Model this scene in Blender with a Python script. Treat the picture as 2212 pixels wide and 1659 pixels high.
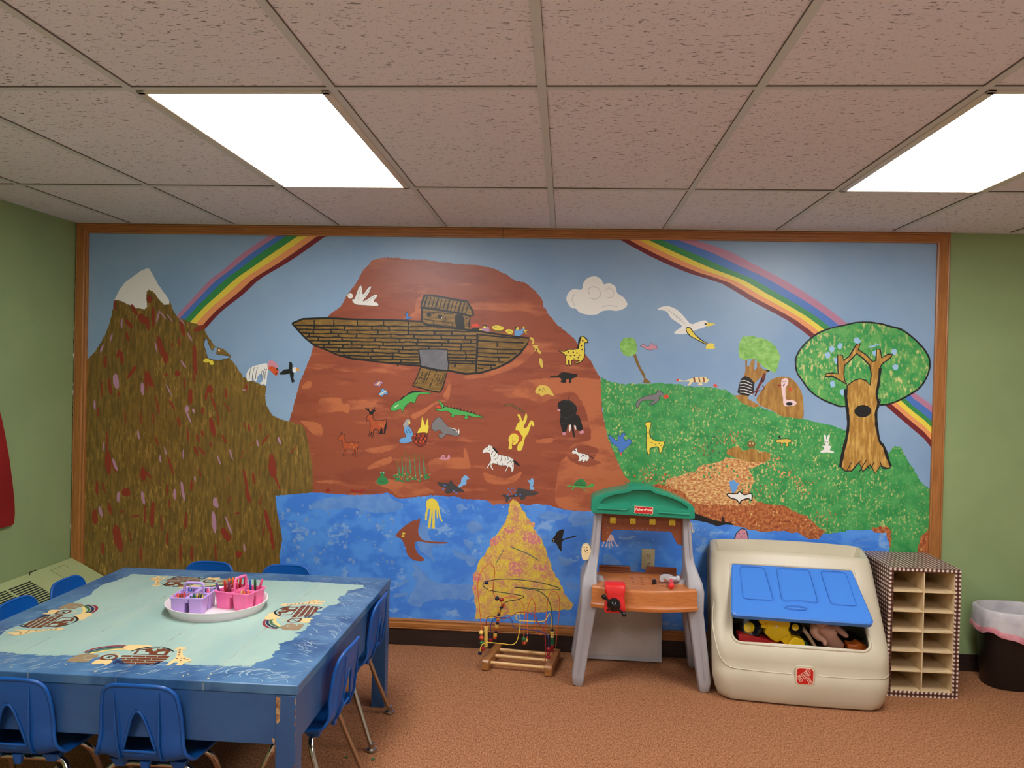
import bpy, bmesh, math, random
from mathutils import Vector, Matrix
from mathutils.geometry import tessellate_polygon
PI = math.pi
R_ = math.radians
for o in list(bpy.data.objects): bpy.data.objects.remove(o)
SC = bpy.context.scene
COL = SC.collection

# ------------------------------------------------------------------ camera
FPX, YAW, PIT, ROL = 1709.0, .06764, -.01165, .02381
CAM = Vector((.0875, -4.4078, 1.5387))
_cy, _sy = math.cos(YAW), math.sin(YAW)
FW = Vector((-_sy*math.cos(PIT), _cy*math.cos(PIT), math.sin(PIT)))
_r = Vector((_cy, _sy, 0)); _u = _r.cross(FW)
RT = _r*math.cos(ROL)+_u*math.sin(ROL)
UP = -_r*math.sin(ROL)+_u*math.cos(ROL)
cd = bpy.data.cameras.new('camera'); cam = bpy.data.objects.new('camera', cd); COL.objects.link(cam)
cd.sensor_width = 36; cd.lens = FPX*36/2212; cd.clip_start = .02
cam.matrix_world = Matrix(((RT.x, UP.x, -FW.x, CAM.x), (RT.y, UP.y, -FW.y, CAM.y), (RT.z, UP.z, -FW.z, CAM.z), (0, 0, 0, 1)))
SC.camera = cam
# ------------------------------------------------------------------ world and exposure
w = bpy.data.worlds.new('world'); SC.world = w; w.use_nodes = True
w.node_tree.nodes['Background'].inputs[0].default_value = (.9, .85, .75, 1)
w.node_tree.nodes['Background'].inputs[1].default_value = .02
SC.view_settings.view_transform = 'Standard'; SC.view_settings.look = 'None'
SC.view_settings.gamma = 1; SC.view_settings.use_curve_mapping = False
SC.view_settings.exposure = 0.0
LAMP_POWER = 18.4          # radiance of the lit fixture lenses
LAMP_COLOR = (1.0, .985, .98)

# ------------------------------------------------------------------ helpers
def ray(px, py): return RT*((px-1106)/FPX)-UP*((py-829.5)/FPX)+FW
def on_y(px, py, y):
    d = ray(px, py); return CAM+d*((y-CAM.y)/d.y)
def on_z(px, py, z):
    d = ray(px, py); return CAM+d*((z-CAM.z)/d.z)
def on_x(px, py, x):
    d = ray(px, py); return CAM+d*((x-CAM.x)/d.x)
def lin(c):
    return tuple(((v/255)/12.92 if v/255 <= .04045 else ((v/255+.055)/1.055)**2.4) for v in c)
MATS = {}
def mat(name, rgb, rough=.5, spec=.5, metal=0, emit=0, rgb2=None, scale=20, stretch=(1, 1, 1), lo=.4, hi=.6, detail=4,
        bump=0, bscale=200, rgb3=None, lo3=.6, hi3=.65, scale3=60, stretch3=None, coat=0, k=1.0, mod3=0):
    if name in MATS: return MATS[name]
    m = bpy.data.materials.new(name); m.use_nodes = True; MATS[name] = m
    nt = m.node_tree; N = nt.nodes; L = nt.links; b = N['Principled BSDF']
    C = lambda c: tuple(min(v*k, .92) for v in lin(c))+(1,)
    b.inputs['Base Color'].default_value = C(rgb)
    b.inputs['Roughness'].default_value = rough
    b.inputs['Specular IOR Level'].default_value = spec
    b.inputs['Metallic'].default_value = metal
    if coat: b.inputs['Coat Weight'].default_value = coat; b.inputs['Coat Roughness'].default_value = .12
    if rgb2 or bump or rgb3: tc = N.new('ShaderNodeTexCoord')
    def noise(sc, st, lo_, hi_, c1, c2, det, off=0):
        mp = N.new('ShaderNodeMapping'); mp.inputs['Scale'].default_value = st; mp.inputs['Location'].default_value = (off, off*.7, off*1.3)
        L.new(tc.outputs['Object'], mp.inputs[0])
        nz = N.new('ShaderNodeTexNoise'); nz.inputs['Scale'].default_value = sc; nz.inputs['Detail'].default_value = det; nz.inputs['Roughness'].default_value = .6
        L.new(mp.outputs[0], nz.inputs['Vector'])
        cr = N.new('ShaderNodeValToRGB'); cr.color_ramp.elements[0].position = lo_; cr.color_ramp.elements[1].position = hi_
        cr.color_ramp.elements[0].color = c1; cr.color_ramp.elements[1].color = c2
        L.new(nz.outputs['Fac'], cr.inputs[0]); return cr
    out = None
    if rgb2:
        out = noise(scale, stretch, lo, hi, C(rgb), C(rgb2), detail).outputs[0]
    if rgb3:
        f = noise(scale3, stretch3 or stretch, lo3, hi3, (0, 0, 0, 1), (1, 1, 1, 1), 5, 3.7)
        mx = N.new('ShaderNodeMix'); mx.data_type = 'RGBA'
        if mod3:
            g = noise(mod3, (1, 1, 1), .36, .62, (.12, .12, .12, 1), (1, 1, 1, 1), 3, 8.1)
            ml = N.new('ShaderNodeMath'); ml.operation = 'MULTIPLY'; L.new(f.outputs[0], ml.inputs[0]); L.new(g.outputs[0], ml.inputs[1]); L.new(ml.outputs[0], mx.inputs[0])
        else: L.new(f.outputs[0], mx.inputs[0])
        if out: L.new(out, mx.inputs[6])
        else: mx.inputs[6].default_value = C(rgb)
        mx.inputs[7].default_value = C(rgb3); out = mx.outputs[2]
    if out: L.new(out, b.inputs['Base Color'])
    if bump:
        nz = N.new('ShaderNodeTexNoise'); nz.inputs['Scale'].default_value = bscale; nz.inputs['Detail'].default_value = 3
        L.new(tc.outputs['Object'], nz.inputs['Vector'])
        bp = N.new('ShaderNodeBump'); bp.inputs['Strength'].default_value = bump; bp.inputs['Distance'].default_value = .002
        L.new(nz.outputs['Fac'], bp.inputs['Height']); L.new(bp.outputs[0], b.inputs['Normal'])
    if emit:
        b.inputs['Emission Color'].default_value = C(rgb); b.inputs['Emission Strength'].default_value = emit
    return m

def tag(o, label=None, cat=None, group=None, kind=None):
    if label: o['label'] = label
    if cat: o['category'] = cat
    if group: o['group'] = group
    if kind: o['kind'] = kind
    return o
def empty(name, loc=(0, 0, 0), rz=0, label=None, cat=None, group=None, kind=None):
    o = bpy.data.objects.new(name, None); COL.objects.link(o); o.location = loc; o.rotation_euler.z = rz; o.empty_display_size = .1
    return tag(o, label, cat, group, kind)
def smooth_closed(p, n=6):
    out = []; N = len(p)
    for i in range(N):
        a, b, c, d = p[i-1], p[i], p[(i+1) % N], p[(i+2) % N]
        for k in range(n):
            t = k/n
            out.append(tuple(.5*(2*b[j]+(c[j]-a[j])*t+(2*a[j]-5*b[j]+4*c[j]-d[j])*t*t+(3*b[j]-a[j]-3*c[j]+d[j])*t**3) for j in range(len(b))))
    return out
def smooth_open(p, n=6):
    p = [tuple(q) for q in p]; e = [tuple(2*p[0][j]-p[1][j] for j in range(len(p[0])))]+p+[tuple(2*p[-1][j]-p[-2][j] for j in range(len(p[0])))]
    out = []
    for i in range(1, len(e)-2):
        a, b, c, d = e[i-1:i+3]
        for k in range(n):
            t = k/n
            out.append(tuple(.5*(2*b[j]+(c[j]-a[j])*t+(2*a[j]-5*b[j]+4*c[j]-d[j])*t*t+(3*b[j]-a[j]-3*c[j]+d[j])*t**3) for j in range(len(b))))
    out.append(p[-1]); return out
def rring(w, d, r, n=4):
    pts = []
    r = min(r, w/2-1e-4, d/2-1e-4)
    for cx, cy, a0 in ((w/2-r, d/2-r, 0), (-w/2+r, d/2-r, 90), (-w/2+r, -d/2+r, 180), (w/2-r, -d/2+r, 270)):
        for k in range(n+1):
            a = R_(a0+90*k/n); pts.append((cx+r*math.cos(a), cy+r*math.sin(a)))
    return pts

class MB:
    def __init__(s): s.v = []; s.f = []; s.m = []
    def add(s, vs, fs, mi=0, M=None):
        o = len(s.v)
        s.v += [(M @ Vector(p)) if M else Vector(p) for p in vs]
        for f in fs: s.f.append([i+o for i in f]); s.m.append(mi)
        return s
    def box(s, x0, x1, y0, y1, z0, z1, mi=0, M=None):
        vs = [(x, y, z) for z in (z0, z1) for y in (y0, y1) for x in (x0, x1)]
        return s.add(vs, [(0, 2, 3, 1), (4, 5, 7, 6), (0, 1, 5, 4), (2, 6, 7, 3), (0, 4, 6, 2), (1, 3, 7, 5)], mi, M)
    def rbox(s, x0, x1, y0, y1, z0, z1, r, mi=0, M=None, seg=2):
        bm = bmesh.new(); bmesh.ops.create_cube(bm, size=1)
        for v in bm.verts: v.co = Vector(((x0+x1)/2+v.co.x*(x1-x0), (y0+y1)/2+v.co.y*(y1-y0), (z0+z1)/2+v.co.z*(z1-z0)))
        bmesh.ops.bevel(bm, geom=bm.edges[:], offset=r, segments=seg, affect='EDGES', profile=.5)
        bm.verts.index_update()
        s.add([v.co.copy() for v in bm.verts], [[v.index for v in f.verts] for f in bm.faces], mi, M); bm.free(); return s
    def rings(s, rings, mi=0, M=None, cap0=True, cap1=True, closed=True):
        n = len(rings[0]); vs = [p for r in rings for p in r]; fs = []
        for i in range(len(rings)-1):
            for j in range(n if closed else n-1):
                k = (j+1) % n; fs.append((i*n+j, i*n+k, (i+1)*n+k, (i+1)*n+j))
        if cap0: fs.append(tuple(reversed(range(n))))
        if cap1: fs.append(tuple(range((len(rings)-1)*n, len(rings)*n)))
        return s.add(vs, fs, mi, M)
    def loft(s, secs, mi=0, M=None, cap0=True, cap1=True, n=4):
        "secs: (cx,cy,z,w,d,r)"
        return s.rings([[(cx+a, cy+b, z) for a, b in rring(w, d, r, n)] for cx, cy, z, w, d, r in secs], mi, M, cap0, cap1)
    def tube(s, path, r, seg=8, mi=0, M=None, closed=False, caps=True, flat=None):
        P = [Vector(p) for p in path]; n = len(P); rg = []; prev = None
        for i in range(n):
            if closed: t = P[(i+1) % n]-P[i-1]
            else: t = P[min(i+1, n-1)]-P[max(i-1, 0)]
            t.normalize()
            if prev is None:
                a = Vector((0, 0, 1)) if abs(t.z) < .9 else Vector((1, 0, 0)); u = t.cross(a).normalized()
            else:
                u = (prev-t*prev.dot(t)).normalized()
            prev = u; v = t.cross(u); rr = r[i] if isinstance(r, (list, tuple)) else r
            rg.append([P[i]+(u*math.cos(2*PI*k/seg)+v*math.sin(2*PI*k/seg))*rr for k in range(seg)])
        if closed:
            vs = [p for q in rg for p in q]; fs = []
            for i in range(n):
                for j in range(seg):
                    k = (j+1) % seg; ii = (i+1) % n; fs.append((i*seg+j, ii*seg+j, ii*seg+k, i*seg+k))
            return s.add(vs, fs, mi, M)
        return s.rings(rg, mi, M, caps, caps)
    def lathe(s, prof, seg=24, mi=0, M=None, cap0=True, cap1=True, sx=1, sy=1):
        return s.rings([[(r*math.cos(2*PI*k/seg)*sx, r*math.sin(2*PI*k/seg)*sy, z) for k in range(seg)] for r, z in prof], mi, M, cap0, cap1)
    def ball(s, c, r, sc=(1, 1, 1), mi=0, seg=14, rg=8, M=None):
        c = Vector(c)
        return s.rings([[c+Vector((sc[0]*r*math.sin(PI*i/rg)*math.cos(2*PI*k/seg), sc[1]*r*math.sin(PI*i/rg)*math.sin(2*PI*k/seg), -sc[2]*r*math.cos(PI*i/rg))) for k in range(seg)] for i in [.05]+list(range(1, rg))+[rg-.05]], mi, M)
    def prism(s, poly, f0, f1, mi=0, M=None):
        "poly 2d; f0,f1 map (a,b)->3d"
        n = len(poly); vs = [f0(*p) for p in poly]+[f1(*p) for p in poly]
        tri = tessellate_polygon([[Vector((p[0], p[1], 0)) for p in poly]])
        fs = [tuple(t) for t in tri]+[tuple(i+n for i in reversed(t)) for t in tri]
        fs += [(i, i+n, (i+1) % n+n, (i+1) % n) for i in range(n)]
        return s.add(vs, fs, mi, M)
    def sheet(s, poly3, mi=0):
        a = poly3; o = len(s.v)
        tri = tessellate_polygon([[Vector(p) for p in a]])
        return s.add(a, [tuple(t) for t in tri], mi)
    def build(s, name, mats, parent=None, angle=35, world=False, bevel=0, bseg=2, recalc=True, flat=False):
        me = bpy.data.meshes.new(name)
        off = Vector((0, 0, 0))
        if world and parent: off = Vector(parent.location); off = off+(Vector(parent.parent.location) if parent.parent else Vector((0, 0, 0)))
        me.from_pydata([tuple(p-off) for p in s.v], [], s.f)
        if not isinstance(mats, (list, tuple)): mats = [mats]
        for m_ in mats: me.materials.append(m_)
        me.polygons.foreach_set('material_index', s.m)
        if recalc:
            bm = bmesh.new(); bm.from_mesh(me); bmesh.ops.recalc_face_normals(bm, faces=bm.faces[:]); bm.to_mesh(me); bm.free()
        me.polygons.foreach_set('use_smooth', [not flat]*len(me.polygons))
        if not flat: me.set_sharp_from_angle(angle=R_(angle))
        me.update()
        o = bpy.data.objects.new(name, me); COL.objects.link(o)
        if parent: o.parent = parent
        if bevel:
            b = o.modifiers.new('bevel', 'BEVEL'); b.width = bevel; b.segments = bseg; b.limit_method = 'ANGLE'; b.angle_limit = R_(40); b.harden_normals = False
        return o
def ax(p0, p1):
    "matrix taking local z axis (0..1 unit) to p0->p1 direction at p0"
    p0 = Vector(p0); d = (Vector(p1)-p0); q = Vector((0, 0, 1)).rotation_difference(d)
    return Matrix.Translation(p0) @ q.to_matrix().to_4x4()
def copy_tree(o, parent=None):
    c = o.copy(); COL.objects.link(c); c.parent = parent
    for ch in list(o.children): copy_tree(ch, c)
    return c
def text_mesh(txt, size, M, extr=.0006, bold=0.0):
    cu = bpy.data.curves.new('t', 'FONT'); cu.body = txt; cu.size = size; cu.extrude = extr; cu.align_x = 'CENTER'; cu.align_y = 'CENTER'; cu.offset = bold; cu.resolution_u = 3
    o = bpy.data.objects.new('t', cu); COL.objects.link(o)
    dg = bpy.context.evaluated_depsgraph_get(); me = bpy.data.meshes.new_from_object(o.evaluated_get(dg))
    vs = [M @ v.co for v in me.vertices]; fs = [tuple(p.vertices) for p in me.polygons]
    bpy.data.objects.remove(o); bpy.data.curves.remove(cu); bpy.data.meshes.remove(me)
    return vs, fs
def booled(o, cutters, bevel=0, bseg=3, angle=40):
    "bake boolean differences (and an edge bevel) into the mesh of o"
    cs = []
    for c in cutters:
        md = o.modifiers.new('cut', 'BOOLEAN'); md.operation = 'DIFFERENCE'; md.solver = 'EXACT'; md.object = c; cs.append(c)
    if bevel:
        b = o.modifiers.new('bev', 'BEVEL'); b.width = bevel; b.segments = bseg; b.limit_method = 'ANGLE'; b.angle_limit = R_(angle)
    dg = bpy.context.evaluated_depsgraph_get(); dg.update()
    me = bpy.data.meshes.new_from_object(o.evaluated_get(dg))
    o.modifiers.clear(); o.data = me
    me.polygons.foreach_set('use_smooth', [True]*len(me.polygons)); me.set_sharp_from_angle(angle=R_(50))
    for c in cs: bpy.data.objects.remove(c)
    return o
RND = random.Random(7)

# ------------------------------------------------------------------ room
XL, XR, YB, YF, H = -2.757, 4.1, 0.0, -6.2, 2.357
T = .6096
M_green = mat('green_wall_paint', (150, 172, 120), rough=.55, spec=.35, rgb2=(144, 166, 115), scale=2.5, bump=.15, bscale=160)
M_carpet = mat('brown_carpet', (140, 90, 60), rough=.95, spec=.1, rgb2=(188, 134, 96), scale=170, stretch=(1.0, .45, 1), lo=.36, hi=.66, detail=2, bump=.9, bscale=420, rgb3=(108, 62, 36), lo3=.56, hi3=.68, scale3=220)
M_base = mat('dark_brown_vinyl_base', (44, 32, 28), rough=.4, rgb2=(60, 44, 38), scale=6, stretch=(1, 1, 8), lo=.5, hi=.75)

def struct(name, mb, m, parent=None, **k):
    o = mb.build(name, m, parent, **k)
    if not parent: o['kind'] = 'structure'
    return o
struct('floor', MB().box(XL-.1, XR+.1, -3.0, YB+.1, -.1, 0), M_carpet)
struct('floor', MB().box(XL-.1, XR+.1, YF-.1, -3.0, -.1, -.002), mat('tan_bounce_floor', (188, 166, 150), rough=.35))  # unseen floor behind the viewer, added to bounce neutral light onto the ceiling
struct('wall_back', MB().box(XL-.1, XR+.1, YB, YB+.1, 0, H+.1), M_green)
struct('wall_left', MB().box(XL-.1, XL, YF, YB, 0, H+.1), M_green)
M_pale = mat('pale_bounce_paint', (232, 230, 222), rough=.6)  # unseen right and front walls, made pale to bounce more light
struct('wall_right', MB().box(XR, XR+.1, YF, YB, 0, H+.1), M_pale)
struct('wall_front', MB().box(XL, XR, YF-.1, YF, 0, H+.1), M_pale)
struct('baseboard_back', MB().box(XL, XR, -.008, 0, 0, .092), M_base, bevel=.003)
struct('baseboard_left', MB().box(XL, XL+.008, YF, -.008, 0, .092), M_base)
struct('baseboard_right', MB().box(XR-.008, XR, YF, -.008, 0, .092), M_base)
# plaster crumbling in the corner beside the mural
mb = MB(); rr = random.Random(4); z = .5
while z < 2.1:
    h = rr.uniform(.02, .09); d = rr.uniform(.004, .012)
    if rr.random() < .75:
        mb.add([(XL+.0005, -.001-d*.2, z), (XL+d*1.6, -.004, z+h*.3), (XL+d*1.2, -.004, z+h*.8), (XL+.0005, -.001, z+h), (XL+.0006, -d*1.6, z+h*.5)], [(0, 1, 4), (1, 2, 4), (2, 3, 4)], 0 if rr.random() < .6 else 1)
    z += h
mb.build('crumbled_plaster', [mat('white_plaster', (206, 204, 190), rough=.9), mat('dark_crack', (30, 30, 26), rough=.9)], bpy.data.objects['wall_left'], recalc=False, flat=True)
# ceiling: tiles with random orientation, and the exposed T-bar grid
M_tile = bpy.data.materials.new('fissured_ceiling_tile'); M_tile.use_nodes = True
nt = M_tile.node_tree; N = nt.nodes; L = nt.links; b = N['Principled BSDF']; b.inputs['Roughness'].default_value = .9; b.inputs['Specular IOR Level'].default_value = .1
tc = N.new('ShaderNodeTexCoord')
def nz_(sc, st, det, off=0, dist=0):
    mp = N.new('ShaderNodeMapping'); mp.inputs['Scale'].default_value = st; mp.inputs['Location'].default_value = (off, off, off); L.new(tc.outputs['Object'], mp.inputs[0])
    n = N.new('ShaderNodeTexNoise'); n.inputs['Scale'].default_value = sc; n.inputs['Detail'].default_value = det; n.inputs['Distortion'].default_value = dist; L.new(mp.outputs[0], n.inputs['Vector']); return n
fis = nz_(48, (1, 2.6, 1), 3, 0, .4); pin = nz_(150, (1, 1.3, 1), 2, 5); pm = nz_(1.1, (1, 1, 1), 2, 9)
def thr(n, a, b_):
    r = N.new('ShaderNodeMapRange'); r.inputs[1].default_value = a; r.inputs[2].default_value = b_; L.new(n.outputs['Fac'], r.inputs[0]); return r
f1 = thr(fis, .625, .665); f2 = thr(pin, .66, .71); mod = thr(pm, .3, .7)
mx = N.new('ShaderNodeMath'); mx.operation = 'MAXIMUM'; L.new(f1.outputs[0], mx.inputs[0]); L.new(f2.outputs[0], mx.inputs[1])
mm = N.new('ShaderNodeMath'); mm.operation = 'MULTIPLY_ADD'; mm.inputs[1].default_value = .45; mm.inputs[2].default_value = .5; L.new(mod.outputs[0], mm.inputs[0])
m2 = N.new('ShaderNodeMath'); m2.operation = 'MULTIPLY'; L.new(mx.outputs[0], m2.inputs[0]); L.new(mm.outputs[0], m2.inputs[1])
cm = N.new('ShaderNodeMix'); cm.data_type = 'RGBA'; cm.inputs[6].default_value = lin((232, 226, 230))+(1,); cm.inputs[7].default_value = lin((104, 92, 88))+(1,)
L.new(m2.outputs[0], cm.inputs[0]); L.new(cm.outputs[2], b.inputs['Base Color'])
bp = N.new('ShaderNodeBump'); bp.inputs['Strength'].default_value = .5; bp.inputs['Distance'].default_value = .003; bp.invert = True
L.new(m2.outputs[0], bp.inputs['Height']); L.new(bp.outputs[0], b.inputs['Normal'])
ceil = struct('ceiling', MB().box(XL-.1, XR+.1, YF-.1, YB+.1, H+.004, H+.1), M_tile)
M_grid = mat('painted_steel_grid', (206, 206, 202), rough=.55)
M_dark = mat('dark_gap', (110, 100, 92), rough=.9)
grid = MB(); gap = MB()
ROW0 = -.9245
rows = [ROW0-k*2*T for k in range(0, 5)]
cols = [k*T for k in range(-4, 7)]
for y in rows: grid.box(XL, XR, y-.012, y+.012, H-.001, H+.004)
for x in cols: grid.box(x-.012, x+.012, YF, YB, H-.0014, H+.004)
grid.box(XL, XR, -.022, 0, H-.002, H+.004); grid.box(XL, XL+.014, YF, YB, H-.002, H+.004); grid.box(XR-.022, XR, YF, YB, H-.002, H+.004)
grid.build('ceiling_grid_bars', M_grid, ceil)
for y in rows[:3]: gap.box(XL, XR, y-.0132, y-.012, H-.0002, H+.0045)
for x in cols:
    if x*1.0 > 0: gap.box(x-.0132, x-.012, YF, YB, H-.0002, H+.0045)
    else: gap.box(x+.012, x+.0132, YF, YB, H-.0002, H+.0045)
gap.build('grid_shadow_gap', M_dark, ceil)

# fixtures
M_lens = bpy.data.materials.new('lit_prismatic_lens'); M_lens.use_nodes = True
nt = M_lens.node_tree; nt.nodes.clear()
e = nt.nodes.new('ShaderNodeEmission'); e.inputs[0].default_value = LAMP_COLOR+(1,); e.inputs[1].default_value = LAMP_POWER
o_ = nt.nodes.new('ShaderNodeOutputMaterial'); nt.links.new(e.outputs[0], o_.inputs[0])
M_frame = mat('white_fixture_frame', (215, 205, 190), rough=.3)
def fixture(c, y1, label):
    x0, x1, y0 = c*T+.012, (c+1)*T-.012, y1-2*T+.012; y1 -= .012
    r = empty('ceiling_light', ((x0+x1)/2, (y0+y1)/2, H), 0, label, 'ceiling light', 'fluorescent panels in the tiled ceiling')
    f = MB()
    for a in ((x0, x0+.026, y0, y1), (x1-.026, x1, y0, y1), (x0, x1, y0, y0+.02), (x0, x1, y1-.02, y1)): f.box(*a, H-.007, H+.004)
    f.build('fixture_frame', M_frame, r, world=True, bevel=.003)
    MB().box(x0+.026, x1-.026, y0+.02, y1-.02, H-.004, H+.002).build('lens_panel', M_lens, r, world=True)
fixture(-2, ROW0, 'lit rectangular ceiling panel above the blue table side, fully in view')
fixture(2, ROW0, 'lit rectangular ceiling panel at right, cut off by the picture edge')
fixture(-2, ROW0-4*T, 'lit ceiling panel behind the viewer above the left side of the room')
fixture(2, ROW0-4*T, 'lit ceiling panel behind the viewer above the right side of the room')
# ------------------------------------------------------------------ the painted mural and its wooden frame
MU = empty('painted_mural', (0, -.001, 0), 0, 'huge hand-painted ark and animals mural in a wooden frame covering the back wall', 'mural')
WX0, WX1, WZ0, WZ1 = -2.679, 2.061, .150, 2.299
MK = dict(rough=.36, spec=.5, k=1.18)
def pm_(n, rgb, **k): return mat('paint_'+n, rgb, **{**MK, **k})
M_sky = pm_('sky', (142, 170, 198), rgb2=(126, 158, 192), scale=1.6, lo=.35, hi=.65)
M_water = pm_('water', (64, 126, 218), rgb2=(82, 146, 228), scale=5, stretch=(1, 1, 1.4), lo=.45, hi=.55, rgb3=(122, 166, 222), lo3=.6, hi3=.64, scale3=11, stretch3=(.8, 1, 1.4))
M_olive = pm_('olive', (100, 80, 36), rgb2=(128, 100, 44), scale=9, stretch=(7, 1, .9), lo=.42, hi=.6, rgb3=(176, 140, 68), mod3=5, lo3=.54, hi3=.7, scale3=18, stretch3=(6, 1, 1.1))
M_terra = pm_('terracotta', (138, 68, 47), rgb2=(149, 76, 52), scale=5, lo=.4, hi=.5, stretch=(.6, 1, 2.4), rgb3=(178, 102, 68), lo3=.57, hi3=.66, scale3=3.4, stretch3=(.6, 1, 3.4))
M_terra2 = pm_('terracotta_light', (182, 104, 66), rgb2=(158, 84, 56), scale=6, lo=.5, hi=.6, stretch=(.6, 1, 1.6))
M_grass = pm_('grass', (44, 138, 72), rgb2=(74, 160, 88), scale=16, lo=.4, hi=.6, rgb3=(206, 204, 128), lo3=.55, hi3=.66, scale3=70, stretch3=(1.2, 1, .9), mod3=7)
M_leaf = pm_('tree_leaf', (52, 148, 78), rgb2=(96, 170, 90), scale=14, lo=.45, hi=.6, rgb3=(214, 208, 134), lo3=.51, hi3=.66, scale3=58, stretch3=(1.2, 1, .6), mod3=7)
M_rust = pm_('rust_sponge', (136, 62, 36), rgb2=(204, 128, 72), scale=60, lo=.38, hi=.68, detail=6, rgb3=(236, 196, 128), lo3=.6, hi3=.72, scale3=75)
M_cream = pm_('cream_sponge', (236, 202, 136), rgb2=(182, 102, 56), scale=60, lo=.36, hi=.6, detail=6, stretch=(1, 1, 1.6), rgb3=(136, 66, 40), lo3=.58, hi3=.7, scale3=80)
M_pyr = pm_('yellow_pink_sand', (214, 184, 72), rgb2=(196, 128, 110), scale=20, lo=.44, hi=.62, detail=8, rgb3=(228, 208, 92), lo3=.5, hi3=.66, scale3=90)
M_wood_p = pm_('ark_wood', (114, 86, 40), rgb2=(146, 112, 54), scale=14, stretch=(1, 1, 5), lo=.45, hi=.62)
M_trunk_p = pm_('trunk', (164, 120, 52), rgb2=(206, 166, 88), scale=12, stretch=(5, 1, .8), lo=.45, hi=.62)
M_lgreen = pm_('light_leaf', (112, 172, 74), rgb2=(150, 200, 108), scale=26, lo=.4, hi=.6)
M_rock_p = pm_('brown_rock', (148, 104, 46), rgb2=(176, 134, 66), scale=12, stretch=(4, 1, .8), lo=.42, hi=.6)
PC = dict(k=(26, 26, 28), w=(230, 228, 222), y=(244, 212, 72), yd=(214, 186, 84), b=(104, 158, 208), db=(70, 120, 196), r=(150, 34, 30), rr=(214, 70, 48),
          g=(74, 168, 82), dg=(52, 130, 74), gy=(120, 118, 120), lg=(160, 160, 162), dk=(66, 64, 66), p=(204, 140, 156), pk=(176, 122, 150), pp=(178, 132, 156),
          br=(142, 78, 56), o=(206, 84, 44), bn=(126, 96, 46), t=(226, 186, 120), mr=(112, 34, 40), or_=(226, 150, 96), bl=(72, 116, 188), gr=(54, 138, 74), ye=(240, 208, 76),
          wk=(240, 214, 160), rs=(134, 50, 34), dkr=(110, 40, 30), dc=(172, 78, 44), lb=(150, 190, 222), pi=(232, 200, 200), ol=(120, 96, 44), ora=(240, 150, 50), tl=(70, 140, 100), gb=(102, 108, 90))
def pc(c):
    if not isinstance(c, str): return c
    return mat('paint_'+c, PC[c], **MK)
REG = {'R1': (150, 470, .22604), 'R2': (600, 500, .27125), 'R3': (1100, 500, .27125), 'R4': (1650, 480, .20371), 'R5': (1500, 700, .27125), 'R6': (650, 820, .18083),
       'R7': (1000, 820, .18083), 'R8': (150, 800, .24864), 'R9': (580, 1040, .22604), 'R10': (1000, 1050, .27125), 'R11': (1220, 1030, .15371), 'R13': (1500, 1120, .25919),
       'K': (800, 610, .17179), 'P': (0, 0, 1), 'R14': (1840, 1150, .23515), 'Q': (1560, 1120, .06329)}
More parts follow.
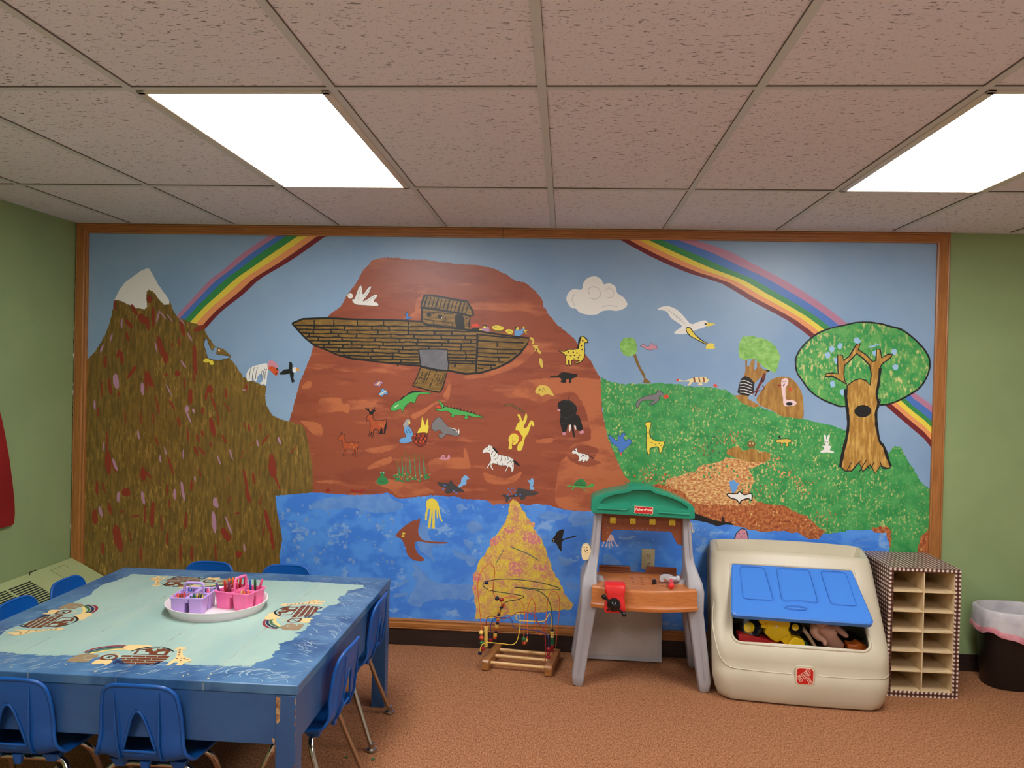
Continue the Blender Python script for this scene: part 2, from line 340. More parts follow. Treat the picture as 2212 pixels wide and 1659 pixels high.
class Fig:
    def __init__(s, name, layer, reg, label=None, seed=1, inc=1e-5):
        s.inc = inc; s.name, s.reg, s.label = name, reg, label; s.mb = MB(); s.mats = []; s.y = -.0005-layer*.00015; s.last = None; s.rnd = random.Random(seed)
    def mi(s, c):
        m = pc(c)
        if m not in s.mats: s.mats.append(m)
        return s.mats.index(m)
    def step(s, c):
        c = pc(c)
        if c is not s.last: s.y -= 1e-5; s.last = c
        else: s.y -= s.inc
    def W(s, q):
        x0, y0, k = REG[s.reg]; p = on_y(x0+q[0]*k, y0+q[1]*k, 0)
        return (min(max(p.x, WX0), WX1), s.y, min(max(p.z, WZ0), WZ1))
    def F(s, c, pts, sm=1, ol=None, w=6, rough=0):
        s.step(c)
        if sm: pts = smooth_closed(pts, 4)
        if rough:
            q = []
            for i in range(len(pts)):
                a, b_ = pts[i], pts[(i+1) % len(pts)]; n = max(1, int(math.dist(a, b_)/(rough*1.6)))
                for k in range(n): q.append((a[0]+(b_[0]-a[0])*k/n+s.rnd.uniform(-rough, rough)*.5, a[1]+(b_[1]-a[1])*k/n+s.rnd.uniform(-rough, rough)*.5))
            pts = q
        P = [s.W(p) for p in pts]; n = len(P)
        def same(a, b_, c_): return any(a[k] == b_[k] == c_[k] and b_[k] in (WX0, WX1, WZ0, WZ1) for k in (0, 2))
        P = [P[i] for i in range(n) if not same(P[i-1], P[i], P[(i+1) % n])]
        s.mb.sheet(P, s.mi(c))
        if ol: s.Ln(ol, list(pts)+[pts[0]], w, 0)
        return s
    def Ln(s, c, pts, w=6, sm=1):
        s.step(c)
        if sm and len(pts) > 2: pts = smooth_open(pts, 4)
        n = len(pts); L_, Rr = [], []
        for i in range(n):
            a = pts[max(i-1, 0)]; b_ = pts[min(i+1, n-1)]
            dx, dy = b_[0]-a[0], b_[1]-a[1]; l = math.hypot(dx, dy) or 1; hw = w/2*s.rnd.uniform(.8, 1.2)
            L_.append(s.W((pts[i][0]-dy/l*hw, pts[i][1]+dx/l*hw))); Rr.append(s.W((pts[i][0]+dy/l*hw, pts[i][1]-dx/l*hw)))
        s.mb.add(L_+Rr, [(i, i+1, n+i+1, n+i) for i in range(n-1)], s.mi(c))
        return s
    def O(s, c, x, y, rx, ry=None, a=0, ol=None, w=4):
        ry = ry or rx; a = R_(a); pts = []
        for k in range(14):
            t = 2*PI*k/14; u, v = rx*math.cos(t), ry*math.sin(t); pts.append((x+u*math.cos(a)-v*math.sin(a), y+u*math.sin(a)+v*math.cos(a)))
        return s.F(c, pts, 0, ol, w)
    def stroke(s, c, x, y, h, w, lean=0):
        "brush dab: vertical half length h, half width w, leaning right at the bottom"
        a = R_(lean); r = s.rnd
        pts = []
        for u, v in ((0, -1), (.8, -.75), (1, -.1), (.85, .6), (.3, 1), (-.5, .8), (-1, .2), (-.7, -.6)):
            u *= w*r.uniform(.8, 1.2); v *= h
            pts.append((x+u*math.cos(a)-v*math.sin(-a)*1, y+v*math.cos(a)+u*math.sin(-a)))
        return s.F(c, pts, 0)
    def done(s):
        o = s.mb.build(s.name, s.mats, MU, world=True, recalc=False, flat=True)
        if s.label: o['label'] = s.label
        return o
def band(c0, c1, f0, f1, n=24):
    def rs(c):
        c = smooth_open(c, 6); d = [0]
        for i in range(1, len(c)): d.append(d[-1]+math.dist(c[i], c[i-1]))
        out = []
        for k in range(n+1):
            t = d[-1]*k/n; i = next(j for j in range(1, len(d)) if d[j] >= t-1e-6); u = (t-d[i-1])/(d[i]-d[i-1]); out.append(tuple(c[i-1][j]*(1-u)+c[i][j]*u for j in (0, 1)))
        return out
    a, b_ = rs(c0), rs(c1); mix = lambda f, k: tuple(a[k][j]*(1-f[0]-(f[1]-f[0])*k/n)+b_[k][j]*(f[0]+(f[1]-f[0])*k/n) for j in (0, 1))
    return [mix(f0, k) for k in range(n+1)]+[mix(f1, k) for k in range(n, -1, -1)]

# backing board = sky
MB().add([(WX0, -.0004, WZ0), (WX1, -.0004, WZ0), (WX1, -.0004, WZ1), (WX0, -.0004, WZ1)], [(0, 1, 2, 3)]).build('painted_sky', M_sky, MU, world=True, recalc=False)
# frame boards with a stepped moulding
M_oak = mat('oak_frame', (160, 102, 50), rough=.35, rgb2=(182, 120, 62), scale=10, stretch=(12, 1, .8), lo=.4, hi=.65, rgb3=(138, 84, 38), lo3=.62, hi3=.75, scale3=5, stretch3=(16, 1, .6))
M_oakh = mat('oak_frame_lengthwise', (160, 102, 50), rough=.35, rgb2=(182, 120, 62), scale=10, stretch=(.8, 1, 14), lo=.4, hi=.65, rgb3=(138, 84, 38), lo3=.62, hi3=.75, scale3=5, stretch3=(.6, 1, 18))
OX0, OX1, OZ0, OZ1 = -2.752, 2.126, .094, 2.354
def frame_board(a, b_, outward, wid, mit0, mit1, m):
    "profile swept from a to b; outward unit vector in wall plane"
    a, b_ = Vector(a), Vector(b_); o = Vector(outward); d = (b_-a).normalized()
    prof = [(0, 0), (0, .013), (.008, .016), (.011, .012), (.020, .013), (.024, .018), (wid-.014, .018), (wid-.010, .014), (wid-.004, .016), (wid, .013), (wid, 0)]
    rg = []
    for P, mt in ((a, -mit0), (b_, mit1)):
        rg.append([P+o*u+d*mt*u+Vector((0, -h, 0)) for u, h in prof])
    return MB().rings(rg).build('frame_board', m, MU, world=True, angle=20)
wd = .072
frame_board((WX0, -.001, WZ0), (WX0, -.001, WZ1), (-1, 0, 0), WX0-OX0, .78, .78, M_oak)
frame_board((WX1, -.001, WZ0), (WX1, -.001, WZ1), (1, 0, 0), OX1-WX1, .86, .86, M_oak)
xm = on_y(1087, 505, 0).x
frame_board((WX0, -.001, WZ1), (xm-.0008, -.001, WZ1), (0, 0, 1), OZ1-WZ1, 1.3, 0, M_oakh)
frame_board((xm+.0008, -.001, WZ1), (WX1, -.001, WZ1), (0, 0, 1), OZ1-WZ1, 0, 1.2, M_oakh)
frame_board((WX0, -.001, WZ0), (WX1, -.001, WZ0), (0, 0, -1), WZ0-OZ0, 1.3, 1.2, M_oakh)

# --- water
f = Fig('painted_water', 1, 'P', inc=5e-6)
f.F(M_water, [(590, 1062), (700, 1055), (900, 1055), (1100, 1070), (1300, 1080), (1560, 1095), (1780, 1130), (1930, 1135), (1926, 1460), (590, 1460)], 0)
r = random.Random(12)
f.reg = 'R9'
for i in range(95):   # pale square dabs on the left water
    x, y = r.uniform(120, 1300), r.uniform(190, 820)
    if r.random() < .5 and y < 250: continue
    s_ = r.uniform(9, 24); f.F(mat('paint_dab%d' % (i//32), [(112, 152, 210), (98, 142, 206), (124, 160, 214)][i//32], **MK), [(x-s_*r.uniform(.4, 1), y-s_*r.uniform(.4, 1.2)), (x+s_*r.uniform(.3, 1), y-s_*r.uniform(.2, 1)), (x+s_*r.uniform(.3, 1.2), y+s_*r.uniform(.4, 1)), (x-s_*r.uniform(.3, 1), y+s_*r.uniform(.3, 1.2))], 0)
lbw = mat('paint_water_light', (104, 150, 214), rgb2=(88, 138, 210), scale=14, **MK)
for pts in ([(430, 200), (560, 160), (760, 140), (1000, 130), (1130, 120), (1200, 180), (1290, 220), (1240, 280), (1050, 300), (900, 280), (800, 250), (600, 270), (430, 260)],
            [(1380, 780), (1450, 830), (1520, 900), (1600, 960), (1780, 980), (1960, 990), (1940, 1120), (1700, 1120), (1500, 1150), (1440, 1200), (1330, 1150), (1380, 1050), (1420, 950), (1370, 900), (1400, 850)],
            [(1440, 430), (1490, 400), (1560, 560), (1700, 600), (1560, 640), (1590, 760), (1500, 700), (1420, 620)], [(1760, 650), (1900, 700), (1990, 740), (1900, 760), (1800, 720)], [(1920, 380), (2040, 420), (2020, 470), (1960, 450)],
            [(1210, 990), (1330, 930), (1320, 960), (1240, 1010)], [(1200, 1080), (1330, 1060), (1320, 1085), (1210, 1110)], [(1800, 230), (1860, 220), (1870, 270), (1820, 300)], [(1860, 560), (1950, 570), (1940, 640), (1890, 620)]):
    f.F(lbw, pts, 1, rough=14)
f.reg = 'R10'
for pts in ([(600, 230), (700, 200), (830, 240), (760, 270), (640, 260)], [(860, 210), (930, 200), (1000, 240), (900, 300), (840, 280)], [(680, 400), (600, 440), (560, 400)], [(30, 300), (120, 280), (150, 350), (60, 370)], [(20, 560), (110, 590), (60, 640)], [(760, 560), (870, 600), (800, 640)], [(820, 760), (920, 780), (900, 830), (830, 810)]):
    f.F(lbw, pts, 1, rough=12)
f.reg = 'R11'
for pts in ([(100, 700), (150, 610), (280, 590), (390, 540), (400, 610), (300, 680), (150, 690)], [(540, 1100), (620, 1080), (700, 1140), (790, 1200), (840, 1300), (930, 1250), (1010, 1180), (1020, 1300), (900, 1390), (700, 1310), (560, 1260)]):
    f.F(lbw, pts, 1, rough=10)
f.Ln(lbw, [(1790, 860), (1830, 825), (1900, 850), (1960, 880), (2080, 855)], 14)
f.reg = 'R13'
f.Ln(lbw, [(0, 140), (40, 165), (90, 160), (130, 175)], 8).Ln(lbw, [(640, 150), (650, 130), (665, 155)], 6).Ln(lbw, [(1100, 185), (1140, 160), (1190, 190), (1240, 205), (1300, 200)], 8).Ln(lbw, [(1300, 215), (1370, 190), (1430, 180), (1480, 175)], 8).Ln(lbw, [(1340, 240), (1400, 230), (1470, 240)], 8)
f.done()

# --- rainbows
outerL = [(376, 688), (417, 644), (451, 607), (485, 581), (523, 548), (576, 512), (590, 503)]
innerL = [(438, 716), (478, 673), (525, 636), (561, 603), (602, 578.5), (641, 554), (699, 513), (712, 504)]
outerR = [(1505, 518), (1522, 525), (1575, 543), (1629, 571), (1700, 608.5), (1764, 649), (1829, 698), (1900, 766), (1975, 848), (2011, 869.5), (2020, 876)]
innerR = [(1340, 517), (1352, 524), (1398, 550), (1480, 587), (1561, 613), (1615, 646), (1700, 691), (1752, 729.5), (1830, 800), (1915, 878), (2010, 959), (2018, 966)]
for o_, i_, fs0, fs1, lb in ((outerL, innerL, [0, .13, .3, .48, .66, .86, 1], [0, .16, .31, .52, .69, .86, 1], 'left end of the painted rainbow'), (outerR, innerR, [0, .23, .45, .63, .76, .89, 1], [0, .17, .38, .52, .68, .83, 1], 'right end of the painted rainbow')):
    f = Fig('painted_rainbow', 1.4, 'P', lb)
    for k, c in enumerate(['pk', 'bl', 'gr', 'ye', 'or_', 'mr']):
        f.F(c, band(o_, i_, (fs0[k], fs1[k]), (fs0[k+1]+.004, fs1[k+1]+.004)), 0)
    f.done()

# --- terracotta hill
f = Fig('painted_terracotta_hill', 2, 'P', seed=3)
hill = [(626, 907), (638, 861), (649, 820), (665, 785), (677, 749.5), (690, 710), (708.5, 684), (717, 676), (736, 663), (749, 638), (768, 614), (779, 592), (795, 572), (806, 561), (831, 556), (860, 557.5), (885, 561), (917, 561), (953, 566), (993, 570.5), (1034, 573), (1067, 580), (1096, 594), (1115, 607), (1134, 610), (1153, 625), (1170, 644), (1175, 663), (1183, 676), (1198, 695), (1203, 701), (1227, 720), (1241, 733), (1263, 764), (1274, 777), (1287, 801), (1297, 815), (1298, 853), (1302, 893), (1309, 934), (1315, 950), (1334.5, 997), (1347, 1024), (1363.5, 1046), (1395, 1075), (1400, 1112), (1320, 1104), (1282, 1102), (1249.5, 1105), (1217, 1100), (1181, 1091), (1155, 1089), (1141, 1092), (1125, 1088), (1063, 1090), (1050, 1080), (1000, 1078), (988, 1073), (932, 1070), (885, 1075), (863, 1078.6), (838, 1064), (804, 1068), (758, 1069.5), (677, 1064), (620, 1064)]
f.F(M_terra, hill, 0, rough=2.2)
f.reg = 'R7'
f.F(M_terra2, [(1640, 0), (1650, 300), (1700, 560), (1740, 720), (1850, 980), (2010, 1250), (1990, 1290), (1700, 1300), (1540, 1400), (1560, 1560), (1200, 1540), (1100, 1400), (1120, 1200), (1160, 1000), (1250, 900), (1300, 780), (1450, 740), (1530, 700), (1500, 500), (1440, 300), (1330, 160), (1200, 150), (1080, 200), (960, 280), (800, 240), (600, 180), (640, 100), (800, 0)], 1, rough=14)
f.F(M_terra, [(1240, 870), (1400, 780), (1620, 830), (1560, 950), (1650, 990), (1500, 1040), (1300, 980)], 1, rough=10)
for a in ([(250, 1110), (500, 1180), (700, 1100), (600, 1230), (320, 1240)], [(20, 820), (60, 900), (80, 1060), (10, 1000)], [(880, 720), (1070, 700), (1050, 750), (900, 760)]): f.F(M_terra2, a, 1, rough=8)
f.reg = 'R6'
for a in ([(240, 230), (460, 215), (500, 280), (580, 300), (570, 400), (480, 380), (200, 400), (250, 330), (210, 280)], [(0, 490), (200, 520), (260, 590), (240, 680), (130, 640), (60, 560)], [(790, 1060), (900, 980), (1080, 920), (1060, 1000), (860, 1060)], [(1320, 420), (1450, 360), (1560, 290), (1650, 240), (1740, 250), (1700, 190), (1760, 60), (1720, 0), (1780, 0), (1790, 100), (1750, 250), (1600, 300), (1450, 420), (1350, 470)],
          [(60, 30), (120, 20), (110, 100), (10, 100)], [(1540, 960), (1800, 930), (1980, 950), (2010, 1060), (1700, 1060), (1560, 1100)], [(880, 1230), (1000, 1180), (1300, 1240), (1560, 1210), (1450, 1260), (1600, 1350), (1200, 1400), (1060, 1310)], [(170, 1220), (400, 1200), (600, 1260), (820, 1270), (700, 1300), (400, 1250)], [(700, 250), (890, 240), (880, 300), (720, 290)], [(780, 830), (1150, 780), (1050, 850), (860, 880)]):
    f.F(M_terra2, a, 1, rough=9)
f.reg = 'R2'
f.F(M_terra2, [(1950, 900), (2040, 960), (1900, 1080), (1700, 1150), (1500, 1180), (1500, 1140), (1700, 1110), (1880, 1030)], 1, rough=6)
f.F(M_terra2, [(1100, 560), (1160, 500), (1130, 700), (1000, 690), (1090, 640)], 1, rough=6)
f.done()

# --- green hill and rust bank
f = Fig('painted_green_hill', 3, 'P', seed=5)
f.F(M_grass, [(1298, 813), (1317, 824), (1339, 829.6), (1371, 829.6), (1412, 827), (1453, 829.6), (1493, 835), (1534, 835), (1566.6, 842), (1588, 855), (1615, 873), (1642, 878), (1690, 898), (1733, 903.5), (1771, 913), (1798, 918), (1823, 928), (1860, 950), (1915, 982), (1934, 963), (1945, 966), (1961, 996), (1977, 1020), (1991, 1044.5), (2008, 1056), (2012, 1150), (2010, 1330), (1921, 1330), (1922, 1185), (1917, 1159), (1915, 1143), (1873, 1143), (1837, 1146), (1782, 1154), (1700, 1120), (1500, 1108), (1405, 1110), (1395, 1075), (1363.5, 1046), (1347, 1024), (1334.5, 997), (1315, 950), (1309, 934), (1302, 893), (1298, 853)], 0, rough=3.5)
f.F(M_cream, [(1430, 1075), (1440, 1035), (1500, 1020), (1520, 1002), (1545, 1000), (1570, 985), (1600, 990), (1640, 988), (1650, 985), (1656, 996), (1645, 1010), (1632, 1030), (1625, 1045), (1622, 1065), (1640, 1090), (1600, 1100), (1520, 1112), (1440, 1112)], 0, rough=7)
f.F(M_rust, [(1385, 1110), (1390, 1050), (1425, 1045), (1470, 1060), (1500, 1085), (1560, 1092), (1625, 1090), (1640, 1085), (1690, 1092), (1720, 1105), (1745, 1115), (1765, 1135), (1785, 1150), (1767, 1163), (1749, 1163), (1720, 1152), (1681, 1146), (1645, 1151), (1617, 1143), (1580, 1133), (1540, 1125), (1500, 1112)], 0, rough=5)
f.F(M_rust, [(1990, 1160), (2010, 1140), (2010, 1240), (1965, 1240), (1980, 1190)], 0, rough=4)
f.F(M_rust, [(1880, 1140), (1915, 1136), (1925, 1150), (1924, 1190), (1915, 1150), (1890, 1150)], 0, rough=4)
rr = random.Random(17)
def dabs(m, cx, cy, rx, ry, n, s0, s1, ang=0):
    f.step(m); o_inc, f.inc = f.inc, 0; done = []
    for _ in range(int(n*2.4)):
        u, v = rr.gauss(0, .55), rr.gauss(0, .55); x, y = cx+u*rx, cy+v*ry; q = rr.uniform(s0, s1)*.5; a0 = rr.uniform(0, 6)
        if any(math.dist((x, y), d_[:2]) < 1.45*(q+d_[2]) for d_ in done): continue
        done.append((x, y, q))
        f.F(m, [(x+q*rr.uniform(.4, 1.2)*math.cos(a0+k*.9), y+q*rr.uniform(.4, 1.2)*math.sin(a0+k*.9)*1.2) for k in range(7)], 0)
    f.inc = o_inc
M_dgr = mat('paint_dark_grass', (50, 112, 72), **MK)
dabs(M_cream, 1398, 1020, 14, 18, 16, 1.5, 5); dabs(M_rust, 1400, 1025, 16, 20, 16, 1.5, 5); dabs(M_rust, 1515, 962, 14, 10, 12, 1, 4); dabs(M_rust, 1575, 945, 26, 16, 18, 1, 5); dabs(M_cream, 1580, 950, 30, 18, 16, 1, 5)
dabs(M_cream, 1655, 990, 20, 26, 22, 2, 7); dabs(M_rust, 1655, 1000, 22, 26, 14, 1.5, 5); dabs(M_cream, 1670, 990, 12, 22, 20, 2, 7); dabs(M_cream, 1690, 1020, 18, 20, 22, 2, 7); dabs(M_cream, 1715, 1045, 18, 18, 18, 2, 6); dabs(M_cream, 1725, 1050, 40, 30, 26, 1.5, 7); dabs(M_rust, 1720, 1050, 36, 30, 14, 1.5, 5); dabs(M_rust, 1508, 884, 16, 8, 12, 1, 3); dabs(M_cream, 1508, 884, 16, 8, 8, 1, 3)
dabs(M_cream, 1450, 1040, 50, 20, 26, 2, 7); dabs(M_rust, 1420, 1040, 40, 18, 20, 2, 7); dabs(M_grass, 1520, 1015, 60, 12, 22, 2, 8); dabs(M_grass, 1620, 1045, 20, 25, 18, 3, 9); dabs(M_cream, 1760, 1130, 24, 16, 20, 2, 6); dabs(M_rust, 1780, 1120, 26, 14, 14, 2, 5)
dabs(M_dgr, 1545, 960, 22, 26, 26, 2, 7); dabs(M_dgr, 1540, 1010, 8, 30, 22, 2, 6); dabs(M_dgr, 1360, 1060, 20, 20, 16, 2, 6); dabs(M_rust, 1530, 975, 14, 14, 10, 1, 4)
f.F(M_grass, [(1622, 1012), (1650, 1000), (1700, 1035), (1735, 1080), (1756, 1108), (1740, 1113), (1690, 1090), (1655, 1083), (1630, 1060)], 0, rough=9)
dabs(M_cream, 1660, 1045, 34, 26, 24, 1.5, 6); dabs(M_rust, 1640, 1062, 26, 18, 12, 1.5, 5)
f.F(mat('paint_splash', (96, 154, 214), **MK), [(1576, 1040), (1584, 1036), (1592, 1044), (1597, 1043), (1590, 1060), (1582, 1066), (1578, 1055)], 0, rough=1.5)
f.done()

# --- olive mountain and its snow cap
f = Fig('painted_mountain', 4, 'P', seed=9, inc=5e-6)
f.F(M_olive, [(185, 782), (205, 760), (220, 737), (232.5, 713), (240, 685), (245, 664), (248, 647), (270, 640), (300, 636), (316, 622), (325, 624), (345, 640), (362, 648), (367, 650), (373, 669), (385, 685), (405, 694), (423.5, 698), (441.6, 710), (448, 724), (462, 745), (472, 751), (484, 755), (499, 768), (496, 773), (512, 793), (525, 814), (548, 824), (576, 835), (573, 850), (575, 875), (588, 897), (610, 907), (635, 914), (655, 919), (662, 939), (668, 969), (675, 1004), (676, 1063.5), (637, 1067), (595, 1071), (597.5, 1098), (605, 1136), (610, 1163), (604, 1198), (606, 1240), (604, 1400), (180, 1400)], 0, rough=2)
R8s = [(520, 40, 40, 16, -30), (665, 90, 95, 16, 4), (710, 90, 70, 15, 25), (1050, 230, 72, 30, 0), (1190, 210, 60, 14, -8), (1225, 180, 30, 12, 40), (280, 160, 80, 10, 0), (350, 140, 80, 22, 10), (430, 205, 26, 12, 0), (250, 365, 45, 12, -4), (485, 405, 65, 9, 6), (620, 405, 65, 9, 4), (730, 415, 52, 10, 4), (765, 300, 90, 11, 10), (890, 300, 60, 12, 30), (1155, 350, 36, 16, 0), (1255, 290, 90, 14, 20), (1240, 490, 95, 32, 12), (1290, 420, 70, 12, 8), (1115, 590, 40, 16, 20), (1155, 550, 32, 16, 10), (1030, 560, 70, 11, 8), (755, 610, 42, 12, 22), (325, 620, 100, 13, 0), (335, 800, 110, 42, 4), (390, 840, 60, 18, 20), (640, 900, 66, 34, 5), (685, 910, 45, 14, 45), (880, 830, 90, 14, 18), (950, 450, 50, 16, 12), (1100, 700, 46, 18, 20), (1150, 700, 50, 14, 40), (1345, 600, 50, 15, 30), (1230, 645, 26, 14, 15), (1590, 640, 30, 5, -45), (1700, 600, 60, 14, -35), (1560, 500, 34, 13, 12), (1525, 475, 28, 8, 5), (1660, 500, 50, 9, 12), (1760, 830, 110, 48, 5), (1800, 960, 90, 14, 20), (1500, 730, 44, 6, -22), (1530, 950, 100, 18, 12), (1550, 1080, 80, 26, 14), (1600, 940, 56, 18, 10), (1135, 890, 40, 12, 18), (1390, 1120, 40, 10, -30), (1945, 690, 52, 7, -40), (240, 1020, 70, 18, 0), (300, 1020, 55, 12, 10), (490, 1060, 40, 60, 10), (850, 1040, 55, 12, 0), (870, 1160, 40, 11, 0), (350, 1200, 55, 20, 8), (460, 1225, 14, 18, 0), (220, 1270, 68, 42, 0), (720, 1250, 120, 28, -3), (655, 1250, 90, 12, 0), (570, 1268, 10, 50, 8), (800, 1330, 80, 10, 0), (1010, 1310, 80, 16, -3), (420, 1460, 125, 48, 14), (530, 1440, 60, 10, 14), (850, 1465, 58, 16, 0), (1355, 1425, 68, 46, 30), (1470, 1600, 30, 46, -14), (1460, 1240, 9, 36, 12), (1660, 1130, 55, 8, -14), (1720, 1310, 110, 26, 14), (1760, 1460, 110, 20, 8), (1690, 1400, 50, 10, -4), (620, 1590, 80, 14, 5), (965, 1590, 90, 16, 0), (1065, 1590, 70, 18, 0), (1270, 1580, 75, 14, 3), (290, 1550, 60, 18, 0), (1385, 960, 30, 6, 15), (1060, 1000, 50, 18, 0), (1370, 320, 60, 9, 35), (1650, 880, 50, 5, 4), (1360, 200, 50, 14, 5), (1080, 60, 50, 14, 10), (1000, 110, 60, 12, 4)]
f.reg = 'R8'
for x_, y_, h_, w_, a_ in R8s: f.stroke('rs', x_, y_, h_, w_*.72, a_)
for s_ in [(405, 95, 70, 26, 8), (635, 160, 60, 16, 6), (220, 300, 50, 9, 2), (1030, 390, 80, 10, 22), (1025, 330, 30, 12, 10), (865, 170, 60, 6, 25), (600, 560, 40, 10, 8), (1080, 350, 20, 12, 20), (1635, 630, 34, 9, 14), (1825, 610, 36, 10, 18), (990, 730, 45, 7, 2), (1300, 780, 46, 7, 22), (1405, 730, 50, 7, 18), (395, 820, 60, 14, 20), (835, 700, 40, 6, 15), (425, 1100, 50, 14, 0), (640, 1105, 62, 15, 12), (915, 1075, 50, 12, 0), (985, 1050, 90, 13, 10), (1270, 1150, 50, 22, 14), (1255, 1320, 100, 22, 6), (1380, 1340, 90, 9, 20), (270, 1225, 50, 14, 15), (1090, 940, 24, 8, 6), (300, 660, 40, 7, 0), (790, 770, 36, 8, 5), (1520, 1540, 36, 9, 8), (1525, 170, 8, 26, 0)]: f.stroke('pp', *s_)
f.reg = 'R1'
for s_ in [(435, 840, 46, 14, 3), (700, 970, 60, 34, 30), (745, 1010, 70, 20, 12), (800, 950, 110, 16, 0), (765, 780, 40, 26, 5), (570, 1020, 60, 20, 40), (555, 1140, 50, 14, 15), (880, 1250, 130, 30, 18), (470, 1300, 46, 18, -14), (500, 1340, 66, 16, 6), (340, 1380, 60, 18, 0), (600, 1470, 70, 18, -32), (760, 1540, 80, 22, 12), (920, 1340, 60, 26, 0), (1080, 1060, 90, 20, 14), (1050, 1190, 44, 10, 0), (1195, 1290, 80, 20, 5), (1200, 1400, 110, 22, 4), (1240, 1060, 26, 60, 20), (1030, 1490, 30, 24, 20), (925, 1500, 16, 18, 0), (1690, 1620, 40, 14, 5), (1340, 1640, 40, 30, 0), (620, 880, 60, 18, 30), (980, 1220, 30, 10, 0)]: f.stroke('rs', *s_)
for s_ in [(845, 950, 60, 10, -14), (890, 930, 60, 7, 40), (960, 960, 50, 6, 35), (1070, 985, 50, 7, 40), (1150, 1140, 50, 8, 30), (310, 1250, 46, 10, -20), (1090, 1400, 46, 9, 35), (400, 1150, 50, 8, -14), (500, 1010, 50, 10, 0), (830, 1240, 60, 8, 12)]: f.stroke('pp', *s_)
f.done()
f = Fig('painted_snow_cap', 4.8, 'R1')
f.F('w', [(430, 785), (480, 690), (530, 620), (620, 555), (680, 510), (740, 487), (765, 490), (800, 550), (850, 640), (900, 710), (955, 790), (955, 830), (905, 832), (870, 800), (820, 730), (790, 700), (760, 690), (740, 710), (735, 780), (745, 850), (720, 877), (640, 865), (560, 830), (500, 800)], 0, rough=5); f.done()

# --- yellow and pink sand cone
f = Fig('painted_sand_cone', 6, 'R10', seed=6)
f.F(M_pyr, [(370, 130), (400, 105), (440, 120), (480, 190), (540, 290), (590, 380), (640, 450), (690, 600), (720, 680), (790, 800), (840, 910), (880, 935), (860, 980), (780, 990), (650, 1000), (430, 1020), (250, 1050), (90, 1060), (110, 1000), (95, 900), (75, 830), (90, 720), (120, 600), (190, 530), (220, 430), (280, 380), (340, 290), (365, 200)], 0, rough=14)
pkm = mat('paint_sandpink', (206, 124, 128), rgb2=(222, 190, 84), scale=60, lo=.5, hi=.6, **MK)
for a in ([(220, 430), (280, 390), (300, 440), (230, 480)], [(470, 400), (560, 370), (620, 430), (600, 470), (500, 440)], [(370, 620), (440, 610), (470, 690), (380, 700)], [(560, 620), (680, 640), (650, 680), (570, 660)], [(540, 300), (570, 290), (570, 330)], [(90, 690), (150, 700), (130, 760), (85, 760)], [(80, 790), (100, 780), (105, 850), (85, 840)], [(330, 340), (400, 330), (420, 360), (350, 380)]): f.F(pkm, a, 1, rough=10)
f.Ln('gb', [(375, 480), (520, 540), (600, 590)], 8, 0).Ln('gb', [(330, 500), (260, 620)], 6, 0)
f.F('w', [(310, 165), (322, 162), (322, 172)], 0); f.done()

# --- ark
f = Fig('painted_ark', 5, 'R2', 'brown plank ark with cabin and grey door', 11)
hull = [(115, 732), (200, 697), (400, 690), (600, 700), (840, 705), (1000, 710), (1150, 718), (1180, 745), (1530, 785), (1640, 800), (1800, 825), (2005, 850), (1985, 900), (1930, 970), (1850, 1035), (1740, 1090), (1620, 1125), (1500, 1135), (1370, 1110), (1130, 1070), (900, 1050), (740, 1030), (600, 1015), (480, 985), (380, 940), (290, 905), (220, 850), (165, 790)]
f.F(M_wood_p, hull, 0, 'k', 15)
def xr(y, sl):
    xs = []
    for i in range(len(hull)):
        a, b_ = hull[i], hull[(i+1) % len(hull)]; fa, fb = a[1]-y-sl*a[0], b_[1]-y-sl*b_[0]
        if fa*fb < 0: t = fa/(fa-fb); xs.append(a[0]+(b_[0]-a[0])*t)
    return sorted(xs)
rr = random.Random(5); lines = [(745, .012), (776, .014), (806, .016), (836, .017), (864, .018), (891, .02), (918, .022), (948, .022), (978, .02), (1006, .016), (1034, .012)]
for i, (y, sl) in enumerate(lines):
    xs = xr(y, sl)
    if len(xs) < 2: continue
    x0, x1 = xs[0], min(xs[-1], 1588)
    segs = [(x0, x1)] if y < 915 else [(x0, min(x1, 1130)), (1352, x1)]
    for a, b_ in segs:
        if b_-a < 30: continue
        n = max(2, int((b_-a)/60)); f.Ln('k', [(a+(b_-a)*k/n, y+sl*(a+(b_-a)*k/n)+rr.uniform(-3, 3)) for k in range(n+1)], 11)
    yn = lines[i+1][0] if i+1 < len(lines) else y+30; x = x0+rr.uniform(60, 200)
    while x < x1-20:
        if not (y > 900 and 1110 < x < 1365) and not(x > 1180 and i == 0):
            f.Ln('k', [(x, y+sl*x), (x+rr.uniform(-8, 8), yn+sl*x)], 12, 0)
        x += rr.uniform(130, 270)
for x in (290, 447, 634, 843, 1040): f.Ln('k', [(x, 706), (x+2, 750)], 9, 0)
f.Ln('k', [(1590, 812), (1588, 950), (1578, 1115)], 16)
for y0, y1, xe in ((820, 850, 1930), (868, 886, 1960), (930, 942, 1945), (965, 972, 1900), (995, 1003, 1850), (1028, 1040, 1800), (1058, 1064, 1740), (1086, 1090, 1640)): f.Ln('k', [(1592, y0), ((1592+xe)/2, (y0+y1)/2+3), (xe, y1)], 11)
for x, y in ((1748, 890), (1752, 945), (1760, 1005), (1698, 1070)): f.Ln('k', [(x, y-8), (x, y+28)], 9, 0)
f.F(M_wood_p, [(1150, 608), (1148, 722), (1200, 745), (1525, 785), (1522, 745), (1535, 672), (1350, 635)], 0, 'k', 16)
f.F(M_wood_p, [(1170, 508), (1240, 512), (1510, 560), (1545, 620), (1560, 668), (1530, 672), (1440, 650), (1350, 635), (1240, 618), (1140, 605), (1155, 550)], 0, 'k', 17)
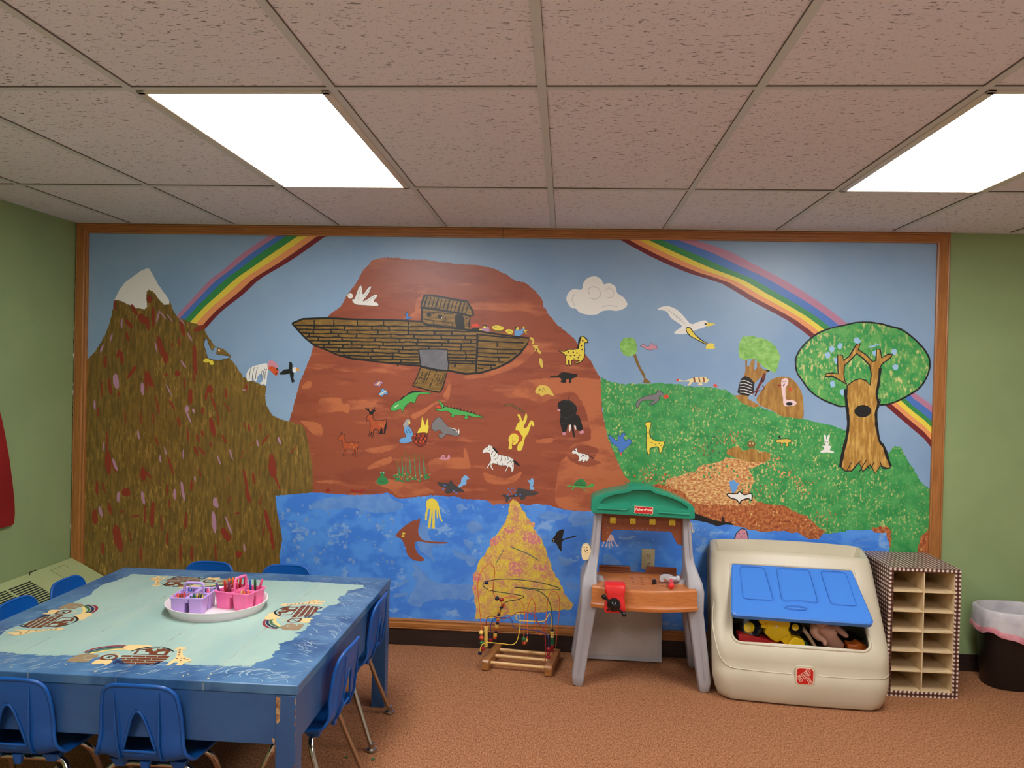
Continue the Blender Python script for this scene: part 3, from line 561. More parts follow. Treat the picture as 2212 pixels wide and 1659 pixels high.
for i, x in enumerate(range(1190, 1530, 30)):
    yt = 520+(x-1190)*.16; f.Ln('k', [(x, yt), (x-14, yt+45), (x-26, min(610+(x-1190)*.16, 660))], 8 if i % 3 else 13)
f.O('k', 1205, 663, 20, 15, 10).O('k', 1292, 678, 20, 17, 20).O('w', 1306, 688, 4)
f.F('k', [(1412, 670), (1430, 660), (1470, 663), (1485, 690), (1490, 772), (1425, 776), (1412, 720)], 0)
for a in ([(1160, 640), (1300, 650), (1400, 660)], [(1160, 700), (1290, 715), (1410, 730)], [(1160, 735), (1300, 745), (1410, 760)], [(1495, 690), (1520, 695)], [(1495, 730), (1520, 735)]): f.Ln('k', a, 5)
for x, y in ((1240, 655), (1330, 660), (1340, 700), (1390, 745), (1320, 715), (1240, 722)): f.Ln('k', [(x, y-14), (x, y+10)], 6, 0)
f.F(mat('paint_greydoor', (100, 100, 106), rgb2=(116, 116, 122), scale=10, **MK), [(1122, 938), (1240, 936), (1348, 940), (1352, 1000), (1362, 1055), (1355, 1108), (1270, 1102), (1190, 1085), (1138, 1070), (1130, 1000)], 0, 'k', 12)
f.F(M_wood_p, [(1140, 1078), (1200, 1095), (1270, 1108), (1350, 1112), (1330, 1190), (1312, 1250), (1290, 1280), (1230, 1272), (1150, 1250), (1075, 1228), (1110, 1160)], 0, 'k', 10)
for k in range(20):
    t = rr.uniform(.05, .95); u0, u1 = sorted((rr.uniform(.05, .9), rr.uniform(.1, .95)))
    P = lambda t, u: ((1140+(1350-1140)*t)*(1-u)+(1075+(1290-1075)*t)*u, (1078+(34)*t)*(1-u)+(1228+52*t)*u)
    f.Ln('k', [P(t, u0), P(t+.02, (u0+u1)/2), P(t, u1)], 5)
f.done()
def grp(name, layer, reg, ops, label=None, seed=2):
    f = Fig(name, layer, reg, label, seed)
    for o_ in ops: getattr(f, o_[0])(*o_[1:-1], **o_[-1]) if isinstance(o_[-1], dict) else getattr(f, o_[0])(*o_[1:])
    return f.done()
grp('painted_dove', 6, 'R2', [('F', 'w', [(590, 545), (620, 580), (700, 588), (795, 592), (795, 570), (765, 555), (790, 520), (788, 503), (760, 510), (700, 548), (680, 552), (720, 500), (745, 440), (720, 450), (680, 500), (672, 450), (660, 430), (640, 460), (615, 530), (605, 540)], 1, 'dk', 2), ('O', 'w', 578, 514, 21, 22), ('O', 'k', 574, 506, 3), ('F', 'yd', [(545, 512), (560, 504), (560, 520)], 0), ('Ln', 'dk', [(640, 540), (660, 450)], 2), ('Ln', 'dk', [(690, 520), (735, 455)], 2), ('Ln', 'dk', [(710, 560), (775, 515)], 2)], 'white dove left of the ark cabin')
grp('painted_bluebird', 19, 'K', [('F', 'db', [(445, 465), (455, 430), (440, 405), (460, 375), (475, 400), (480, 430), (515, 435), (510, 455), (485, 455), (470, 470)], 1, 'k', 7)])
grp('painted_feeding_scene', 19, 'K', [('F', 'k', [(1278, 575), (1372, 572), (1365, 612), (1285, 605)], 0), ('F', 'rr', [(1285, 560), (1280, 530), (1310, 520), (1365, 525), (1370, 550), (1340, 560)], 1, {'rough': 6}), ('F', 'pp', [(1400, 600), (1410, 575), (1450, 560), (1485, 560), (1495, 618), (1430, 612)], 1), ('O', 'y', 1437, 560, 20, 16), ('F', 'k', [(1418, 555), (1425, 540), (1460, 540), (1462, 565), (1445, 548)], 1), ('F', 'y', [(1368, 590), (1400, 585), (1405, 600), (1375, 602)], 0),
    ('F', 'ol', [(1540, 600), (1665, 600), (1660, 640), (1560, 620)], 0), ('O', 'y', 1603, 572, 76, 30, 5), ('O', 'y', 1750, 618, 50, 28, 10), ('Ln', 'bn', [(1550, 570), (1580, 565), (1600, 578), (1650, 572)], 5), ('Ln', 'bn', [(1725, 620), (1760, 615), (1780, 635)], 5),
    ('F', 'b', [(1812, 670), (1815, 600), (1850, 590), (1880, 605), (1930, 570), (1945, 590), (1905, 630), (1940, 625), (1920, 640), (1880, 675)], 0), ('O', 'y', 1848, 580, 20, 18), ('F', 'k', [(1818, 595), (1822, 560), (1850, 558), (1832, 575), (1832, 592)], 0), ('F', 'y', [(1905, 545), (1915, 560), (1940, 550), (1935, 600), (1985, 605), (1940, 620), (1995, 665), (1940, 630), (1930, 590)], 0)], 'small people feeding animals on the ark deck')
grp('painted_hay_bits', 19, 'K', [('F', 'yd', [(1998, 700), (2030, 690), (2062, 730), (2050, 775), (2025, 770), (2040, 740), (2015, 715)], 1), ('F', 'yd', [(2040, 795), (2110, 790), (2105, 820), (2148, 880), (2130, 900), (2090, 860), (2060, 870), (2070, 830)], 1), ('O', 'k', 2088, 845, 14, 8, 45), ('F', 'yd', [(2130, 955), (2160, 970), (2172, 1060), (2150, 1070), (2125, 1010)], 1)])
grp('painted_eagle', 6, 'R2', [('F', 'k', [(15, 1130), (50, 1100), (90, 1095), (92, 1042), (110, 1040), (118, 1060), (115, 1110), (130, 1130), (125, 1170), (137, 1195), (115, 1208), (100, 1160), (95, 1130), (60, 1140), (15, 1140)], 0), ('O', 'w', 136, 1102, 17, 22, 10), ('F', 'ora', [(148, 1092), (165, 1090), (175, 1112), (160, 1106), (150, 1112)], 1), ('O', 'k', 137, 1097, 3)], 'black eagle with a white head')
grp('painted_mandrill', 12, 'R1', [('F', 'w', [(1700, 1560), (1695, 1490), (1740, 1430), (1820, 1405), (1890, 1395), (1900, 1450), (1890, 1520), (1880, 1595), (1855, 1590), (1830, 1598), (1825, 1580), (1845, 1565), (1850, 1520), (1830, 1490), (1800, 1520), (1790, 1560), (1770, 1565), (1755, 1530), (1740, 1560)], 1), ('F', 'p', [(1895, 1430), (1898, 1385), (1925, 1362), (1970, 1385), (1995, 1420), (1985, 1440), (1940, 1420), (1920, 1450)], 1), ('F', 'o', [(1900, 1440), (1930, 1420), (1975, 1440), (2000, 1460), (1990, 1500), (1965, 1505), (1930, 1470)], 1), ('O', 'k', 1985, 1448, 8), ('O', 'k', 1978, 1490, 8)]+[('Ln', 'dk', [(x, 1430+(x % 3)*15), (x-14, 1480), (x-20, 1540)], 5) for x in (1740, 1770, 1800, 1850, 1870, 1888)])
grp('painted_pelican', 12, 'R1', [('F', M_sky, [(1310, 1150), (1330, 1200), (1365, 1270), (1385, 1240), (1415, 1240), (1425, 1270), (1405, 1300), (1440, 1310), (1540, 1330), (1500, 1350), (1420, 1365), (1340, 1350), (1320, 1330), (1300, 1260), (1285, 1210)], 1, 'k', 4), ('F', 'bn', [(1420, 1245), (1460, 1255), (1500, 1280), (1545, 1328), (1480, 1310), (1410, 1300)], 1), ('F', 'wk', [(1422, 1255), (1440, 1262), (1440, 1282), (1425, 1275)], 0), ('O', 'k', 1416, 1252, 4), ('F', 'y', [(1280, 1370), (1310, 1345), (1340, 1360), (1325, 1385), (1295, 1382)], 1), ('F', 'y', [(1335, 1370), (1365, 1360), (1380, 1395), (1360, 1410), (1340, 1390)], 1)], 'blue pelican on the mountain slope')
grp('painted_cloud', 6, 'R3', [('F', 'w', [(455, 545), (470, 490), (510, 460), (578, 462), (590, 410), (630, 368), (690, 358), (735, 385), (750, 420), (800, 413), (845, 440), (860, 490), (910, 525), (940, 575), (920, 610), (860, 632), (800, 628), (740, 635), (700, 660), (620, 662), (560, 645), (532, 616), (490, 605)]), ('Ln', mat('paint_cloud_swirl', (206, 206, 204), **MK), [(640, 500), (630, 460), (670, 440), (715, 460), (725, 510), (690, 540), (640, 530)], 9), ('Ln', mat('paint_cloud_swirl', (206, 206, 204), **MK), [(760, 470), (800, 450), (830, 480), (820, 520), (780, 530)], 8), ('Ln', mat('paint_cloud_swirl', (206, 206, 204), **MK), [(520, 500), (500, 540), (520, 590)], 8), ('Ln', mat('paint_cloud_swirl', (206, 206, 204), **MK), [(740, 600), (800, 590), (860, 600)], 8)])
grp('painted_seagull', 6, 'R3', [('F', 'w', [(1182, 622), (1215, 600), (1265, 595), (1330, 620), (1380, 665), (1445, 735), (1500, 722), (1555, 708), (1580, 725), (1560, 760), (1500, 780), (1440, 805), (1380, 818), (1315, 812), (1330, 790), (1375, 755), (1340, 725), (1290, 690), (1255, 640), (1220, 628)]), ('F', 'ye', [(1560, 725), (1600, 728), (1645, 737), (1610, 750), (1575, 758)], 0), ('O', 'k', 1563, 737, 9, 7), ('F', 'ye', [(1410, 790), (1415, 768), (1440, 768), (1480, 820), (1530, 865), (1580, 895), (1560, 895), (1500, 865), (1440, 830)], 1, 'k', 7), ('F', 'ye', [(1570, 900), (1600, 888), (1640, 895), (1625, 912), (1645, 920), (1630, 935), (1565, 935)], 0)]+[('Ln', 'lg', [(1260+i*22, 625+i*14), (1300+i*24, 650+i*18), (1340+i*20, 700+i*14)], 2) for i in range(4)], 'large white seagull under the rainbow')
grp('painted_pink_bird', 6, 'R3', [('F', 'p', [(1043, 912), (1065, 898), (1085, 905), (1092, 918), (1120, 910), (1130, 883), (1140, 908), (1158, 890), (1160, 912), (1178, 902), (1172, 925), (1188, 935), (1160, 935), (1130, 945), (1095, 942), (1075, 925)], 0, 'dk', 3)])
grp('painted_round_tree', 6, 'R3', [('F', 'bn', [(985, 975), (1008, 975), (1030, 1040), (1050, 1090), (1080, 1135), (1085, 1165), (1125, 1200), (1115, 1210), (1065, 1208), (1075, 1170), (1050, 1130), (1010, 1050)], 0), ('F', M_lgreen, [(880, 900), (905, 858), (950, 845), (1000, 860), (1016, 920), (1005, 970), (960, 992), (915, 980), (885, 940)], 1, {'rough': 8})])
grp('painted_giraffe', 6, 'R3', [('F', 'ye', [(395, 952), (440, 955), (470, 940), (530, 938), (548, 910), (555, 860), (575, 835), (605, 845), (625, 870), (620, 885), (600, 890), (600, 950), (598, 1000), (575, 1035), (540, 1050), (520, 1045), (560, 1030), (540, 1025), (495, 1030), (495, 1062), (480, 1062), (478, 1030), (468, 1030), (468, 1060), (452, 1060), (450, 1000), (430, 970)], 1, 'k', 6), ('Ln', 'k', [(570, 840), (558, 880), (545, 935)], 14), ('Ln', 'k', [(600, 845), (625, 870), (628, 890)], 8)]+[('O', 'k', x, y, 7, 5) for x, y in ((470, 960), (510, 962), (540, 968), (490, 990), (520, 988), (550, 1005), (515, 1015), (455, 985), (575, 910), (580, 940), (560, 985), (585, 870))], 'yellow giraffe at the right edge of the brown hill')
grp('painted_panther', 6, 'R3', [('F', 'k', [(320, 1150), (380, 1150), (420, 1122), (470, 1125), (510, 1132), (540, 1135), (540, 1155), (515, 1168), (500, 1172), (490, 1205), (475, 1205), (475, 1175), (455, 1180), (450, 1205), (410, 1200), (415, 1180), (400, 1165), (350, 1163)], 1)])
grp('painted_straw_heap', 6, 'R7', [('F', 'yd', [(865, 130), (890, 90), (930, 65), (1000, 75), (1040, 110), (1085, 185), (1065, 190), (1000, 175), (940, 195), (900, 165), (870, 165)], 1), ('Ln', 'bn', [(905, 140), (925, 110), (915, 140)], 6), ('Ln', 'bn', [(950, 150), (960, 100), (990, 140)], 6)])
grp('painted_elephant', 6, 'R7', [('Ln', 'k', [(1255, 245), (1265, 210), (1290, 190)], 6), ('F', 'k', [(1135, 290), (1160, 260), (1230, 240), (1290, 255), (1350, 310), (1362, 370), (1350, 410), (1390, 440), (1410, 500), (1432, 570), (1420, 605), (1380, 610), (1350, 580), (1340, 560), (1320, 545), (1330, 620), (1338, 680), (1325, 685), (1305, 620), (1290, 545), (1255, 545), (1240, 600), (1225, 630), (1190, 625), (1172, 560), (1155, 490), (1165, 440), (1160, 380), (1135, 350)], 1), ('F', 'w', [(1268, 560), (1280, 540), (1290, 545), (1285, 600), (1275, 625), (1266, 600)], 1), ('F', 'w', [(1330, 545), (1348, 555), (1352, 600), (1335, 575)], 1), ('F', 'p', [(1188, 632), (1236, 630), (1225, 660), (1192, 662)], 0), ('F', 'p', [(1390, 622), (1435, 600), (1450, 635), (1398, 650)], 0), ('F', 'p', [(1128, 350), (1165, 350), (1162, 378), (1130, 378)], 0), ('Ln', 'dk', [(1165, 440), (1210, 455), (1250, 460), (1330, 420)], 5), ('Ln', 'dk', [(1170, 525), (1250, 530), (1280, 535)], 5), ('Ln', 'dk', [(1200, 270), (1260, 250), (1310, 290), (1330, 360)], 4)], 'dark elephant facing down on the brown hill')
grp('painted_lion', 6, 'R7', [('F', 'bn', [(495, 315), (530, 290), (590, 298), (650, 330), (700, 360), (745, 402), (700, 385), (640, 345), (580, 315), (530, 310)], 1, 'k', 5), ('F', 'ye', [(650, 420), (680, 418), (695, 450), (712, 500), (735, 450), (755, 400), (768, 440), (755, 500), (725, 560), (740, 580), (770, 560), (800, 500), (825, 488), (850, 520), (850, 550), (830, 560), (822, 530), (800, 580), (780, 640), (745, 690), (725, 770), (700, 840), (660, 850), (648, 820), (665, 760), (700, 720), (690, 660), (630, 600), (650, 530), (680, 490)], 1), ('F', 'dc', [(560, 650), (600, 615), (650, 605), (690, 640), (714, 690), (690, 740), (640, 745), (570, 700)], 1, {'rough': 14}), ('O', 'ye', 606, 712, 62, 72, 20), ('F', 'ye', [(555, 760), (585, 790), (580, 830), (545, 825), (550, 790)], 1), ('Ln', 'dc', [(590, 715), (600, 745), (625, 735)], 6), ('Ln', 'dc', [(590, 750), (588, 790)], 8), ('Ln', 'dc', [(585, 690), (600, 688)], 4), ('Ln', 'dc', [(635, 690), (650, 690)], 4)], 'yellow lion lying upside down')
zb = [('Ln', 'k', a, 6) for a in ([(320, 800), (325, 830), (310, 850)], [(365, 850), (345, 880), (340, 900)], [(400, 870), (385, 900), (360, 920)], [(425, 890), (415, 930), (380, 955)], [(462, 905), (462, 940), (450, 975)], [(500, 910), (510, 950), (500, 970)], [(535, 915), (540, 950), (530, 965)], [(580, 945), (560, 980), (530, 1000)], [(410, 985), (415, 1005)], [(470, 1000), (475, 1020)], [(590, 970), (570, 1010)], [(600, 1000), (590, 1040)], [(290, 820), (300, 825)])]
grp('painted_zebra', 6, 'R7', [('F', 'w', [(235, 860), (260, 820), (300, 800), (305, 775), (325, 790), (340, 790), (360, 815), (390, 860), (430, 895), (500, 910), (560, 925), (600, 955), (608, 1000), (605, 1080), (580, 1100), (575, 1060), (545, 1040), (520, 1085), (500, 1100), (525, 1030), (450, 1025), (370, 1000), (345, 1010), (345, 1040), (365, 1070), (350, 1075), (330, 1040), (330, 1000), (300, 1050), (280, 1060), (320, 990), (335, 960), (325, 900), (310, 875), (270, 870), (245, 882)], 1, 'dk', 3), ('F', 'k', [(350, 815), (375, 810), (410, 850), (425, 885), (390, 865)], 0), ('F', 'k', [(600, 955), (640, 975), (690, 1035), (640, 1020), (605, 985)], 0)]+zb, 'larger striped zebra below the lion')
grp('painted_zebra', 6, 'R7', [('F', 'w', [(1298, 875), (1310, 850), (1345, 830), (1352, 815), (1368, 835), (1365, 860), (1400, 880), (1460, 890), (1500, 905), (1510, 940), (1485, 975), (1465, 975), (1470, 955), (1445, 985), (1425, 985), (1430, 950), (1410, 975), (1375, 975), (1385, 945), (1385, 915), (1350, 885), (1318, 888)], 0, 'dk', 3), ('O', 'k', 1338, 848, 12, 9), ('Ln', 'k', [(1500, 910), (1560, 938)], 7), ('O', 'k', 1558, 938, 14, 8), ('Ln', 'k', [(1410, 920), (1440, 905), (1425, 900)], 9), ('Ln', 'k', [(1460, 920), (1480, 895)], 6), ('Ln', 'k', [(1375, 880), (1385, 865)], 5)], 'small baby zebra')
grp('painted_turtle', 6, 'R7', [('F', 'dg', [(1330, 1265), (1350, 1215), (1400, 1187), (1440, 1195), (1480, 1270)], 1), ('F', 'g', [(1245, 1265), (1330, 1268), (1480, 1272), (1515, 1255), (1545, 1240), (1565, 1255), (1560, 1275), (1520, 1288), (1440, 1290), (1475, 1325), (1455, 1325), (1420, 1292), (1335, 1288), (1315, 1315), (1300, 1310), (1320, 1285), (1260, 1280)], 1), ('Ln', 'k', [(1340, 1260), (1395, 1210), (1475, 1268), (1340, 1264)], 5, 0), ('Ln', 'k', [(1375, 1265), (1400, 1235), (1430, 1265)], 5, 0), ('O', 'k', 1548, 1255, 4)])
grp('painted_shark', 9, 'R7', [('F', 'dk', [(460, 1385), (500, 1370), (540, 1390), (600, 1375), (640, 1345), (660, 1290), (700, 1300), (800, 1320), (900, 1345), (860, 1380), (760, 1390), (740, 1425), (690, 1438), (680, 1400), (600, 1405), (560, 1410), (530, 1465), (510, 1455), (510, 1410)], 1), ('F', mat('paint_spray', (120, 174, 222), **MK), [(805, 1310), (800, 1250), (770, 1195), (800, 1205), (830, 1175), (845, 1230), (835, 1270), (852, 1305)], 1, {'rough': 8}), ('O', 'r', 830, 1343, 10)]+[('O', 'db', x, y, 10, 8) for x, y in ((545, 1305), (580, 1300), (605, 1298), (567, 1335), (625, 1330), (580, 1362), (535, 1380), (632, 1378), (685, 1375), (565, 1418))], 'grey shark above the yellow cone')
grp('painted_whale', 6, 'R6', [('F', 'dk', [(1650, 1225), (1690, 1235), (1770, 1235), (1790, 1200), (1820, 1245), (1880, 1285), (1940, 1325), (1930, 1342), (1860, 1335), (1820, 1325), (1790, 1350), (1740, 1355), (1722, 1335), (1740, 1300), (1690, 1280), (1645, 1255)], 1, 'k', 4), ('F', mat('paint_spray', (120, 174, 222), **MK), [(1890, 1285), (1885, 1255), (1905, 1240), (1930, 1170), (1965, 1145), (1985, 1160), (2015, 1185), (1985, 1195), (1970, 1250), (1930, 1270)], 1, {'rough': 10})]+[('O', 'db', x, y, 12, 10) for x, y in ((1720, 1268), (1700, 1310), (1830, 1330), (1858, 1358))])
grp('painted_snail', 6, 'R6', [('F', 'p', [(1645, 940), (1670, 930), (1690, 900), (1720, 905), (1728, 935), (1750, 930), (1760, 900), (1778, 905), (1780, 940), (1750, 955), (1670, 952)], 1), ('O', 'k', 1700, 927, 10, 8), ('O', 'p', 1700, 927, 6, 5)])
grp('painted_frog', 6, 'R6', [('F', 'dg', [(945, 1115), (960, 1100), (990, 1100), (1002, 1120), (990, 1145), (1020, 1170), (1045, 1210), (1040, 1240), (1000, 1252), (940, 1252), (905, 1235), (905, 1205), (930, 1170), (955, 1145)], 1), ('O', 'w', 957, 1107, 6), ('O', 'w', 988, 1107, 6), ('Ln', 'k', [(930, 1205), (970, 1225)], 3), ('Ln', 'k', [(1015, 1205), (980, 1228)], 3)], 'green frog')
reeds = []; rr = random.Random(8)
for x, y0 in ((1160, 1000), (1210, 940), (1255, 890), (1300, 930), (1358, 920), (1412, 920), (1468, 930)):
    reeds += [('Ln', 'tl', [(x+20, 1200), (x+rr.uniform(0, 12), 1080), (x, y0+20)], 10), ('Ln', 'tl', [(x+14, 1120), (x-28+rr.uniform(0, 50), 1040)], 7), ('O', 'ol', x-3, y0, 11, 34)]
for i in range(46): reeds.append(('O', 'dg' if i < 30 else 'yd', rr.uniform(1110, 1550), rr.uniform(1120, 1215) if i < 30 else rr.uniform(1125, 1200), 16 if i < 30 else 6, 12 if i < 30 else 6, 0))
grp('painted_reeds', 6, 'R6', reeds, 'green reeds and yellow flowers')
grp('painted_crab', 6, 'R6', [('F', 'r', [(295, 1325), (310, 1305), (340, 1308), (362, 1340), (330, 1335), (310, 1345)], 0), ('Ln', 'r', [(310, 1310), (297, 1290)], 5), ('Ln', 'r', [(330, 1308), (342, 1290)], 5)])
grp('painted_lobster', 6, 'R6', [('F', 'r', [(592, 1312), (620, 1312), (660, 1328), (710, 1328), (740, 1310), (768, 1312), (765, 1330), (740, 1325), (725, 1345), (745, 1362), (710, 1350), (650, 1345), (600, 1335)], 0)])
grp('painted_butterfly', 6, 'R6', [('F', 'pk', [(905, 5), (930, 25), (960, 20), (985, 35), (960, 60), (940, 88), (918, 75), (880, 75), (872, 45), (900, 42)], 1, 'k', 4), ('Ln', 'wk', [(905, 70), (945, 25)], 12)], 'pink butterfly')
grp('painted_butterfly', 6, 'R6', [('F', 'b', [(965, 115), (985, 105), (1005, 125), (1030, 140), (1040, 175), (1000, 180), (960, 203), (945, 185), (920, 170), (950, 150)], 1, 'k', 4), ('Ln', 'wk', [(940, 182), (1022, 132)], 12)], 'blue butterfly')
grp('painted_crocodile', 6, 'R6', [('F', 'k', [(1190, 240), (1215, 205), (1260, 185), (1310, 145), (1360, 135), (1450, 140), (1450, 160), (1340, 170), (1230, 250)], 1, {'rough': 8}), ('F', 'g', [(1070, 345), (1110, 285), (1160, 255), (1200, 240), (1240, 205), (1310, 165), (1380, 150), (1480, 150), (1550, 160), (1540, 170), (1440, 175), (1390, 200), (1360, 280), (1310, 270), (1240, 330), (1212, 395), (1195, 350), (1140, 370), (1085, 370)], 1, 'k', 5), ('F', 'w', [(1110, 335), (1140, 310), (1175, 295), (1140, 325)], 0)], 'green crocodile climbing to the ramp')
sp = [('F', 'k', [(x-12, y+8), (x+8, y-22), (x+14, y+12)], 0) for x, y in ((1745, 330), (1790, 335), (1830, 342), (1865, 350), (1905, 358), (1945, 370), (1985, 380), (2030, 392), (2065, 402), (2130, 430))]
grp('painted_crocodile', 6, 'R6', sp+[('F', 'rr', [(1618, 325), (1640, 310), (1680, 335), (1660, 350)], 1), ('F', 'g', [(1640, 245), (1670, 265), (1720, 315), (1760, 330), (1860, 355), (1960, 380), (2060, 405), (2195, 455), (2060, 445), (1990, 430), (2000, 465), (1945, 462), (1960, 430), (1840, 425), (1835, 445), (1795, 440), (1800, 410), (1740, 375), (1680, 380), (1605, 360), (1620, 348), (1685, 345), (1670, 310)], 1, 'k', 5), ('O', 'k', 1708, 328, 9)], 'green crocodile with an open mouth')
grp('painted_stag', 6, 'R6', [('F', 'k', [(815, 410), (815, 385), (770, 350), (775, 325), (800, 360), (800, 320), (825, 380), (850, 375), (845, 325), (860, 365), (888, 315), (880, 360), (905, 370), (875, 385), (860, 415)], 0), ('F', 'k', [(1000, 480), (1028, 465), (1025, 560), (1005, 650), (985, 645), (930, 655), (930, 600)], 0), ('F', 'dc', [(785, 465), (800, 430), (845, 415), (860, 425), (865, 470), (905, 490), (985, 485), (1018, 470), (1020, 520), (1000, 570), (992, 640), (975, 640), (970, 590), (955, 590), (940, 645), (922, 645), (925, 600), (870, 600), (860, 685), (845, 685), (845, 620), (828, 670), (812, 670), (825, 600), (830, 540), (820, 490), (795, 490)], 1, 'k', 7)]+[('O', 'yd', x, y, 4) for x, y in ((940, 510), (960, 525), (980, 510), (950, 545), (975, 545), (995, 530), (990, 560), (930, 535))], 'reddish stag with black antlers')
grp('painted_deer', 6, 'R6', [('Ln', 'k', [(482, 655), (478, 625)], 6), ('Ln', 'k', [(490, 655), (495, 630)], 6), ('F', 'dc', [(437, 712), (465, 675), (490, 655), (525, 655), (520, 680), (530, 740), (560, 750), (620, 745), (670, 760), (690, 745), (692, 790), (675, 830), (672, 915), (655, 915), (655, 860), (640, 830), (640, 870), (625, 910), (612, 905), (625, 850), (615, 830), (545, 830), (535, 870), (515, 905), (505, 900), (520, 840), (500, 790), (497, 735), (465, 720)], 1, 'k', 5)]+[('O', 'yd', x, y, 4) for x, y in ((580, 780), (600, 800), (620, 785), (640, 800), (660, 785), (610, 770), (590, 805), (630, 815))], 'small reddish deer without antlers')
grp('painted_bearded_man', 6, 'R6', [('F', 'b', [(1235, 565), (1270, 555), (1305, 570), (1330, 620), (1345, 660), (1320, 690), (1330, 735), (1290, 750), (1220, 762), (1178, 745), (1180, 715), (1220, 690), (1255, 680), (1235, 620)], 1, 'k', 3), ('F', 'lg', [(1245, 500), (1270, 475), (1305, 485), (1300, 530), (1275, 550), (1240, 575), (1220, 545), (1235, 520)], 1), ('F', 'ye', [(1285, 500), (1308, 505), (1305, 530), (1285, 520)], 0), ('Ln', 'k', [(1255, 600), (1270, 640)], 5), ('Ln', 'k', [(1280, 590), (1310, 640)], 5)], 'robed man with grey beard sitting by the fire')
grp('painted_campfire', 6, 'R6', [('F', 'ye', [(1385, 640), (1410, 590), (1435, 560), (1440, 490), (1450, 435), (1470, 500), (1485, 550), (1500, 500), (1515, 455), (1522, 520), (1530, 570), (1510, 640), (1450, 650)], 0, 'k', 3), ('F', 'rs', [(1350, 660), (1400, 640), (1500, 640), (1505, 720), (1480, 780), (1420, 800), (1370, 770), (1340, 720)], 1, 'k', 6)]+[('O', 'k' if i % 2 else 'o', 1360+(i*53) % 135, 665+(i*37) % 110, 14, 9, i*40) for i in range(16)])
grp('painted_rhinoceros', 6, 'R6', [('F', 'gy', [(1560, 590), (1565, 530), (1600, 480), (1640, 448), (1680, 465), (1720, 520), (1770, 565), (1840, 590), (1890, 640), (1880, 675), (1840, 672), (1780, 660), (1740, 655), (1700, 690), (1665, 705), (1645, 660), (1660, 640), (1690, 640), (1650, 600), (1600, 628), (1590, 600)], 1, 'k', 4), ('F', 'w', [(1875, 640), (1888, 580), (1895, 620), (1890, 650)], 0), ('Ln', 'w', [(1775, 575), (1840, 590), (1870, 620)], 7), ('O', 'k', 1828, 605, 7)])
# right hand side
grp('painted_yellow_lizard', 6, 'R3', [('F', 'wk', [(1345, 1180), (1400, 1188), (1450, 1170), (1500, 1160), (1560, 1158), (1590, 1180), (1570, 1205), (1530, 1200), (1540, 1220), (1500, 1225), (1510, 1205), (1460, 1200), (1440, 1225), (1425, 1225), (1435, 1195), (1400, 1195), (1350, 1192)], 1), ('O', 'rr', 1340, 1182, 11, 10), ('F', 'rr', [(1620, 1222), (1640, 1212), (1665, 1240), (1640, 1240)], 0)]+[('Ln', 'br', [(x, 1162), (x+8, 1200)], 13, 0) for x in (1470, 1510, 1545)]+[('O', 'k', 1578, 1170, 4)])
grp('painted_grey_wolf', 6, 'R3', [('F', 'gy', [(1010, 1395), (1015, 1360), (1050, 1325), (1110, 1305), (1170, 1290), (1180, 1262), (1200, 1270), (1232, 1295), (1225, 1310), (1200, 1310), (1190, 1345), (1160, 1370), (1130, 1382), (1115, 1375), (1150, 1350), (1110, 1345), (1060, 1350), (1040, 1370), (1030, 1400)], 1, 'k', 3), ('F', 'rr', [(1225, 1310), (1250, 1298), (1275, 1310), (1260, 1332), (1235, 1332)], 0)])
grp('painted_giraffe', 6, 'P', [('F', 'ye', [(1393, 916), (1400, 911), (1407, 914), (1403, 930), (1406, 945), (1420, 953), (1435, 954), (1432, 966), (1428, 978), (1424, 978), (1422, 966), (1412, 966), (1404, 970), (1404, 980), (1399, 980), (1396, 960), (1397, 930), (1396, 922)], 1, 'k', 1.3)]+[('O', 'bn', x, y, 1.5, 1.2) for x, y in ((1400, 946), (1408, 956), (1416, 960), (1424, 958), (1400, 935), (1412, 950), (1428, 962))], 'thin yellow giraffe on the green hill')
grp('painted_blue_bird', 6, 'R7', [('F', 'db', [(1740, 655), (1780, 680), (1830, 725), (1855, 720), (1850, 645), (1880, 680), (1900, 640), (1940, 640), (1920, 700), (1945, 730), (1985, 705), (2015, 745), (1975, 800), (1920, 845), (1905, 875), (1870, 870), (1850, 810), (1780, 760), (1750, 700)], 1, 'k', 4), ('F', 'o', [(1870, 868), (1905, 870), (1893, 912)], 0)], 'blue bird diving on the green hill')
grp('painted_leafy_tree', 6, 'R5', [('F', M_rock_p, [(405, 290), (420, 285), (418, 340), (440, 330), (455, 285), (480, 275), (478, 320), (470, 350), (485, 370), (500, 340), (495, 300), (522, 300), (525, 340), (545, 360), (590, 380), (600, 372), (560, 400), (520, 430), (490, 460), (460, 500), (440, 560), (420, 590), (530, 655), (470, 665), (380, 630), (320, 570), (380, 560), (390, 420), (405, 380)], 0), ('F', M_lgreen, [(350, 200), (360, 140), (390, 95), (480, 100), (560, 118), (620, 150), (670, 220), (682, 250), (665, 330), (640, 390), (600, 370), (540, 340), (500, 290), (470, 275), (400, 285), (358, 265)], 0, {'rough': 10})])
grp('painted_badger', 9, 'R5', [('F', 'k', [(370, 435), (400, 415), (440, 425), (478, 470), (470, 540), (430, 572), (380, 565), (342, 545), (355, 490)], 0)]+[('Ln', 'w', [(362, 455+i*22), (400, 450+i*24), (460, 475+i*22)], 5) for i in range(5)])
grp('painted_monkey', 11, 'R5', [('F', 'dkr', [(505, 490), (525, 450), (545, 400), (560, 385), (568, 400), (560, 440), (540, 470), (520, 500), (500, 545), (490, 575), (478, 575), (488, 540), (455, 560), (455, 550), (485, 530)], 0), ('Ln', 'dkr', [(505, 530), (540, 530), (555, 505), (540, 490)], 7), ('Ln', 'k', [(530, 430), (545, 460), (555, 445)], 8)])
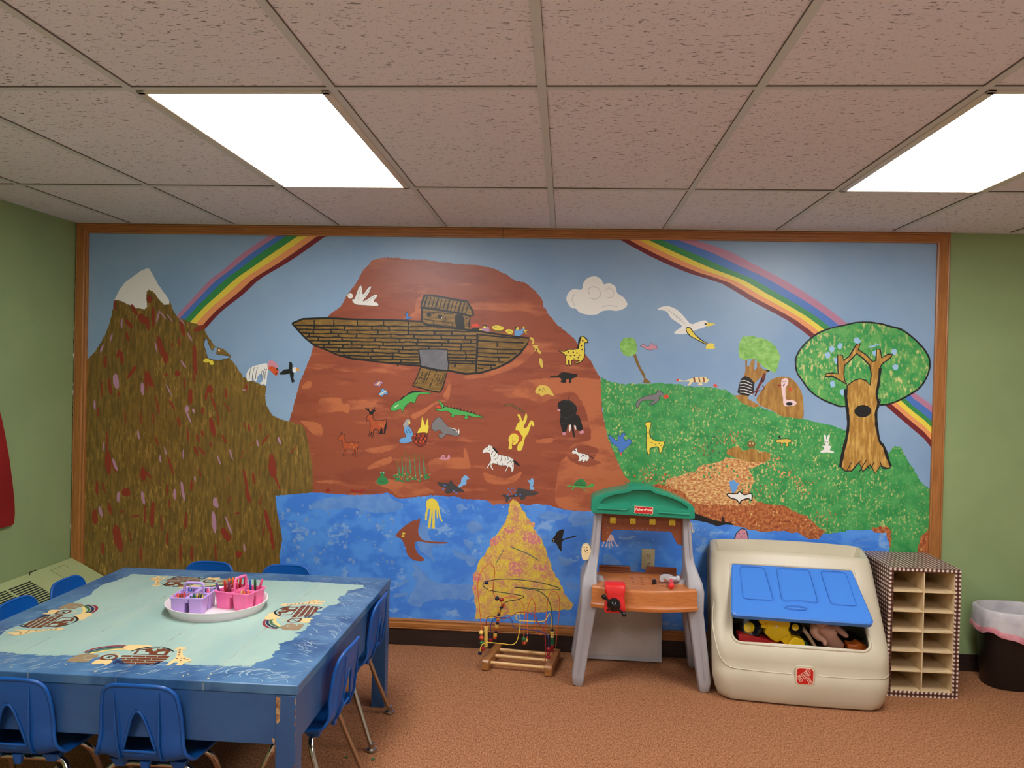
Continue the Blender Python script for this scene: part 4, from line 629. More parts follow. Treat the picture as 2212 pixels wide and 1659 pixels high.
grp('painted_brown_rock', 6, 'R5', [('F', M_rock_p, [(495, 600), (530, 540), (580, 470), (640, 430), (715, 418), (780, 440), (830, 500), (860, 570), (868, 660), (862, 750), (780, 745), (700, 735), (620, 690), (530, 650)], 1)])
grp('painted_snake', 9, 'R5', [('F', 'pi', [(690, 480), (695, 445), (720, 430), (745, 440), (745, 475), (725, 510), (725, 560), (730, 600), (780, 605), (812, 625), (800, 645), (730, 655), (708, 635), (705, 590), (695, 530)], 1), ('O', 'k', 705, 460, 3), ('O', 'k', 722, 460, 3), ('F', 'r', [(668, 480), (700, 485), (680, 497), (670, 495)], 0), ('O', 'k', 755, 635, 28, 13), ('F', 'rr', [(748, 512), (765, 505), (780, 535), (760, 530)], 0), ('O', 'k', 712, 485, 5, 12, 20)])
grp('painted_large_tree', 6, 'R5', [('F', M_leaf, [(805, 290), (820, 240), (860, 180), (920, 120), (1000, 65), (1100, 30), (1200, 8), (1290, -12), (1380, -14), (1480, -2), (1560, 20), (1650, 45), (1740, 110), (1820, 190), (1868, 270), (1872, 350), (1845, 430), (1790, 510), (1700, 570), (1600, 620), (1530, 640), (1470, 640), (1460, 600), (1200, 655), (1100, 635), (1000, 590), (920, 530), (860, 450), (815, 380)], 1, 'k', 13)]
    + [('F', 'lb', [(x-20, y-16), (x+10, y-24), (x+22, y+4), (x+4, y+24), (x-16, y+16)], 1, {'rough': 10}) for x, y in ((1095, 200), (1160, 175), (1060, 250), (1290, 130), (1130, 290), (1600, 345), (1590, 220), (1100, 480), (1440, 230), (1180, 545), (1300, 135))] + [('F', 'lb', [(1380, 180), (1460, 158), (1480, 165), (1400, 190)], 0, {'rough': 6}),
    ('F', M_trunk_p, [(1215, 490), (1270, 450), (1320, 435), (1365, 450), (1398, 490), (1408, 400), (1395, 330), (1340, 270), (1290, 235), (1240, 290), (1195, 330), (1190, 400), (1195, 450), (1215, 480), (1160, 450), (1100, 415), (1035, 420), (1050, 395), (1100, 390), (1145, 400), (1140, 320), (1140, 245), (1180, 250), (1185, 290), (1230, 260), (1260, 210), (1290, 160), (1320, 155), (1305, 205), (1360, 240), (1420, 300), (1445, 290), (1450, 200), (1480, 205), (1490, 270), (1540, 240), (1580, 240), (1560, 270), (1490, 320), (1475, 360), (1465, 480), (1445, 540), (1460, 620), (1450, 700), (1440, 800), (1470, 920), (1500, 960), (1525, 1060), (1570, 1130), (1540, 1150), (1480, 1130), (1440, 1190), (1400, 1120), (1340, 1175), (1310, 1100), (1250, 1170), (1200, 1170), (1160, 1130), (1180, 1020), (1210, 900), (1225, 780), (1210, 620), (1215, 540)], 0, 'k', 10),
    ('Ln', 'k', [(1200, 520), (1212, 640), (1225, 780), (1212, 900), (1185, 1010), (1160, 1140)], 24), ('Ln', 'k', [(1480, 350), (1465, 480), (1450, 560), (1465, 640), (1445, 720), (1470, 920), (1510, 980), (1560, 1130)], 20), ('O', 'k', 1340, 693, 68, 50, -3)]
    + [('Ln', 'k', a, 7) for a in ([(1250, 1100), (1215, 1165)], [(1320, 1090), (1250, 1175)], [(1370, 1080), (1310, 1180)], [(1375, 1130), (1400, 1150), (1430, 1100)], [(1480, 1100), (1500, 1150), (1560, 1145)])], 'large tree with round green crown and hollow')
grp('painted_nest_with_owl', 6, 'R5', [('F', M_rock_p, [(258, 1010), (300, 985), (355, 975), (385, 1010), (470, 990), (520, 1030), (560, 1015), (600, 1040), (590, 1080), (540, 1098), (430, 1095), (320, 1060), (265, 1040)], 1), ('O', 'ol', 453, 957, 33, 30), ('O', 'wk', 442, 950, 8), ('O', 'wk', 465, 950, 8), ('O', 'k', 442, 950, 4), ('O', 'k', 465, 950, 4), ('O', 'o', 453, 964, 5)])
grp('painted_fox', 6, 'R5', [('F', 'yd', [(645, 935), (665, 920), (700, 915), (750, 915), (778, 935), (750, 945), (748, 970), (730, 975), (728, 950), (705, 948), (695, 970), (685, 968), (690, 945), (660, 945)], 1, 'k', 4), ('F', 'k', [(665, 905), (680, 880), (690, 915)], 0)])
grp('painted_rabbit', 6, 'R5', [('F', 'w', [(1035, 925), (1028, 885), (1045, 885), (1052, 920), (1062, 885), (1078, 885), (1070, 930), (1075, 950), (1062, 965), (1090, 972), (1085, 985), (1080, 1005), (1108, 1015), (1105, 1026), (1060, 1022), (1010, 1024), (1005, 1010), (1030, 1000), (1030, 980), (1012, 970), (1045, 965), (1035, 948)], 1), ('O', 'k', 1045, 940, 3), ('O', 'k', 1062, 940, 3)], 'white rabbit')
grp('painted_penguin', 6, 'R5', [('F', 'w', [(262, 1352), (300, 1350), (340, 1350), (355, 1332), (375, 1345), (400, 1360), (455, 1350), (455, 1405), (430, 1390), (375, 1405), (360, 1428), (335, 1400), (290, 1385), (265, 1365)], 1, 'k', 9)])
grp('painted_orca', 6.5, 'R5', [('F', 'k', [(-845, 1468), (-700, 1440), (-500, 1430), (-200, 1440), (-60, 1490), (0, 1505), (100, 1540), (150, 1560), (215, 1572), (225, 1520), (242, 1575), (290, 1580), (312, 1602), (250, 1595), (180, 1610), (100, 1580), (0, 1560), (-150, 1540), (-400, 1500), (-700, 1480)], 0)], 'black whale lying along the water behind the toy bench')
grp('painted_jellyfish', 9, 'R9', [('F', 'ye', [(1512, 250), (1508, 200), (1530, 168), (1580, 165), (1615, 200), (1635, 270), (1600, 270), (1560, 262)], 1)]+[('Ln', 'ye', a, w_) for a, w_ in (([(1525, 255), (1510, 300), (1505, 370)], 18), ([(1555, 260), (1545, 360), (1535, 440)], 20), ([(1580, 260), (1578, 380), (1575, 450)], 26), ([(1610, 265), (1615, 350)], 14), ([(1628, 265), (1640, 340), (1660, 380)], 14))], 'yellow jellyfish')
grp('painted_ray', 9, 'R9', [('F', 'br', [(1225, 500), (1260, 460), (1310, 420), (1380, 375), (1420, 370), (1450, 350), (1440, 420), (1430, 480), (1455, 540), (1500, 565), (1600, 575), (1712, 580), (1680, 592), (1560, 590), (1420, 572), (1400, 620), (1430, 690), (1485, 735), (1470, 760), (1390, 750), (1330, 700), (1305, 620), (1270, 550), (1230, 530)], 1), ('O', 'ye', 1292, 497, 16, 10), ('O', 'ye', 1286, 520, 16, 9)], 'brown stingray')
grp('painted_ray', 9, 'R10', [('F', 'k', [(708, 425), (730, 400), (755, 360), (803, 345), (795, 400), (795, 420), (895, 392), (890, 405), (795, 435), (785, 517), (765, 500), (740, 455), (712, 445)], 1), ('O', 'w', 722, 425, 4), ('O', 'w', 722, 438, 4)], 'small black stingray')
grp('painted_pale_jellyfish', 9, 'R11', [('F', 'pi', [(540, 900), (580, 850), (620, 808), (670, 820), (690, 860), (680, 890), (600, 900)], 1)]+[('Ln', 'pi', a, 13) for a in ([(575, 880), (545, 930), (525, 980)], [(600, 890), (590, 940), (575, 985)], [(625, 890), (630, 950), (625, 990)], [(655, 885), (660, 940), (680, 985)], [(680, 880), (710, 930), (745, 980)])])
grp('painted_pink_octopus', 9, 'Q', [('F', 'p', [(440, 640), (480, 520), (560, 430), (640, 360), (740, 355), (810, 400), (850, 500), (880, 640), (880, 800), (440, 800)], 1, 'k', 30), ('O', 'k', 575, 505, 22), ('O', 'k', 750, 510, 22), ('O', 'k', 650, 615, 14)])
# ------------------------------------------------------------------ painted table
TX0, TX1, TY0, TY1, TZ = -1.985, -.700, -2.068, -.787, .58
M_tblue = mat('blue_table_paint', (44, 84, 136), rough=.38, rgb2=(52, 94, 146), scale=5, bump=.1, bscale=60)
M_tborder = mat('blue_border_paint', (66, 108, 152), rough=.33, rgb2=(84, 128, 168), scale=8, stretch=(1, 1, 1), lo=.4, hi=.65, rgb3=(48, 90, 136), lo3=.52, hi3=.62, scale3=4)
M_tpale = mat('pale_green_paint', (164, 192, 180), rough=.33, rgb2=(152, 184, 178), scale=3, stretch=(2, .6, 1), lo=.4, hi=.6)
M_bare = mat('bare_wood_chip', (196, 158, 112), rough=.7, rgb2=(120, 70, 50), scale=60)
M_seam = mat('table_seam', (188, 190, 170), rough=.8, rgb2=(120, 84, 66), scale=30, lo=.5, hi=.6)
M_white_sw = mat('white_brush_streak', (160, 184, 196), rough=.35)
tb = empty('activity_table', ((TX0+TX1)/2, (TY0+TY1)/2, 0), 0, 'low square blue wooden table with pale green painted top and ark stencils', 'table')
o = MB().box(TX0, TX1, TY0, TY1, TZ-.03, TZ).build('tabletop', M_tborder, tb, world=True, bevel=.003)
mb = MB()
mb.box(TX0+.01, TX1-.01, TY0+.004, TY0+.026, .395, TZ-.03); mb.box(TX0+.01, TX1-.01, TY1-.03, TY1-.01, .395, TZ-.03)
mb.box(TX0+.01, TX0+.03, TY0+.03, TY1-.03, .395, TZ-.03); mb.box(TX1-.03, TX1-.008, TY0+.03, TY1-.03, .395, TZ-.03)
mb.build('apron', M_tblue, tb, world=True, bevel=.002)
LW = .062
for x0, x1 in ((TX0+.005, TX0+.005+LW), (TX1-.004-LW, TX1-.004)):
    for y0, y1 in ((TY0, TY0+LW), (TY1-LW, TY1)):
        MB().box(x0, x1, y0, y1, 0, TZ-.031).build('leg', M_tblue, tb, world=True, bevel=.002)
# worn edges on the near right leg
mb = MB()
lx = TX1-.004-LW
def chip(pts, m=0): mb.sheet([Vector(p) for p in pts], m)
mb.add([], [])
y_ = TY0-.0006
for (x, z0, z1, w_) in ((lx-.001, .462, .545, .014),):
    chip([(x, y_, z1), (x+w_, y_, z1-.002), (x+w_, y_, z0+.01), (x+w_*.6, y_, z0), (x+.002, y_, z0+.004)])
rr = random.Random(3)
z = .02
while z < .53:
    h = rr.uniform(.01, .05); w_ = rr.uniform(.0015, .005)
    if rr.random() < .6: chip([(TX1-.0045, y_, z), (TX1-.0045-w_, y_, z+h*.3), (TX1-.0045-w_*.6, y_, z+h*.8), (TX1-.0045, y_, z+h)])
    z += h*1.2
for x, z in ((lx-.012, .405), (lx-.012, .375)): chip([(x, y_+.003, z), (x+.009, y_+.003, z+.012), (x+.009, y_+.003, z-.012)] if 0 else [(x, TY0+.0034, z+.012), (x+.009, TY0+.0034, z+.006), (x+.009, TY0+.0034, z-.014), (x+.003, TY0+.0034, z-.004)])
for x, z in ((lx+.02, .09), (lx+.03, .2)): chip([(x, y_, z), (x+.004, y_, z+.003), (x+.003, y_, z+.009), (x-.002, y_, z+.006)])
for k in range(9):
    y0 = TY0+k*.012; chip([(TX1+.0006, y0, TZ-.001-rr.uniform(0, .004)), (TX1+.0006, y0+.01, TZ-.001), (TX1+.0006, y0+.006, TZ-.006)])
mb.build('worn_edge', M_bare, tb, world=True, recalc=False)
# pale field with a brushed wavy border
zt = TZ+.0002
rr = random.Random(21)
def edge(a, b_, wob, n, jag):
    out = []
    for i in range(n):
        t = i/n; x = a[0]+(b_[0]-a[0])*t; y = a[1]+(b_[1]-a[1])*t; nx, ny = -(b_[1]-a[1]), b_[0]-a[0]; l = math.hypot(nx, ny)
        d = wob*(math.sin(t*9.3+a[0]*5)+.6*math.sin(t*23+a[1]*7)+.25*math.sin(t*61))+(jag if i % 2 else -jag)*rr.random()**2.2*1.8; x += (b_[0]-a[0])/n*rr.uniform(-.5, .5)*0+ (jag*1.2 if i % 2 else 0)*(1 if abs(b_[0]-a[0]) > .5 else 0); out.append((x+nx/l*d, y+ny/l*d))
    return out
A_, B_, C_, D_ = (TX0+.12, TY0+.155), (TX1-.19, TY0+.13), (TX1-.10, TY1-.13), (TX0+.10, TY1-.12)
poly = edge(A_, B_, .007, 190, .006)+edge(B_, (TX1-.155, -1.60), .012, 60, .003)+edge((TX1-.155, -1.60), (TX1-.17, -1.35), .012, 40, .003)+edge((TX1-.17, -1.35), C_, .016, 70, .003)+edge(C_, D_, .006, 170, .004)+edge(D_, A_, .015, 100, .003)
mb = MB(); mb.sheet([Vector((x, y, zt)) for x, y in poly]); mb.build('painted_pale_field', M_tpale, tb, world=True, recalc=False, flat=True)
# swirling pale strokes in the blue border
mb = MB()
def ribbon(mb, pts, w0, z, mi=0):
    n = len(pts); l, r = [], []
    for i in range(n):
        a, b_ = pts[max(i-1, 0)], pts[min(i+1, n-1)]; dx, dy = b_[0]-a[0], b_[1]-a[1]; q = math.hypot(dx, dy) or 1; w_ = w0*math.sin(PI*(.08+.84*i/(n-1)))/2
        l.append((pts[i][0]-dy/q*w_, pts[i][1]+dx/q*w_, z)); r.append((pts[i][0]+dy/q*w_, pts[i][1]-dx/q*w_, z))
    mb.add(l+r, [(i, i+1, n+i+1, n+i) for i in range(n-1)], mi)
for k in range(340):
    side = rr.choice('nnnreef'+'rl')
    if side in 'n': x, y, a = rr.uniform(TX0+.02, TX1-.02), rr.uniform(TY0+.012, TY0+.12), rr.uniform(.2, .9)
    elif side in 're': x, y, a = rr.uniform(TX1-.15, TX1-.02), rr.uniform(TY0+.02, TY1-.03), rr.uniform(-.6, -.1)
    elif side == 'f': x, y, a = rr.uniform(TX0+.03, TX1-.03), rr.uniform(TY1-.1, TY1-.015), rr.uniform(-.5, .6)
    else: x, y, a = rr.uniform(TX0+.015, TX0+.09), rr.uniform(TY0+.02, TY1-.03), rr.uniform(.4, 1.2)
    L_ = rr.uniform(.015, .085); cv = rr.uniform(-1.2, 1.2)
    pts = []; px, py = x, y
    for i in range(7): pts.append((px, py)); a += cv/7; px += math.cos(a)*L_/6; py += math.sin(a)*L_/6
    if all(TX0+.004 < p[0] < TX1-.004 and TY0+.004 < p[1] < TY1-.004 for p in pts): ribbon(mb, pts, rr.uniform(.001, .004), TZ+.0003+k*2e-7)
for cx, cy_, r0 in ((TX1-.155, TY0+.075, .055), (TX1-.15, TY0+.08, .04), (TX1-.21, TY0+.09, .05)):
    ribbon(mb, [(cx-r0*math.cos(t*.35), cy_+r0*.8*math.sin(t*.35)-.0) for t in range(-2, 7)], .006, TZ+.00036)
mb.build('painted_swirls', M_white_sw, tb, world=True, recalc=False)
mb = MB()
for x in (-1.69, -1.555, -1.272, -.995):
    ribbon(mb, [(x+rr.uniform(-.0008, .0008), TY0+.002+i*(TY1-TY0-.004)/40) for i in range(41)], .0026, TZ+.0004)
    mb.add([(x-.0008, TY0-.0006, TZ-.029), (x+.0008, TY0-.0006, TZ-.029), (x+.0008, TY0-.0006, TZ), (x-.0008, TY0-.0006, TZ)], [(0, 1, 2, 3)])
mb.build('plank_seams', M_seam, tb, world=True, recalc=False)
mb = MB()
for k in range(34):
    x, y = rr.uniform(TX0+.03, TX1-.03), rr.choice([rr.uniform(TY0+.01, TY0+.12), rr.uniform(TY0, TY1)]); s_ = rr.uniform(.001, .0045)
    mb.add([(x+s_*rr.uniform(.6, 1.3)*math.cos(a), y+s_*rr.uniform(.6, 1.3)*math.sin(a), TZ+.00045) for a in (0, 1.2, 2.3, 3.5, 4.9)], [(0, 1, 2, 3, 4)])
mb.build('paint_drips', mat('cream_paint_spot', (230, 214, 160), rough=.4), tb, world=True, recalc=False)
# stencil motif, traced on the table plane, origin at its middle
TPC = dict(T=(232, 200, 140), B=(112, 58, 36), N=(30, 36, 74), G=(150, 128, 98), R=(140, 38, 52), L=(70, 104, 60), K=(30, 30, 32), Y=(236, 204, 120), P=(164, 192, 180))
tm = [mat('stencil_'+k, c, rough=.35) for k, c in TPC.items()]; tk = list(TPC)
S0 = Vector((-1.45, -1.955, 0))
sv = MB(); lay = [0]
def T15(p):
    q = on_z(p[0]*.22604, 1180+p[1]*.22604, TZ)-S0; return (q.x, q.y)
def SF(c, pts, sm=0):
    if sm: pts = smooth_closed(pts, 4)
    lay[0] += 1; sv.sheet([Vector((*T15(p), .0005+lay[0]*.8e-5)) for p in pts], tk.index(c))
def SL(c, pts, w_):
    pts = smooth_open(pts, 5); n = len(pts); l, r = [], []; lay[0] += 1
    for i in range(n):
        a, b_ = pts[max(i-1, 0)], pts[min(i+1, n-1)]; dx, dy = b_[0]-a[0], b_[1]-a[1]; q = math.hypot(dx, dy) or 1
        l.append((*T15((pts[i][0]-dy/q*w_/2, pts[i][1]+dx/q*w_/2)), .0005+lay[0]*.8e-5)); r.append((*T15((pts[i][0]+dy/q*w_/2, pts[i][1]-dx/q*w_/2)), .0005+lay[0]*.8e-5))
    sv.add(l+r, [(i, i+1, n+i+1, n+i) for i in range(n-1)], tk.index(c))
SL('R', [(795, 1018), (880, 985), (1000, 962), (1120, 952), (1210, 953)], 9)
SL('N', [(815, 1020), (900, 994), (1010, 973), (1120, 963), (1200, 964)], 9)
SL('L', [(840, 1020), (920, 1003), (1010, 985), (1120, 974), (1195, 975)], 9)
SL('Y', [(870, 1022), (940, 1012), (1020, 998), (1120, 986), (1190, 984)], 10)
SF('T', [(1180, 968), (1215, 950), (1300, 942), (1370, 948), (1420, 945), (1460, 962), (1380, 975), (1310, 985), (1250, 1000), (1200, 988)], 1)
SL('K', [(1255, 1002), (1340, 980), (1440, 965), (1530, 965)], 8)
SF('K', [(1535, 962), (1600, 972), (1640, 988), (1672, 1012), (1640, 1005), (1590, 982)], 0)
SF('B', [(1265, 1035), (1320, 990), (1450, 975), (1540, 985), (1560, 975), (1630, 1000), (1590, 1045)], 0)
SF('P', [(1300, 1032), (1335, 995), (1395, 992), (1385, 1010), (1425, 1015), (1420, 1035)], 0); SF('P', [(1450, 985), (1500, 978), (1495, 1000), (1465, 1005)], 0); SF('P', [(1500, 1030), (1515, 1010), (1585, 1005), (1560, 1035)], 0)
SF('B', [(1170, 1042), (1625, 1050), (1590, 1085), (1540, 1110), (1450, 1128), (1300, 1130), (1200, 1120), (1158, 1090), (1152, 1068)], 0)
for a in ([(1160, 1062), (1600, 1072)], [(1155, 1085), (1585, 1092)], [(1190, 1108), (1545, 1110)]): SL('P', a, 5)
for a in ([(1270, 1045), (1255, 1062)], [(1400, 1048), (1385, 1066)], [(1510, 1050), (1500, 1068)], [(1210, 1066), (1200, 1084)], [(1320, 1068), (1310, 1088)], [(1450, 1070), (1440, 1090)], [(1260, 1090), (1250, 1108)], [(1390, 1092), (1380, 1110)], [(1300, 1112), (1290, 1128)]): SL('P', a, 5)
SL('N', [(1080, 1120), (1110, 1098), (1150, 1100), (1185, 1125), (1120, 1108), (1095, 1128)], 9)
SL('N', [(1390, 1125), (1440, 1140), (1480, 1132), (1530, 1110), (1480, 1118)], 9)
SF('G', [(640, 1095), (690, 1065), (750, 1040), (830, 1025), (880, 1030), (910, 1040), (940, 1038), (930, 1062), (890, 1070), (860, 1095), (820, 1110), (720, 1108), (670, 1105)], 1)
SL('P', [(800, 1065), (820, 1050), (880, 1050)], 4); SL('P', [(800, 1070), (830, 1085), (880, 1078)], 4)
SF('T', [(875, 1128), (900, 1100), (960, 1080), (1050, 1085), (1075, 1100), (1050, 1120), (1010, 1135), (985, 1122), (930, 1128)], 1)
SF('B', [(950, 1078), (975, 1050), (1040, 1035), (1110, 1040), (1125, 1060), (1100, 1080), (1040, 1090), (980, 1088)], 1); SF('P', [(985, 1070), (1010, 1048), (1070, 1045), (1100, 1058), (1070, 1078), (1020, 1080)], 1)
SL('K', [(1010, 1070), (1045, 1060), (1075, 1055)], 7); SL('K', [(1040, 1050), (1045, 1075)], 7); SL('T', [(1060, 1020), (1100, 1018), (1135, 1030), (1135, 1060)], 7)
SF('T', [(1660, 990), (1690, 980), (1700, 965), (1730, 965), (1780, 970), (1775, 985), (1745, 990), (1745, 1030), (1755, 1055), (1800, 1070), (1830, 1085), (1820, 1110), (1770, 1110), (1735, 1140), (1680, 1138), (1710, 1110), (1680, 1100), (1620, 1138), (1585, 1136), (1640, 1095), (1685, 1065), (1690, 1020), (1700, 995)], 0)
for x, y in ((1718, 990), (1715, 1005), (1712, 1020), (1708, 1036), (1705, 1050), (1690, 1075), (1730, 1072), (1760, 1075), (1790, 1085), (1725, 1095), (1810, 1105)): SF('B', [(x-14, y), (x, y-5), (x+16, y), (x+4, y+5)])
st = sv.build('stenciled_ark', tm, tb, recalc=False, flat=True); st['label'] = 'stenciled ark with rainbow, lion and giraffe on the near edge'
base = Vector(tb.location)
def place_st(o, x, y, rz): o.location = Vector((x, y, TZ))-Vector((base.x, base.y, 0)); o.rotation_euler.z = rz
place_st(st, S0.x, S0.y, 0)
for x, y, rz, lb in ((-.885, -1.52, PI/2, 'stenciled ark turned sideways on the right edge'), (-1.42, -.93, PI-.03, 'stenciled ark seen upside down on the far edge'), (-1.865, -1.42, -PI/2, 'stenciled ark turned sideways on the left edge')):
    c = st.copy(); COL.objects.link(c); c['label'] = lb; place_st(c, x, y, rz)

# ------------------------------------------------------------------ blue plastic chairs
M_chair = mat('blue_chair_plastic', (10, 84, 164), rough=.36, spec=.5)
M_chrome = mat('chrome_tube', (190, 182, 172), rough=.16, metal=1)
M_glide = mat('steel_glide', (170, 164, 156), rough=.3, metal=1)
def make_chair():
    t = empty('stacking_chair', (0, 0, 0))
    # rows: (y, z, halfwidth, wrap forward)
    path = [(y, z, w_*(.94 if z > .33 else .97)) for y, z, w_ in smooth_open([(-.1502, .5495, .040), (-.150, .5475, .070), (-.1498, .541, .092), (-.149, .529, .108), (-.1475, .510, .118), (-.140, .46, .127), (-.133, .41, .130), (-.128, .365, .134), (-.118, .332, .142), (-.092, .308, .150), (-.05, .303, .153), (0, .300, .155), (.06, .300, .156), (.12, .303, .155), (.16, .303, .150), (.178, .292, .140), (.184, .278, .130)], 4)]
    ztop, zb, hb = .470, .345, .052
    def hole(z, y):
        if y > -.11 or z > ztop or z < zb: return 0
        u = (ztop-z)/(ztop-zb); return hb*min(1, .26+.74*u)*min(1, math.sqrt(u*9)) if u > 0 else 0
    # conforming rows: insert the exact hole limits
    rows = []
    for i, (y, z, w_) in enumerate(path):
        rows.append((y, z, w_))
    th = .005; n = 10
    def pt(row, s_, t):
        y, z, w_ = row; h = hole(z, y); u = h+(w_-h)*t; q = min(1, u/.115)
        up = 1 if z > .33 and y < -.1 else 0
        k = max(0, min(1, (z-.30)/.1)) if y < -.08 else 0
        wrap = .012*q**4*k + .007*q**2*k
        rise = .012*q**4*(1-k)*(1 if y < .15 else 0)
        return Vector((s_*u, y+wrap, z+rise))
    outer = []; 
    for s_ in (-1, 1): pass
    mb = MB(); N_ = len(rows)
    V = {}
    vs, fs = [], []
    def vid(i, s_, j):
        h = hole(rows[i][1], rows[i][0])
        key = (i, 0, 0) if (j == 0 and h == 0) else (i, s_, j)
        if key not in V: V[key] = len(vs); vs.append(pt(rows[i], s_, j/n))
        return V[key]
    for i in range(N_-1):
        for s_ in (-1, 1):
            for j in range(n):
                q = [vid(i, s_, j), vid(i, s_, j+1), vid(i+1, s_, j+1), vid(i+1, s_, j)]
                q2 = []
                for a in q:
                    if a not in q2: q2.append(a)
                if len(q2) < 3: continue
                fs.append(q2 if s_ > 0 else q2[::-1])
    mb.add(vs, fs)
    sh = mb.build('seat_shell', M_chair, t, angle=60, recalc=False)
    sm = sh.modifiers.new('solid', 'SOLIDIFY'); sm.thickness = th; sm.offset = 0
    # rolled rim
    rim = MB(); R0 = [pt(r_, 1, 1) for r_ in rows]; L0 = [pt(r_, -1, 1) for r_ in rows]
    loop = L0[::-1]+[Vector((0, -.1502, .5503))]+R0
    rim.tube([p+Vector((0, -.002, 0)) for p in loop], .0058, 8, closed=True)
    hs = [i for i in range(N_) if hole(rows[i][1], rows[i][0]) > 0]
    hl = [pt(rows[i], -1, 0) for i in hs]; hr = [pt(rows[i], 1, 0) for i in hs]
    ytop = rows[hs[0]][0]
    ring = hl[::-1]+[Vector((-.006, ytop-.0005, ztop+.001)), Vector((.006, ytop-.0005, ztop+.001))]+hr
    rim.tube([p+Vector((0, -.002, 0)) for p in ring], .0042, 8, closed=True)
    rim.build('rolled_rim', M_chair, t, angle=60)
    rb = MB()
    for s_ in (-1, 1):
        for x0, x1, z1 in ((.068, .062, .53),):
            rb.tube([(s_*x0, -.150, z1), (s_*(x0+x1)/2, -.146, .44), (s_*x1, -.138, .37), (s_*x1, -.122, .325), (s_*x1, -.08, .302)], [.0010, .0034, .0042, .0046, .003] if x0 < .08 else [.001, .0018, .002, .0022, .002], 6)
    for s_ in (-1, 1): rb.loft([(s_*.09, -.055, .276, .03, .04, .006), (s_*.09, -.055, .302, .05, .06, .006)])
    rb.loft([(0, -.09, .275, .02, .014, .004), (0, -.09, .305, .03, .02, .004)])
    rb.build('shell_rib', M_chair, t, angle=50)
    # chrome legs: two bent tubes
    for yf, yt, nm in ((-.152, -.055, 'rear_leg_frame'), (.165, .055, 'front_leg_frame')):
        P = [(-.172, yf, .012), (-.159, yf+(yt-yf)*.33, .096), (-.146, yf+(yt-yf)*.66, .18), (-.136, yf+(yt-yf)*.88, .240), (-.118, yt, .268), (-.09, yt, .276), (0, yt, .278), (.09, yt, .276), (.118, yt, .268), (.136, yf+(yt-yf)*.88, .240), (.146, yf+(yt-yf)*.66, .18), (.159, yf+(yt-yf)*.33, .096), (.172, yf, .012)]
        q = MB().tube(smooth_open(P, 5), .0095, 12).build(nm, M_chrome, t, angle=60)
        for s_ in (-1, 1):
            MB().lathe([(.0115, .030), (.0115, .014), (.020, .010), (.021, .004), (.018, 0)], 16, M=Matrix.Translation((s_*.172, yf, .0))).build('glide', M_glide, q)
    return t
ch0 = make_chair()
# (x, y, rotation) local +y points towards the table
spots = [(-1.178, -2.118+.156, 0.0, 'blue plastic chair facing away at the near side of the table, fully in view'),
         (-1.592, -2.118+.156, .02, 'blue plastic chair at the near left of the table, cut off by the picture edge'),
         (-.668-.156, -1.085, PI/2+.02, 'blue plastic chair at the right side of the table, nearer to the wall'),
         (-.640-.156, -1.665, PI/2-.04, 'blue plastic chair at the right side of the table, nearer to the viewer'),
         (-1.638, -.62-.156, PI, 'blue plastic chair behind the far table edge in front of the painted mountain'),
         (-1.250, -.62-.156, PI, 'blue plastic chair behind the far table edge in front of painted blue water'),
         (-2.12+.156, -1.03, -PI/2, 'blue plastic chair left of the table nearest the wall vent cover'),
         (-2.12+.156, -1.36, -PI/2, 'blue plastic chair left of the table at the picture edge, only its top showing')]
for i, (x, y, rz, lb) in enumerate(spots):
    c = ch0 if i == 0 else copy_tree(ch0)
    c.location = (x, y, 0); c.rotation_euler.z = rz; c.scale = (1.05, 1.05, 1.05); tag(c, lb, 'chair', 'small blue chairs around the table')

# ------------------------------------------------------------------ tray, caddies and crayons
M_tray = mat('white_plastic_tray', (236, 222, 224), rough=.3)
TC = Vector((-1.275, -1.352, TZ))
tr = empty('round_tray', TC, 0, 'round white plastic tray on the painted table holding two caddies', 'tray')
MB().lathe([(.165, .0015), (.172, .004), (.186, .033), (.190, .037), (.194, .037), (.194, .034), (.190, .033), (.176, .0), (.165, -.0005)][::-1], 48, cap0=False, cap1=False).lathe([(.17, .0), (.17, .004)], 48).build('tray_shell', M_tray, tr)
def cells_mesh(w_, d, h, ft, rim):
    "caddy with four tapering pots joined under a rim"
    mb = MB(); g = .012; cw, cd_ = (w_-g)/2, (d-g)/2
    for sx in (-1, 1):
        for sy in (-1, 1):
            cx, cy_ = sx*(g/2+cw/2), sy*(g/2+cd_/2)
            mb.loft([(cx*.98, cy_*.98, 0, cw*.86, cd_*.88, .006), (cx, cy_, h, cw, cd_, .006), (cx, cy_, h, cw-.004, cd_-.004, .005), (cx*.98, cy_*.98, .003, cw*.86-.004, cd_*.88-.004, .005)])
    return mb
